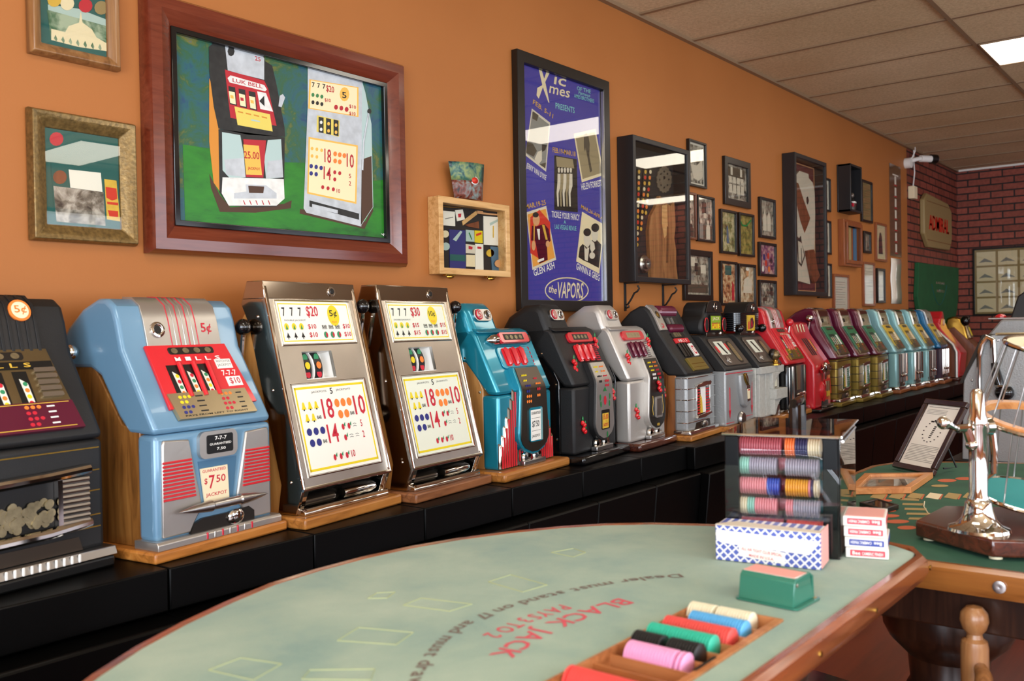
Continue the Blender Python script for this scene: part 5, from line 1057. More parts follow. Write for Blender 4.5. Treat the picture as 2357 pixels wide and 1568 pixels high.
def lines(x0, x1, z0, z1, n, m='grey_ink'):
    def f(p):
        for k in range(n): z = z1-(z1-z0)*(k+.5)/n; p.box(x0, x1-(x1-x0)*(.3 if k % 4 == 3 else 0), -.0094, -.0090, z-.0015, z+.0015, m)
    return f
picture('tall thin black-framed photo with white arched shape, right of the shadow box, topmost', 4.925, 5.15, 2.068, 2.344, .014, 'frame_blk', 'bw0', 'mat_white', .012, extra=lambda p: p.prism([(4.96, 2.2), (5.0, 2.12), (5.06, 2.11), (5.12, 2.14), (5.11, 2.24), (5.04, 2.2)], -.0092, -.009, 'photo_white', 'y'))
picture('brown-framed crowd photo half hidden by the black shadow box', 4.80, 5.010, 1.752, 2.030, .014, 'frame_brn', 'bw1', extra=figs(4.82, 4.99, 1.77, 2.01, 1, BWP, 3))
picture('black-framed street photo right of the brown-framed crowd photo', 5.025, 5.25, 1.748, 2.026, .014, 'frame_blk', 'bw2', extra=figs(5.045, 5.23, 1.768, 2.006, 2, BWP, 2))
picture('wide black-framed landscape photo low behind the shadow box', 4.847, 5.209, 1.392, 1.694, .036, 'frame_blk', 'bw3', extra=figs(4.90, 5.16, 1.44, 1.65, 3, BWP, 0))
def ex_e(p):
    for k in range(4): p.box(5.475+k*.058, 5.515+k*.058, -.0094, -.009, 2.15, 2.19, 'photo_white'); p.box(5.475+k*.058, 5.52+k*.058, -.0094, -.009, 2.085, 2.14, 'photo_white')
    p.box(5.46, 5.71, -.0092, -.009, 2.19, 2.25, 'sepia_dark'); p.box(5.5, 5.53, -.0096, -.0092, 2.2, 2.25, 'photo_white'); p.box(5.64, 5.67, -.0096, -.0092, 2.2, 2.25, 'photo_white')
picture('wide black-framed photo of a row of machines, above four small frames', 5.396, 5.778, 2.003, 2.306, .042, 'frame_blk', 'bw4', extra=ex_e)
picture('black-framed colour photo of a pale hall with a blue figure', 5.336, 5.563, 1.692, 1.969, .016, 'frame_blk', 'col_green', extra=lambda p: p.prism([(5.43, 1.86), (5.445, 1.875), (5.455, 1.84), (5.465, 1.76), (5.43, 1.76)], -.0094, -.009, 'blue_dark', 'y'))
picture('black-framed olive photo with green curve, right of the pale hall photo', 5.598, 5.829, 1.688, 1.970, .016, 'frame_blk', 'col_room', extra=lambda p: p.tube([(5.62, -.01, 1.92), (5.66, -.01, 1.89), (5.72, -.01, 1.89), (5.79, -.01, 1.93)], .006, 'leaf', 5))
picture('black-framed photo of a warm room with red figure, in the lowest pair', 5.325, 5.558, 1.366, 1.645, .016, 'frame_blk', 'col_shop', extra=lambda p: (p.box(5.40, 5.49, -.0094, -.009, 1.56, 1.62, 'mat_green'), p.prism([(5.49, 1.40), (5.53, 1.40), (5.525, 1.50), (5.50, 1.52)], -.0094, -.009, 'red_ink', 'y')))
picture('black-framed photo of a man in white shirt and cap, lowest pair right', 5.580, 5.844, 1.351, 1.639, .018, 'frame_blk', 'col_man', extra=lambda p: (p.prism([(5.66, 1.45), (5.80, 1.45), (5.79, 1.53), (5.74, 1.56), (5.68, 1.54)], -.0094, -.009, 'photo_white', 'y'), p.prism(ellp(5.73, 1.585, .02, .026, 12), -.0096, -.0094, 'skin', 'y'), p.prism(ellp(5.73, 1.608, .026, .012, 12), -.0098, -.0096, 'white', 'y')))
picture('narrow black-framed photo of two people standing, left of the jersey box', 5.927, 6.186, 1.828, 2.103, .018, 'frame_blk', 'bw5', extra=lambda p: [p.prism([(a-.03, 1.88), (a+.03, 1.88), (a+.03, 1.97), (a+.012, 2.0), (a, 2.03), (a-.012, 2.0), (a-.03, 1.97)], -.0094, -.009, 'photo_white', 'y') for a in (6.02, 6.09)])
picture('black-framed purple and red group photo left of the jersey box', 5.909, 6.192, 1.569, 1.799, .018, 'frame_blk', 'col_purple', extra=lambda p: [p.prism(ellp(a, b_, .018, .022, 10), -.0094, -.009, c, 'y') for a, b_, c in ((5.98, 1.62, 'white'), (6.03, 1.66, 'poster_red'), (6.08, 1.62, 'orange_ink'), (6.0, 1.70, 'blue_ink'), (6.07, 1.71, 'poster_red'), (6.12, 1.68, 'purple'))])
picture('faded grey photo in black frame, lowest left of the jersey box', 5.900, 6.184, 1.30, 1.543, .018, 'frame_blk', 'bw6', extra=figs(5.93, 6.16, 1.33, 1.52, 7, ['grey_ink', 'charcoal', 'sepia_dark'], 0))
# jersey box
o = thing('shadow_box', 'tall black shadow box with a white jersey on maroon backing', 'shadow box', (6.66, 0, 1.45))
LJ = lambda: MB(Matrix.Translation((-6.66, 0, -1.45)))
m_ = LJ(); frame_mb(m_, 6.35, 6.975, 1.445, 2.45, .03, -.095, -.001, 'shadow_black'); m_.build('frame', o, .003)
pm('maroon_mat', '5A1420', .7); pm('jersey_cloth', 'CFC6B8', .8, var=.06, vs_=6, bmp=.3, bs=12)
LJ().box(6.36, 6.965, -.010, -.002, 1.455, 2.44, 'maroon_mat').build('backing', o)
m_ = LJ(); frame_mb(m_, 6.385, 6.94, 1.48, 2.415, .008, -.012, -.009, 'skin'); m_.build('mat_line', o)
LJ().box(6.37, 6.955, -.0855, -.084, 1.465, 2.43, 'glass').build('glass_pane', o)
sitem('jersey', 'white baseball jersey with bow and lettering inside the jersey shadow box', 'jersey', [(1505, 395), (1535, 360), (1560, 370), (1605, 385), (1610, 420), (1640, 455), (1655, 520), (1660, 700), (1655, 1000), (1600, 1010), (1590, 1050), (1620, 1270), (1515, 1240), (1508, 1000), (1505, 600)], 'jersey_cloth', -.0105, .02, [([(1505, 450), (1525, 460), (1570, 600), (1620, 740), (1600, 800), (1575, 860), (1540, 760), (1505, 600)], 'far_brown'), ([(1590, 575), (1602, 565), (1610, 600), (1600, 635), (1590, 610)], 'dark_metal'), ([(1512, 880), (1530, 900), (1545, 880), (1555, 950), (1580, 1040), (1550, 1130), (1525, 1100)], 'charcoal'), ([(1522, 920), (1552, 940), (1572, 1040), (1548, 1110), (1528, 1080)], 'jersey_cloth'), ([(1545, 980), (1550, 980), (1556, 1100), (1550, 1100)], 'charcoal')])
sitem('wooden_bat', 'brown glossy wooden club beside the jersey in the tall shadow box', 'club', [(1600, 1000), (1650, 990), (1665, 1050), (1680, 1150), (1700, 1200), (1660, 1265), (1635, 1200), (1615, 1100)], 'far_brown', -.0325, .022)
for i, (z0, z1) in enumerate(((2.111, 2.371), (1.777, 2.041), (1.436, 1.708))):
    picture(('top', 'middle', 'lowest')[i]+' of three black frames with pale prints just behind the jersey box', 6.99, 7.27, z0, z1, .016, 'frame_blk', 'bw%d' % (i % 3), 'mat_white', .03, extra=None)
# open black box with figurine
o = thing('wall_box', 'small open-front black wall box holding a red and white figure', 'wall box', (7.6, 0, 2.13))
m_ = MB(Matrix.Translation((-7.6, 0, -2.13))); x0, x1, z0, z1 = 7.46, 7.74, 2.13, 2.51
m_.box(x0, x1, -.012, -.001, z0, z1, 'shadow_black').box(x0, x0+.018, -.11, -.012, z0, z1, 'shadow_black').box(x1-.018, x1, -.11, -.012, z0, z1, 'shadow_black').box(x0, x1, -.11, -.012, z0, z0+.018, 'shadow_black').box(x0, x1, -.11, -.012, z1-.018, z1, 'shadow_black'); m_.build('shell', o, .003)
f = MB(); f.lathe([(.03, 0), (.035, .02), (.03, .06), (.02, .09), (.012, .1)], (0, 0, 0), 'dark_metal', 12); f.box(-.03, .03, -.025, .0, .03, .06, 'red_ink').box(-.025, .025, -.027, .0, .06, .075, 'white').ell((0, 0, .125), .02, .02, .024, 'grey_brown', 10); f = f.build('figurine', None, .002, None, (7.63, -.062, 2.149)); tag(f, 'small grey figurine with red and white chest inside the open black wall box', 'figurine')
picture('tall black-framed sepia document right of the open black box', 8.018, 8.30, 2.10, 2.458, .02, 'frame_blk', 'tan', extra=lines(8.06, 8.26, 2.15, 2.40, 12, 'oak_dark'))
o = thing('stacked_wood_frame', 'deep reddish stepped wood frame box below the open black box', 'wall box', (7.68, 0, 1.70))
m_ = MB(Matrix.Translation((-7.68, 0, -1.70))); frame_mb(m_, 7.47, 7.90, 1.70, 2.075, .035, -.05, -.001, 'frame_red'); frame_mb(m_, 7.505, 7.88, 1.72, 2.055, .03, -.065, -.05, 'frame_red'); m_.build('frame', o, .003)
m_ = MB(Matrix.Translation((-7.68, 0, -1.70))); m_.box(7.5, 7.87, -.006, -.002, 1.73, 2.04, 'display_black'); m_.box(7.62, 7.70, -.03, -.006, 1.75, 2.02, 'tan').box(7.72, 7.74, -.03, -.006, 1.75, 2.02, 'frame_red').box(7.77, 7.83, -.03, -.006, 1.75, 2.02, 'blue_dark'); m_.build('contents', o)
picture('tiny black frame with a small figure print, below the sepia document', 8.06, 8.25, 1.836, 2.023, .022, 'frame_blk', 'bw7')
picture('brown-framed cream print of a purple figure, left of the vertical plaque', 8.388, 8.69, 1.783, 2.123, .02, 'frame_red', 'cream', extra=lambda p: p.prism([(8.48, 1.85), (8.60, 1.85), (8.58, 2.0), (8.55, 2.04), (8.52, 2.04), (8.49, 1.98)], -.0094, -.009, 'purple', 'y'))
picture('thin brown-framed white certificate, lowest left of the far group', 7.317, 7.67, 1.33, 1.632, .02, 'frame_red', 'doc', extra=lines(7.38, 7.6, 1.38, 1.58, 10))
picture('thin brown-framed tall white letter right of the white certificate', 8.035, 8.34, 1.382, 1.76, .02, 'frame_red', 'doc', extra=lines(8.09, 8.3, 1.42, 1.72, 12))
picture('narrow black-framed white card right of the tall white letter', 8.408, 8.63, 1.412, 1.719, .022, 'frame_blk', 'paper', extra=lines(8.45, 8.6, 1.45, 1.52, 3))
# plaque and paper
o = MB(Matrix.Translation((-9.0, 0, -1.849))); pm('plaque', '6E5038', .12, .2, spec=.8)
o.box(8.84, 9.18, -.006, -.001, 1.849, 2.70, 'plaque')
for k, ch in enumerate('THEZNE'): pass
for k in range(7):
    z = 2.56-k*.105; o.box(8.99, 9.03, -.008, -.006, z-.04, z+.035, 'photo_white'); o.box(8.97, 9.05, -.0085, -.006, z-.052, z-.045, 'red_ink')
o.box(8.93, 9.10, -.008, -.006, 2.60, 2.612, 'photo_white')
ob = o.build('vertical_plaque', None, 0, None, (9.0, 0, 1.849)); tag(ob, 'tall narrow bronze plaque with pale vertical marks near the brick corner', 'plaque')
ob = MB(); V = []; F = []
for i in range(9):
    z = .42*i/8
    for x_ in (0, .32): V.append((x_-.16, -.006-.004*math.sin(i*1.1), z))
for i in range(8): F.append((2*i, 2*i+1, 2*i+3, 2*i+2))
pm('glossy_paper', 'EDE4D4', .08, 0, .5); ob.add(V, F, 'glossy_paper'); ob = ob.build('glossy_print', None, 0, None, (9.0, 0, 1.41)); s_ = ob.modifiers.new('t', 'SOLIDIFY'); s_.thickness = .001; tag(ob, 'shiny white curled print hanging directly below the vertical plaque', 'print')
# camera device
o = thing('security_camera', 'white security camera with hanging cable at the ceiling corner of the brick wall', 'security camera', (9.40, -.06, 2.80))
MB().lathe([(.0, 0), (.05, 0), (.05, .02), (.02, .03), (.0, .03)], (-.02, .06, -.03), 'white', 16, 'y').tube([(-.02, .03, -.03), (-.01, -.03, -.03), (.01, -.05, -.01)], .016, 'white').build('mount', o) if False else MB().cyl((-.05, .0, -.04), .05, .059, 'white', 'y', 16).tube([(-.05, .0, -.02), (-.01, -.05, -.005), (.05, -.08, .0)], .02, 'white').build('mount', o)
MB(Matrix.Rotation(R_(-35), 4, 'Z')).cyl((.05, -.04, .0), .032, .12, 'white', 'x', 18).cyl((.17, -.04, .0), .044, .06, 'black', 'x', 18).lathe([(.044, 0), (.044, .006), (.03, .006), (.03, 0)], (.23, -.04, 0), 'steel', 18, 'x').build('camera_body', o)
MB().tube([(-.04, -.0, .0), (-.035, -.03, .07), (.0, -.02, .11)], .006, 'white', 6).tube([(.14, .03, .11), (.14, .03, -.02), (.16, .03, -.1), (.14, .035, -.2), (.11, .035, -.27)], .006, 'white', 6).build('cable', o)
MB().box(.03, .14, .0, .058, -.37, -.25, 'cream').build('junction_box', o, .004)
# brick-side signs
o = thing('wall_sign', 'tan sign with clipped corners and red block lettering on the brick side wall', 'sign', (10.36, 0, 2.0))
P = [(9.82, 2.12), (9.82, 2.46), (9.93, 2.53), (10.75, 2.50), (10.90, 2.42), (10.90, 2.12), (10.80, 2.0), (9.98, 1.99)]
MB(Matrix.Translation((-10.36, 0, -2.0))).prism(P, -.05, -.001, 'tan', 'y').build('board', o, .012)
m_ = MB(FV(-.051)); [m_.text('ADMIRAL', -.38+e_, .40+e_, .17, .32, 'poster_red', abs(e_)*.01) for e_ in (-.012, -.006, 0, .006, .012)]; m_.box(-.45, .47, .45, .456, -.0004, .0005, 'oak_dark').box(-.45, .47, .06, .066, -.0004, .0005, 'oak_dark'); m_.build('lettering', o)
o = thing('felt_table_top', 'half-round green felt gaming table top hung on the brick side wall', 'table top', (10.36, 0, 1.2)); P = [(9.62, 1.82), (11.20, 1.83), (11.19, 1.66)]+[(10.36+.82*math.cos(-t*math.pi/14), 1.62+.62*math.sin(-t*math.pi/14)) for t in range(1, 14)]+[(9.60, 1.66)]
pm('felt_green', '18562F', .85, var=.12, vs_=8, bmp=.2, bs=300)
MB(Matrix.Translation((-10.36, 0, -1.2))).prism(P, -.045, -.001, 'felt_green', 'y').build('felt_board', o, .006)
m_ = MB(FV(-.0456)); m_.text('BLACK JACK', -.12, .22, .42, .45, 'far_brown', 0); m_.text('PAYS 3 TO 2', -.1, .2, .34, .365, 'far_brown', 0); m_.tube([(-.3+.05*k, .42-.035*(36-(k-6)**2)/6, 0) for k in range(13)], .004, 'mat_green', 4); m_.build('printed_layout', o)
# framed sheet on brick end wall
o = thing('framed_collage', 'dark-framed tan sheet of eight or more sketches on the brick end wall', 'picture', (XR, -.62, 1.31))
def EB(): return MB(Matrix(((0, 0, -1, 0), (-1, 0, 0, 0), (0, 1, 0, 0), (0, 0, 0, 1))))   # u = toward camera right, v = up, n = into the room
w2, h2 = .9, .71
m_ = EB(); m_.box(-.44, w2-.44, 0, h2, .002, .012, 'tan'); 
for r0 in range(4):
    for c0 in range(4): m_.box(-.42+c0*.215, -.42+c0*.215+.19, .02+r0*.172, .02+r0*.172+.15, .012, .013, 'doc' if False else 'cream'); m_.prism([(-.40+c0*.215, .05+r0*.172), (-.34+c0*.215, .10+r0*.172), (-.28+c0*.215, .07+r0*.172), (-.25+c0*.215, .05+r0*.172), (-.33+c0*.215, .06+r0*.172)], .013, .0135, 'grey_ink')
m_.build('sheet', o)
m_ = EB(); 
for a, b_, c, d in ((-.46, -.44, -.02, h2+.02), (w2-.44, w2-.42, -.02, h2+.02), (-.44, w2-.44, -.02, 0), (-.44, w2-.44, h2, h2+.02)): m_.box(a, b_, c, d, .001, .025, 'frame_blk')
m_.build('frame', o, .002); EB().box(-.44, w2-.44, 0, h2, .018, .0195, 'glass').build('glass_pane', o)
# ---------------- blackjack table ----------------
TZ = .80
RIM = [(1.86, -2.09), (1.915, -2.06), (1.937, -1.99), (1.935, -1.87), (1.918, -1.76), (1.882, -1.64), (1.826, -1.53), (1.762, -1.45), (1.685, -1.385), (1.58, -1.322), (1.47, -1.272), (1.36, -1.24), (1.24, -1.224), (1.13, -1.222), (1.02, -1.231), (.91, -1.262), (.80, -1.302), (.70, -1.348), (.61, -1.402), (.53, -1.46), (.46, -1.53), (.40, -1.61), (.36, -1.70), (.335, -1.80), (.325, -1.92), (.335, -2.02), (.37, -2.07), (.42, -2.09)]
def top_y(x):
    P = RIM[3:-5]
    best = None
    for a, b_ in zip(P, P[1:]):
        if (a[0]-x)*(b_[0]-x) <= 0 and a[0] != b_[0]: y = a[1]+(b_[1]-a[1])*(x-a[0])/(b_[0]-a[0]); best = y if best is None else max(best, y)
    return best
m, nt, b = base('table_felt'); mp = tex(nt); n = noise(nt, mp, 5, 5, .3, .6); r = ramp(nt, n.outputs[0], [(.28, '74988E'), (.5, '8FAA98'), (.72, 'A2B8A4')])
n2 = noise(nt, mp, 420, 2); mx = nt.nodes.new('ShaderNodeMix'); mx.data_type = 'RGBA'; mx.blend_type = 'MULTIPLY'; mx.inputs[0].default_value = .25; nt.links.new(r.outputs[0], mx.inputs[6]); nt.links.new(n2.outputs[0], mx.inputs[7]); nt.links.new(mx.outputs[2], b.inputs['Base Color'])
b.inputs['Roughness'].default_value = .8; b.inputs['Sheen Weight'].default_value = .15; bump(nt, b, n2.outputs[0], .15, .001)
pm('felt_text', '6E5E56', .8); pm('felt_pink', 'C8505E', .8); pm('felt_yellow', 'A4AC80', .8); pm('felt_patch', '84A8A4', .8)
bj = thing('blackjack_table', 'half-round blackjack table with faded pale green felt and polished wood rail, in front', 'table', (1.13, -1.7, 0))
LT = lambda: MB(Matrix.Translation((-1.13, 1.7, 0)))
TX0, TX1, TY0, TY1 = .74, 1.342, -2.040, -1.892
f = LT()
xs = sorted(set([.325, .335, .36, .40, .46, .53, .61, .70, TX0, .80, .91, 1.02, 1.13, 1.24, TX1, 1.36, 1.47, 1.58, 1.685, 1.762, 1.826, 1.882, 1.918, 1.935, 1.937]))
def yb(x):
    if x > 1.86: return -2.09+(x-1.86)**2*17
    if x < .42: return -2.09+(.42-x)**2*8
    return -2.09
FTOP = TZ
for a, b_ in zip(xs, xs[1:]):
    ta, tb = top_y(a) or -1.92, top_y(b_) or -1.92
    segs = [(yb(a), yb(b_), ta, tb)]
    if a >= TX0-.001 and b_ <= TX1+.001: segs = [(yb(a), yb(b_), TY0, TY0), (TY1, TY1, ta, tb)]
    for ya, ybb, yc, yd in segs: f.add([(a, ya, FTOP), (b_, ybb, FTOP), (b_, yd, FTOP), (a, yc, FTOP), (a, ya, FTOP-.012), (b_, ybb, FTOP-.012), (b_, yd, FTOP-.012), (a, yc, FTOP-.012)], [(0, 1, 2, 3), (4, 7, 6, 5), (0, 4, 5, 1), (2, 6, 7, 3)], 'table_felt')
fo = f.build('felt_top', bj)
rail = LT(); n_ = len(RIM); sm = []
def off(P, d):
    out = []
    for i in range(len(P)):
        a = Vector(P[i-1]); c = Vector(P[(i+1) % len(P)]); t = (c-a).normalized(); out.append((P[i][0]+t.y*d, P[i][1]-t.x*d))
    return out
RIMC = RIM
prof = [(0, TZ-.012), (0, TZ+.0015), (.012, TZ+.002), (.02, TZ-.006), (.022, TZ-.028), (.014, TZ-.044), (0, TZ-.046)]
V = []; F = []
for d, z in prof:
    for p in off(RIMC, d): V.append((p[0], p[1], z))
for q in range(len(prof)):
    q2 = (q+1) % len(prof)
    for i in range(n_): j = (i+1) % n_; F.append((q*n_+i, q*n_+j, q2*n_+j, q2*n_+i))
rail.add(V, F, 'rail_wood'); rail.build('rail', bj)
a = LT()
for x_, y_ in ((1.88, -2.112), (1.55, -2.112), (1.30, -2.112), (1.0, -2.112)): LT().cyl((x_, y_+.003, TZ-.024), .005, -.003, 'brass', 'y', 10).build('rail_screw', bj)
ap = LT(); ap.prism(off(RIMC, -.02), TZ-.058, TZ-.0475, 'pedestal'); ap.prism([(1.13+.28*math.cos(t*.524), -1.75+.2*math.sin(t*.524)) for t in range(12)], .05, TZ-.058, 'pedestal'); ap.prism([(1.13+.36*math.cos(t*.524), -1.75+.28*math.sin(t*.524)) for t in range(12)], 0, .05, 'pedestal'); ap.build('pedestal', bj, .006)
# printed layout as a thin part of the felt
ly = LT()
def glyphs(mb, s, path, h, m, z, adv=1.0, wsc=1.0, flip=0):
    # letters along a polyline of world points; tops point toward the dealer side
    D = [0]
    for a, b_ in zip(path, path[1:]): D.append(D[-1]+math.dist(a, b_))
    ws = []
    for ch in s: ws.append(.30 if ch == ' ' else (glyph(ch)[3]-glyph(ch)[2])+.09)
    tot = sum(ws); L = D[-1]; pos = 0; M0 = mb.M.copy(); sc = L/tot
    for ch, w in zip(s, ws):
        c = (pos+w/2)/tot*L; pos += w
        if ch == ' ': continue
        k = max(i for i in range(len(D)-1) if D[i] <= c+1e-9); t = (c-D[k])/(D[k+1]-D[k]); P = [path[k][i]+(path[k+1][i]-path[k][i])*t for i in (0, 1)]
        ang = math.atan2(path[k+1][1]-path[k][1], path[k+1][0]-path[k][0]); V, F, x0, x1, y0, y1 = glyph(ch)
        mb.M = M0 @ Matrix.Translation((P[0], P[1], z)) @ Matrix.Rotation(ang, 4, 'Z')
        mb.add([((x-(x0+x1)/2)*sc*wsc, y*h, 0) for x, y in V], F, m)
    mb.M = M0
zt = TZ+.0006
path = [(1.49, -1.785), (1.44, -1.745), (1.385, -1.712), (1.328, -1.688), (1.262, -1.665), (1.20, -1.652), (1.162, -1.646), (1.095, -1.642), (1.035, -1.650), (.97, -1.672), (.912, -1.70), (.849, -1.738), (.79, -1.79), (.75, -1.835)]
glyphs(ly, 'Dealer must stand on 17 and must draw to 16', path, .032, 'felt_text', zt)
glyphs(ly, 'BLACK JACK', [(1.300, -1.775), (1.21, -1.758), (1.13, -1.752), (1.05, -1.756), (.965, -1.772)], .050, 'felt_pink', zt)
glyphs(ly, 'PAYS 3 TO 2', [(1.215, -1.716), (1.12, -1.704), (1.025, -1.710)], .040, 'felt_pink', zt)
ly.build('printed_layout', bj)
bx = LT(); S6 = lambda x, y: (200+x*.4667, 1160+y*.4667)
for Q in ([(1560, 500), (1650, 465), (1900, 495), (1790, 530)], [(1235, 675), (1340, 610), (1610, 635), (1525, 695)], [(1060, 865), (1100, 820), (1420, 815), (1400, 870)], [(1980, 385), (2090, 350), (2270, 400), (2150, 435)], [(1385, 467), (1430, 440), (1520, 435), (1480, 465)], [(2290, 240), (2400, 220), (2460, 240), (2400, 262)], [(600, 820), (760, 760), (960, 790), (820, 870)]):
    P = [onz(*S6(*p), zt) for p in Q]; bx.tube([(p.x, p.y, TZ+.0004) for p in P], .0009, 'felt_yellow', 4, True); bx.build('betting_box', bj); bx = LT()

# ---------------- chip tray ----------------
tr = thing('chip_tray', 'wooden chip tray with divided rows, sunk into the dealer edge of the blackjack table', 'chip tray', (1.04, -1.966, TZ-.036))
LR = lambda: MB(Matrix.Translation((-1.04, 1.966, -(TZ-.036))))
t = LR(); t.box(TX0+.001, TX1-.001, TY0+.001, TY1-.001, TZ-.040, TZ-.032, 'tray_wood'); t.box(TX0+.001, TX1-.001, TY1-.006, TY1-.001, TZ-.032, TZ+.003, 'tray_wood'); t.box(TX1-.006, TX1-.001, TY0+.001, TY1-.006, TZ-.032, TZ+.003, 'tray_wood'); t.box(TX0+.001, TX0+.006, TY0+.001, TY1-.006, TZ-.032, TZ+.003, 'tray_wood')
t.prism([(TY0+.001, TZ-.032), (TY0+.001, TZ+.003), (TY0+.012, TZ+.003), (TY0+.02, TZ-.004), (TY0+.026, TZ-.032)], TX0+.006, TX1-.006, 'tray_wood', 'x')
t.build('tray_body', tr)
rows_x = [1.313-.0425*k for k in range(13)]
dv = LR()
for k in range(13):
    x_ = 1.3345-.0425*k
    if k > 0: dv.box(x_-.0015, x_+.0015, TY0+.02, TY1-.006, TZ-.032, TZ-.004, 'tray_wood')
dv.build('dividers', tr)
LR().box(1.075, 1.135, TY0+.009, TY0+.014, TZ+.0022, TZ+.0036, 'black').build('card_slot', tr)
CT = .0040
def chipmesh(name, mat_, r=.0195, th=CT, stripe=None):
    b_ = MB(); b_.lathe([(.0, -th/2), (r-.0016, -th/2), (r, -th/2+.0010), (r, th/2-.0010), (r-.0016, th/2), (.0, th/2)], (0, 0, 0), mat_, 28, 'y')
    if stripe: b_.lathe([(r*.62, -th/2-.0001), (r*.62, th/2+.0001)], (0, 0, 0), stripe, 20, 'y')
    o = b_.build(name, None); return o
def chiprow(mat_, lab, x, y0, y1, z, group, gap=None, tilt=0, r=.0195, ang=0, org=None, first=None, th=CT):
    y = y0; src = first; n = 0
    while y > y1:
        if not (gap and gap[0] > y > gap[1]):
            if src is None: src = chipmesh('poker_chip', mat_, r, th); o = src
            else: o = src.copy(); COL.objects.link(o)
            p = Vector((x, y, z))
            o.location = p; o.rotation_euler = (tilt, 0, 0); tag(o, lab, 'poker chip', group); n += 1
        y -= th+.0007
    return src
pm('chip_white', 'E4DCC0', .4); pm('chip_blue', '5AAADC', .4); pm('chip_red', 'D8504A', .4); pm('chip_teal', '30B496', .4); pm('chip_black', '1C1C1C', .4); pm('chip_pink', 'E8A0C8', .4); pm('chip_redn', 'E04A44', .4)
zc_ = TZ-.032+.0205+.0055
G = 'in the wooden chip tray'
chiprow('chip_white', 'cream poker chip standing in the far end row of the wooden tray', rows_x[0], -1.902, -2.005, zc_, 'cream chips '+G, gap=(-1.941, -1.947))
chiprow('chip_blue', 'sky blue poker chip standing in its row of the wooden tray', rows_x[1], -1.925, -2.012, zc_, 'sky blue chips '+G)
chiprow('chip_red', 'coral red poker chip in the row beside the sky blue chips', rows_x[2], -1.905, -2.012, zc_, 'coral red chips '+G)
chiprow('chip_teal', 'turquoise poker chip standing in its row of the wooden tray', rows_x[3], -1.902, -2.005, zc_, 'turquoise chips '+G)
chiprow('chip_black', 'black poker chip standing between the turquoise and pink rows', rows_x[4], -1.902, -2.004, zc_, 'black chips '+G, gap=(-1.948, -1.956))
sp = chiprow('chip_pink', 'pink poker chip standing in its row of the wooden tray', rows_x[5], -1.918, -1.990, zc_, 'pink chips '+G)
for yy in (-1.9965, -2.0035):
    o = sp.copy(); COL.objects.link(o); o.location = (rows_x[5], yy, zc_); o.rotation_euler = (R_(4), 0, 0)
chiprow('chip_redn', 'bright red poker chip in the nearest filled row, at the bottom edge', rows_x[8], -1.912, -2.005, zc_, 'bright red chips '+G)
chiprow('chip_redn', 'bright red poker chip in the nearest filled row, at the bottom edge', rows_x[8], -1.905, -1.9052, zc_, 'bright red chips '+G)
# ---------------- discard holder ----------------
pm('tin_green', '2C7460', .3, .1, .5); pm('card_pink', 'E8A49C', .5)
o = thing('discard_holder', 'green metal card holder with pink cards on top, beside the chip tray', 'card holder', (1.44, -1.985, TZ+.001), R_(-4))
MB().prism(rr(-.042, .045, -.058, .052, .008), 0, .003, 'tin_green').cyl((.036, -.05, .003), .004, .001, 'tan').build('base_plate', o, .001)
MB().prism([(-.040, .003), (-.034, .04), (-.026, .046), (-.022, .046), (-.03, .038), (-.036, .003)], -.05, .045, 'tin_green', 'y').prism([(.036, .003), (.034, .04), (.02, .048), (.018, .046), (.028, .038), (.032, .003)], -.05, .045, 'tin_green', 'y').prism([(-.038, .003), (-.03, .045), (.02, .047), (.034, .003)], -.05, -.047, 'tin_green', 'y').build('side_walls', o, .001)
MB().ell((-.028, -.051, .036), .003, .002, .003, 'chrome', 8).build('rivet', o)
o = MB().box(-.026, .02, -.046, .044, 0, .040, 'card_pink').box(-.026, .02, -.046, .044, .0402, .043, 'paper').box(-.0255, .0195, -.0455, .0435, .043, .0434, 'card_pink'); o = o.build('card_stack', None, .0008, None, (1.44, -1.985, TZ+.0042)); o.rotation_euler = (0, 0, R_(-4)); tag(o, 'stack of pink-backed playing cards inside the green metal holder', 'playing cards')
# ---------------- blue patterned carton, card decks, chip carrier ----------------
m, nt, b = base('carton_blue'); tc = nt.nodes.new('ShaderNodeTexCoord'); mp = nt.nodes.new('ShaderNodeMapping'); nt.links.new(tc.outputs['Object'], mp.inputs[0]); mp.inputs['Rotation'].default_value = (0, R_(45), 0); mp.inputs['Scale'].default_value = (90, 90, 90)
sp_ = nt.nodes.new('ShaderNodeSeparateXYZ'); nt.links.new(mp.outputs[0], sp_.inputs[0])
outs = []
for ax in ('X', 'Z'):
    fr = nt.nodes.new('ShaderNodeMath'); fr.operation = 'FRACT'; nt.links.new(sp_.outputs[ax], fr.inputs[0]); g_ = nt.nodes.new('ShaderNodeMath'); g_.operation = 'GREATER_THAN'; g_.inputs[1].default_value = .28; nt.links.new(fr.outputs[0], g_.inputs[0]); outs.append(g_)
mu = nt.nodes.new('ShaderNodeMath'); mu.operation = 'MULTIPLY'; nt.links.new(outs[0].outputs[0], mu.inputs[0]); nt.links.new(outs[1].outputs[0], mu.inputs[1])
r = ramp(nt, mu.outputs[0], [(.4, 'E8E8EC'), (.6, '5060B0')]); nt.links.new(r.outputs[0], b.inputs['Base Color']); b.inputs['Roughness'].default_value = .4
o = thing('card_carton', 'long white card carton with blue lattice pattern, leaning flap, before the chip carrier', 'carton', (1.617, -1.792, TZ+.001), R_(0))
ax = Vector((.034, -.189)).normalized(); ang = math.atan2(ax.y, ax.x)
o.rotation_euler = (0, 0, ang)     # local x runs along the long front face toward the camera's right, local y away
bd = .074; bl_ = .193; bh = .066
MB().box(0, bl_, 0, bd, 0, bh, 'carton_blue').build('box_body', o, .0015)
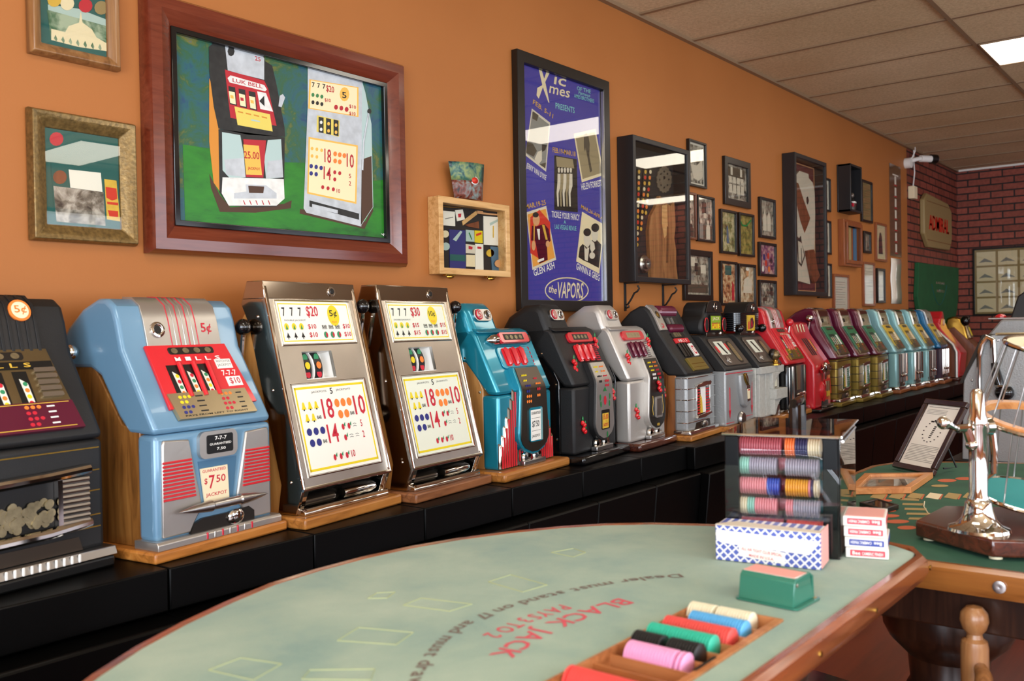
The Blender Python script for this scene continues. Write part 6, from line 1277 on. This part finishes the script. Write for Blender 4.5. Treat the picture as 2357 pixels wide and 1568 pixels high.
MB().prism([(.002, .040), (.012, .040-.006), (bl_-.02, .026), (bl_-.004, .045), (bl_-.004, .052), (.002, .058)], -.0022, -.0004, 'white', 'y').build('white_flap', o)
MB().prism([(.045, .012), (.13, .005), (.13, .026), (.045, .034)], -.0016, -.0004, 'paper', 'y').build('paper_label', o)
tt = MB(FV(-.0018)); tt.text('ALL AIR TIGHT CLUB SPECIAL', .05, .125, .021, .0265, 'felt_pink', 0, 0, -.08); tt.text('MADE IN U.S.A.', .064, .11, .011, .016, 'felt_pink', 0, 0, -.08); tt.build('label_lettering', o)
MB().box(bl_+.0004, bl_+.002, .006, bd-.002, .002, bh+.004, 'card_pink').build('end_flap', o)
MB().prism([(.0, 0), (bl_, 0), (bl_, .02), (.03, .045), (.0, .01)], bh+.0004, bh+.0016, 'photo_white').build('torn_lid', o)
pm('deck_white', 'EFE9E0', .3); pm('deck_red', 'D04452', .35); pm('deck_blue', '38489A', .35)
for k in range(4):
    cr = 'deck_blue' if k == 1 else 'deck_red'
    lab = ('bottom red-labelled deck box in the stack of four beside the chip carrier', 'blue-labelled deck box, second from the bottom of the stack', 'red-labelled deck box, third from the bottom of the stack', 'topmost deck box with pink face up, red label')[k]
    o = thing('card_deck_box', lab, 'deck box', (1.772+.001*k, -1.984+.002*(k-1), TZ+.001+.0197*k), math.atan2(-.0727, .02)+R_((2, -1, 1, -1)[k]), 'deck boxes stacked beside the chip carrier')
    w, d = .076, .1; MB().box(0, w, 0, d, 0, .019, 'deck_white').build('box', o, .0012)
    t = MB(FV(-.0004)); t.prism(rr(.008, w-.006, .004, .0155, .001, 2), 0, .0004, cr)
    if k == 0: t.text('Bee', .012, .026, .0062, .0132, 'white', .0007); t.text('CAMBRIC FINISH', .029, .066, .0062, .012, 'white', .0007)
    else: t.text('Bee', .052, .066, .0062, .0132, 'white', .0007, 0, math.pi); t.text('CAMBRIC FINISH', .011, .048, .0072, .0128, 'white', .0007, 0, math.pi)
    t.build('front_label', o)
    MB().box(w+.0002, w+.0006, .012, d-.012, .004, .0155, cr if k else 'card_pink').build('side_label', o)
    if k == 3: MB().prism([(.004, .004), (w-.004, .004), (w-.004, .085), (w/2, .097), (.004, .085)], .0192, .0198, 'card_pink').build('top_face', o)
# chip carrier
ca = thing('chip_carrier', 'clear acrylic poker chip carrier with black corner posts and top handle', 'chip carrier', (1.745, -1.985, TZ+.001), 0)
ux = Vector((-.045, .192, 0)).normalized()    # along the front face, toward the far left
ang = math.atan2(-ux.y, -ux.x)                # local x: far-left -> near-right
ca.rotation_euler = (0, 0, ang); CWD, CDP, CH = .215, .325, .232
fr = MB()
for x0 in (-CWD, -.03):
    fr.box(x0, x0+.027, 0, .012, 0, CH-.004, 'post_black')
fr.box(-.010, 0, .012, .02, 0, CH-.004, 'post_black'); fr.box(-.012, 0, CDP-.022, CDP, 0, CH-.004, 'post_black'); fr.box(-CWD, -CWD+.03, CDP-.012, CDP, 0, CH-.004, 'post_black'); fr.box(-.14, -.10, CDP-.008, CDP, 0, CH-.004, 'post_black')
fr.box(-CWD, 0, 0, CDP, 0, .004, 'black_gloss'); fr.build('corner_posts', ca, .0015)
MB().box(-CWD, 0, -.002, -.0005, .0, .170, 'acrylic').build('front_panel', ca)  # panel cut short: its shape sets where the reflected haze ends
MB().box(-.0, .0015, .012, CDP-.02, .004, CH-.006, 'acrylic').build('side_panel', ca)
MB().box(-CWD-.004, .004, -.004, CDP+.002, CH-.004, CH+.002, 'smoke_acrylic').build('lid', ca, .001)
e = MB(); 
for P in (((-CWD-.004, -.005), (.005, -.005)), ((.005, -.005), (.005, CDP+.003))): e.tube([(P[0][0], P[0][1], CH), (P[1][0], P[1][1], CH)], .0022, 'chrome', 6)
e.tube([(.004, .03, CH-.012), (.004, CDP-.05, CH-.01)], .003, 'chrome', 6); e.build('chrome_edge', ca)
hx = -.10
MB().tube([(hx, .115, CH+.002), (hx, .115, CH+.042), (hx, .125, CH+.052), (hx, .225, CH+.052), (hx, .235, CH+.042), (hx, .235, CH+.002)], .009, 'black_gloss', 8).build('handle', ca)
def carw(x, y, z): 
    c, s = math.cos(ang), math.sin(ang); return Vector((1.745+x*c-y*s, -1.985+x*s+y*c, TZ+.001+z))
# racks inside: four tiers in two columns; front racks are separate things
pm('c_maroon', 'A8505A', .4); pm('c_orange', 'E8783C', .4); pm('c_navy', '34345C', .4); pm('c_ivory', 'DCD0B0', .4); pm('c_slate', '3E6670', .4); pm('c_grey', '9A96A4', .4); pm('c_rose', 'D88890', .4); pm('c_royal', '3858B8', .4); pm('c_amber', 'E0A030', .4); pm('c_mint', '90C4B4', .4)
tiers = [[(-.192, -.109), (-.104, -.034)]]*5
plan = {(1, 0): [('c_ivory', 3), ('c_mint', 3), ('c_rose', 9)], (1, 1): [('c_rose', 3), ('c_grey', 10)], (2, 0): [('c_rose', 11), ('c_royal', 5)], (2, 1): [('c_amber', 9), ('c_rose', 1), ('c_navy', 1), ('c_ivory', 2)], (3, 0): [('c_mint', 4), ('c_grey', 11)], (3, 1): [('c_grey', 4), ('c_slate', 0), ('c_grey', 9)], (4, 0): [('c_maroon', 17)], (4, 1): [('c_orange', 4), ('c_navy', 5), ('c_ivory', 6)]}
plan[(0, 0)] = plan[(0, 1)] = []; tn = ['lowest hidden', 'second', 'third', 'fourth', 'top']; cn = ['left', 'right']
src = {}
cnm = dict(c_ivory='ivory', c_mint='mint', c_rose='rose pink', c_grey='grey', c_royal='royal blue', c_amber='amber', c_navy='navy', c_slate='slate', c_maroon='dusty red', c_orange='orange')
RT = .0465
for ti in range(5):
    for ci in range(2):
        a, b_ = tiers[ti][ci]; z0 = .0275+ti*.0395
        rk = thing('chip_rack', 'clear chip rack on the %s tier, %s column of the acrylic carrier' % (tn[ti], cn[ci]), 'chip rack', carw((a+b_)/2, .17, z0), ang, 'clear racks in the chip carrier')
        w = (b_-a)/2+.0015
        t = MB(); t.box(-w, w, -.155, .125, 0, .0015, 'acrylic'); t.box(-w, w, -.1565, -.155, 0, .016, 'acrylic'); t.box(-w, -w+.0012, -.155, .125, .0015, .016, 'acrylic'); t.box(w-.0012, w, -.155, .125, .0015, .016, 'acrylic'); t.build('tray', rk)
        # front row of chips: axis along the front face
        pos = a+.003; 
        for mt, n_ in plan[(ti, ci)]:
            for k in range(n_):
                if pos > b_-.003: break
                if mt not in src: src[mt] = chipmesh('poker_chip', mt, .0185, .0042); o = src[mt]
                else: o = src[mt].copy(); COL.objects.link(o)
                o.location = carw(pos, .0375, z0+.0202); o.rotation_euler = (0, 0, ang-math.pi/2)
                tag(o, '%s poker chip, front row, %s tier, %s side of the acrylic carrier' % (cnm[mt], tn[ti], cn[ci]), 'poker chip', '%s chips, %s tier %s side of the carrier' % (cnm[mt], tn[ti], cn[ci]))
                pos += .0048
st = MB(Matrix.Rotation(0, 4, 'Z')); random.seed(8)
for ci in range(2):
    a, b_ = tiers[3][ci]
    for ti in range(5):
        for rI in range(1 if ti else 0, 5):
            pos = a+.003; mt = random.choice(['c_maroon', 'c_maroon', 'c_rose'] if ci == 0 else ['c_slate', 'chip_red', 'c_maroon', 'c_slate'])
            while pos < b_-.003: st.cyl((pos, .0375+rI*.047, .0275+ti*.0395+.0202), .0185, .0044, mt, 'x', 16); pos += .0048
so = st.build('poker_chips_behind', None, 0, None, (1.745, -1.985, TZ+.001)); so.rotation_euler = (0, 0, ang); tag(so, 'mass of mostly dusty red and slate chips in the rear rows of the acrylic carrier', 'poker chips', None, 'stuff'); so.name = 'poker_chips'

# ---------------- second green table ----------------
T2 = .76
m, nt, b = base('felt_dark'); mp = tex(nt); n = noise(nt, mp, 7, 4); r = ramp(nt, n.outputs[0], [(.3, '214E3C'), (.7, '2C5E48')]); nt.links.new(r.outputs[0], b.inputs['Base Color']); b.inputs['Roughness'].default_value = .85; n2 = noise(nt, mp, 400, 2); bump(nt, b, n2.outputs[0], .15, .001)
wood('rail2', '8A5426', '5A3012', '9C642E', 'y', .22, .6, .6)
t2 = thing('gaming_table', 'dark green felt gaming table with chip-bet layout and dark turned pedestal, on the right', 'table', (2.7, -2.4, 0))
L2_ = lambda: MB(Matrix.Translation((-2.7, 2.4, 0)))
O2 = [(2.0, -3.3), (2.0, -1.75), (2.03, -1.66), (2.12, -1.61), (2.6, -1.60), (3.03, -1.60), (3.2, -1.60), (3.32, -1.64), (3.42, -1.78), (3.52, -2.0), (3.58, -2.4), (3.58, -3.3)]
L2_().prism(O2, T2-.012, T2, 'felt_dark').build('felt_top', t2)
V = []; F = []; n_ = len(O2)
for d, z in [(0, T2-.012), (0, T2+.0015), (.014, T2+.002), (.022, T2-.006), (.025, T2-.035), (.014, T2-.055), (0, T2-.056)]:
    for p in off(O2, -d): V.append((p[0], p[1], z))
for q_ in range(7):
    for i in range(n_): F.append((q_*n_+i, q_*n_+(i+1) % n_, ((q_+1) % 7)*n_+(i+1) % n_, ((q_+1) % 7)*n_+i))
L2_().add(V, F, 'rail2').build('rail', t2)
for y_ in (-2.21, -2.55): L2_().lathe([(.0, 0), (.012, 0), (.012, -.003), (.007, -.004), (0, -.003)], (1.977, y_, T2-.028), 'steel', 14, 'x').build('rail_button', t2)
L2_().prism(off(O2, .03), T2-.14, T2-.057, 'pedestal').build('apron', t2, .004)
L2_().lathe([(.0, 0), (.24, 0), (.25, .04), (.20, .09), (.11, .15), (.09, .24), (.12, .29), (.13, .33), (.10, .37), (.085, .40), (.09, .46), (.13, .50), (.145, .53), (.145, .575), (.12, .60), (.11, T2-.141), (.0, T2-.141)], (2.34, -2.03, 0), 'pedestal', 28).build('turned_pedestal', t2)
ly = L2_(); pm('lay_orange', 'C4623C', .8); pm('lay_tan', 'A8905A', .8); pm('lay_red', 'C86A58', .8)
Tz = T2+.0006
def pxp(Q, mt, k=0): P = [onz(a, b_, Tz) for a, b_ in Q]; ly.add([(p.x, p.y, Tz+k*.0002) for p in P], [tuple(range(len(P)))], mt)
S3 = lambda x, y: (1980+x*.37, 740+y*.37)
for cx, cy, rx, ry in ((135, 1115, 65, 9), (170, 1145, 55, 9), (175, 1178, 50, 9), (185, 1210, 60, 10), (230, 1245, 75, 12), (290, 1283, 60, 12), (540, 990, 60, 10), (650, 978, 60, 9), (700, 1055, 14, 10), (800, 968, 40, 8)):
    pxp([S3(cx+rx*math.cos(t*.449), cy+ry*math.sin(t*.449)) for t in range(14)], 'lay_orange')
pxp([S3(610+115*math.cos(t*.349), 1187+30*math.sin(t*.349)) for t in range(18)], 'lay_red')
for k in range(6): x = 60+k*115; pxp([S3(x, 1095), S3(x+30, 1065), S3(x+105, 1075), S3(x+80, 1108)], 'lay_tan' if k != 3 else 'cream'); pxp([S3(x+85, 1105), S3(x+105, 1075), S3(x+112, 1078), S3(x+95, 1108)], 'lay_orange', 1)
for k in range(5): y = 1100+k*30; pxp([S3(250+k*12, y+12), S3(250+k*14, y), S3(370+k*22, y+2), S3(365+k*22, y+16)], 'lay_tan')
pxp([S3(495+55*math.cos(t*.524), 1023+8*math.sin(t*.524)) for t in range(12)], 'lay_tan')
ly.tube([(p.x, p.y, Tz) for p in [onz(*S3(a, b_), Tz) for a, b_ in ((400, 1120), (395, 1150), (420, 1190), (460, 1220), (510, 1245))]], .0015, 'cream', 4)
ly.build('printed_layout', t2)
# framed sheet on easel back
o = thing('framed_notice', 'dark-framed white notice with round clover emblem, leaning on the green table', 'framed notice', (3.176, -1.663, T2+.0065), R_(234))
lean = R_(32); M = Matrix(((1, 0, 0, 0), (0, math.sin(lean), -math.cos(lean), 0), (0, math.cos(lean), math.sin(lean), 0), (0, 0, 0, 1)))
# in the thing's frame x runs along the bottom edge; +y must point away from the camera
o.rotation_euler = (0, 0, R_(234))
w, h = .19, .26
t = MB(M)
for a, b_, c, d in ((0, w, 0, .02), (0, w, h-.02, h), (0, .02, .02, h-.02), (w-.02, w, .02, h-.02)): t.box(a, b_, c, d, -.008, .008, 'mahogany')
t.build('frame', o, .003)
t = MB(M); t.box(.018, w-.018, .018, h-.018, -.004, .001, 'paper'); z = .0014
for k in range(4): t.box(.03, .12, .222-k*.005, .2232-k*.005, .001, z, 'grey_ink')
t.box(.03, w-.03, .232, .2332, .001, z, 'black_ink')
for k in range(16): a = k*.393; t.box(.095+.038*math.cos(a)-.003, .095+.038*math.cos(a)+.003, .145+.038*math.sin(a)-.0015, .145+.038*math.sin(a)+.0015, .001, z, 'black_ink')
for k in range(7): t.box(.091+k*.0007, .101+k*.0007, .122+k*.0065, .126+k*.0065, .001, z, 'black_ink')
t.box(.07, .085, .178, .183, .001, z, 'black_ink').box(.108, .122, .178, .183, .001, z, 'black_ink')
for k in range(11): t.box(.03, w-.03-(.03 if k in (4, 8) else 0), .092-k*.0055, .0935-k*.0055, .001, z, 'grey_ink')
t.build('notice_sheet', o)
MB().tube([(w/2, .09, .16), (w/2+.01, .16, .004), (w/2+.01, .11, .004)], .003, 'black_matte', 6).build('easel_leg', o)
# orange wood frame lying flat, dark frame
def flatframe(label, P, fw, mt, inner, hgt=.018):
    P = [Vector((p.x, p.y, 0)) for p in P]; c = sum(P, Vector())/4; c.z = T2+.001; o = thing('picture_frame', label, 'picture frame', c)
    m_ = MB(); s = .82
    Q = [(p-c)*1.0 for p in P]; Qi = [Vector((v.x*(1-fw), v.y*(1-fw*1.2), 0)) for v in Q]
    V = [(v.x, v.y, 0) for v in Q]+[(v.x, v.y, hgt) for v in Q]+[(v.x, v.y, hgt) for v in Qi]+[(v.x, v.y, 0) for v in Qi]; F = []
    for i in range(4):
        j = (i+1) % 4
        for a, b_ in ((0, 4), (4, 8), (8, 12), (12, 0)): F.append((a+i, a+j, b_+j, b_+i))
    m_.add(V, F, mt); m_.build('frame', o, .0015)
    m_ = MB(); m_.prism([(v.x, v.y) for v in Qi], .002, .008, inner); m_.build('print', o); m_ = MB(); m_.prism([(v.x, v.y) for v in Qi], .0095, .0105, 'glass'); m_.build('glass_pane', o); return o
P = [onz(a, b_, T2+.018) for a, b_ in ((1985, 1123), (2103, 1127), (2160, 1098), (1985, 1083))]; P = [Vector((2.63, -1.70, 0)), Vector((2.745, -1.838, 0)), Vector((3.05, -1.82, 0)), Vector((2.93, -1.65, 0))]
photo('print_grey', 60, '6A6462', 'A8A09C', 'D0CCC8', 10)
flatframe('orange wood picture frame lying flat behind the chip carrier', P, .2, 'frame_orange', 'print_grey')
flatframe('small dark wood frame lying flat between carrier and layout', [Vector((2.42, -1.86, 0)), Vector((2.50, -1.875, 0)), Vector((2.56, -1.80, 0)), Vector((2.48, -1.78, 0))], .2, 'frame_blk', 'charcoal', .012)
# ---------------- dice cage ----------------
cg = thing('dice_cage', 'chrome hourglass dice cage with teal drum on a polished dark hexagonal base', 'dice cage', (2.27, -2.19, T2))
hc = [(.21*math.cos(R_(57.5+60*k)+R_(180)), .21*math.sin(R_(57.5+60*k)+R_(180))) for k in range(6)]
ft = MB()
for k in range(6): ft.cyl((hc[k][0]*.86, hc[k][1]*.86, .001), .013, .007, 'cream', 'z', 14)
ft.build('felt_feet', cg)
MB().prism(hc, .008, .044, 'dark_base').build('base', cg, .005, seg=3)
px_, py_ = -.128, .05
MB().lathe([(.0, 0), (.062, 0), (.06, .006), (.045, .012), (.034, .025), (.028, .045), (.026, .06), (.021, .066), (.021, .07), (.018, .075), (.018, .215), (.020, .22), (.020, .235), (.016, .245), (.014, .29), (.009, .298), (.0, .3)], (px_, py_, .044), 'chrome', 28).build('post', cg)
ctr = Vector((.03, -.05, .0)); hz = .262
dirx = Vector((ctr.x-px_, ctr.y-py_, 0)).normalized()
a = MB(); 
p0 = Vector((px_, py_, hz)); pl = p0-dirx*.055
a.tube([pl-dirx*.03+Vector((0, 0, .012)), pl-dirx*.012+Vector((0, 0, .004)), pl], [.012, .006, .006], 'chrome', 10); a.ell(tuple(pl-dirx*.036+Vector((0, 0, .014))), .014, .014, .014, 'chrome', 12)
a.tube([pl, p0, p0+dirx*.03], .009, 'chrome', 10); a.tube([p0-dirx*.03, p0-dirx*.018+Vector((0, 0, -.03))], .010, 'chrome', 10); a.ell(tuple(p0-dirx*.016+Vector((0, 0, -.036))), .014, .014, .013, 'chrome', 12)
a.ell(tuple(p0), .018, .018, .02, 'chrome', 12); a.tube([p0+dirx*.015, p0+dirx*.03, p0+dirx*.04], [.018, .02, .012], 'chrome', 12)
a.build('cross_arm', cg)
MB().tube([p0+Vector((.03, -.02, 0)), p0+Vector((.034, -.024, -.05)), p0+Vector((.034, -.024, -.10))], .007, 'chrome', 8).tube([p0+Vector((.034, -.024, -.10)), p0+Vector((.01, -.008, -.115))], .004, 'chrome', 8).build('latch_rod', cg)
TL = Matrix.Translation((ctr.x, ctr.y, .262)) @ Matrix.Rotation(R_(13), 4, dirx) @ Matrix.Translation((-ctr.x, -ctr.y, -.262))
Rt, Rm, Rb = .105, .135, .112; zt_, zm_, zb_ = .43, .262, .09
def ring(mb, R, z, r, mt): mb.tube([(ctr.x+R*math.cos(t*math.pi/16), ctr.y+R*math.sin(t*math.pi/16), z) for t in range(32)], r, mt, 7, True)
w = MB(TL)
for k in range(16):
    a_ = 2*math.pi*k/16+.1; ca, sa = math.cos(a_), math.sin(a_)
    w.tube([(ctr.x+Rt*ca, ctr.y+Rt*sa, zt_), (ctr.x+Rm*ca, ctr.y+Rm*sa, zm_), (ctr.x+Rb*ca, ctr.y+Rb*sa, zb_)], .0017, 'steel', 6)
w.build('cage_wires', cg)
for R0, z0, r0 in ((Rt, zt_, .005), (Rb, zb_, .005), (Rm+.006, zm_, .006)): q_ = MB(TL); ring(q_, R0, z0, r0, 'chrome'); q_.build('ring', cg)
MB(TL).lathe([(Rm-.016, -.006), (Rm+.004, -.006), (Rm+.004, .010), (Rm-.016, .010)], (ctr.x, ctr.y, zm_), 'frame_orange', 32, 'z', True).build('middle_band', cg)
MB(TL).cyl((ctr.x, ctr.y, zt_-.003), Rt-.004, .004, 'cream', 'z', 32).build('top_drum', cg); pm('teal_felt', '1E9090', .7); MB(TL).cyl((ctr.x, ctr.y, zb_-.003), Rb-.004, .004, 'teal_felt', 'z', 32).build('bottom_drum', cg)
o = MB().box(-.05, .05, -.03, .03, 0, .012, 'tan'); o = o.build('brass_plate', None, .003, None, (2.66, -2.16, T2+.001)); o.rotation_euler = (0, 0, .4); tag(o, 'small flat tan plate lying behind the dice cage post', 'plate')
# ---------------- grey lever machine island ----------------
wood('orange_box', 'C07030', 'A85C24', 'CC8040', 'z', .4)
gs = thing('machine_stand', 'black and dark blue island stand under the grey lever machine', 'cabinet', (5.02, -1.80, 0))
pm('stand_blue', '141C28', .4); MB().box(0, 2.3, -.45, .38, 0, .50, 'stand_blue').box(-.01, 2.32, -.47, .42, .50, .545, 'black').build('stand_body', gs, .004)
gm = thing('slot_machine', 'grey side-on slot machine with chrome lever and black grip, behind the green table', 'slot machine', (5.05, -1.80, .546))
P = [(-.42, 0), (.352, 0), (.340, .40), (.325, .435), (.235, .615), (.20, .628), (-.42, .628)]
MB().prism(P, 0, .42, 'grey_hammer', 'x').build('cabinet', gm, .006)
MB().tube([(-.004, -.42, .63), (-.004, .19, .63)], .007, 'card_metal').build('top_trim', gm)
MB().prism([(.343, .385), (.358, .385), (.25, .628), (.225, .628), (.33, .42)], -.006, .426, 'dark_metal', 'x').build('front_trim', gm)
s = MB()
for y_, z_ in ((.30, .40), (.18, .60), (.27, .29)): s.ell((-.001, y_, z_), .003, .007, .007, 'steel', 8)
s.build('side_screws', gm)
l = MB().tube([(-.02, .264, .12), (-.022, .265, .40), (-.022, .262, .52), (-.022, .25, .58), (-.022, .225, .615), (-.022, .20, .60), (-.022, .198, .56), (-.022, .195, .49)], [.011, .011, .012, .014, .015, .016, .014, .012], 'chrome', 10); l = l.build('lever', gm)
MB().tube([(-.022, .195, .49), (-.024, .182, .42), (-.026, .165, .36)], [.015, .024, .022], 'black_gloss', 12).ell((-.028, .15, .345), .035, .045, .04, 'black_gloss').lathe([(.03, 0), (.036, .006), (.03, .012)], (-.028, .16, .37), 'chrome', 16).build('lever_grip', l)
for i, (yy, xx) in enumerate(((-1.62, 5.75), (-1.93, 6.5))):
    o = thing('slot_machine', ('nearer' if i == 0 else 'farther')+' dark grey machine with tapered top tower, beyond the grey lever machine', 'slot machine', (xx, yy, .546), 0, 'grey tower-topped machines on the island')
    MB().prism([(-.2, 0), (.2, 0), (.2, .60), (.12, .70), (-.2, .70)], 0, .40, 'grey_hammer', 'x').build('cabinet', o, .01)
    MB().prism([(-.12, .701), (.085, .701), (.045, .83), (.01, .855), (-.05, .855), (-.10, .80)], .05, .35, 'charcoal', 'x').build('top_tower', o, .008)
    MB().box(.02, .38, -.19, .19, .701, .712, 'steel').build('top_edge', o, .002) if i == 0 else None
    MB().ell((.1, .14, .715), .03, .03, .018, 'red_paint').build('signal_button', o)
o = MB().box(-.1, .1, -.08, .08, 0, .2, 'orange_box'); o = o.build('wooden_box', None, .006, None, (3.30, -2.35, T2+.001)); tag(o, 'orange wooden box on the green table seen through the dice cage', 'box')
# ---------------- chair ----------------
ch = thing('armchair', 'wooden armchair with ball finial and curved arm, bottom right corner', 'chair', (2.0, -2.16, 0))
MB().lathe([(.0, 0), (.019, 0), (.020, .28), (.018, .30), (.022, .33), (.024, .42), (.026, .56), (.026, .600), (.024, .612), (.016, .618), (.014, .626), (.022, .636), (.027, .652), (.025, .668), (.015, .68), (.0, .684)], (0, 0, 0), 'chair_wood', 22).build('front_post', ch)
MB().lathe([(.0, 0), (.019, 0), (.026, .5), (.026, .60), (.014, .626), (.027, .652), (.015, .68), (.0, .684)], (-.02, -.50, 0), 'chair_wood', 22).build('rear_post', ch)
MB().tube([(-.012, -.012, .565), (-.065, -.03, .565), (-.10, -.035, .545), (-.17, -.04, .51), (-.26, -.05, .49), (-.40, -.06, .485)], [.012, .016, .017, .018, .019, .02], 'chair_wood', 12).build('arm_rail', ch)
MB().tube([(-.42, -.06, .0), (-.41, -.06, .25), (-.405, -.06, .48)], .018, 'chair_wood', 12).tube([(-.42, -.46, .0), (-.41, -.46, .25), (-.405, -.46, .48)], .018, 'chair_wood', 12).build('arm_posts', ch)
MB().tube([(.01, -.49, .565), (-.06, -.475, .565), (-.17, -.47, .51), (-.40, -.46, .485)], [.014, .017, .018, .02], 'chair_wood', 12).build('arm_rail', ch)
MB().prism(rr(-.43, .02, -.52, -.0, .05), .38, .42, 'chair_wood').build('seat', ch, .008)
# dark floor mat at the lower edge
P = [onz(1845, 1538, 0), onz(1935, 1566, 0)]; P0 = P[0]; d1 = (P[1]-P[0]).normalized(); d2 = Vector((-1, -.05, 0))
Q = [P0, P0+d1*.4, P0+d1*.4+d2*.7, P0+d2*.7]
o = MB().prism([(p.x-P0.x, p.y-P0.y) for p in Q], .001, .008, 'black_gloss').build('floor_mat', None, .002, None, (P0.x, P0.y, 0)); tag(o, 'glossy black floor mat showing its corner below the wooden table rail', 'floor mat')
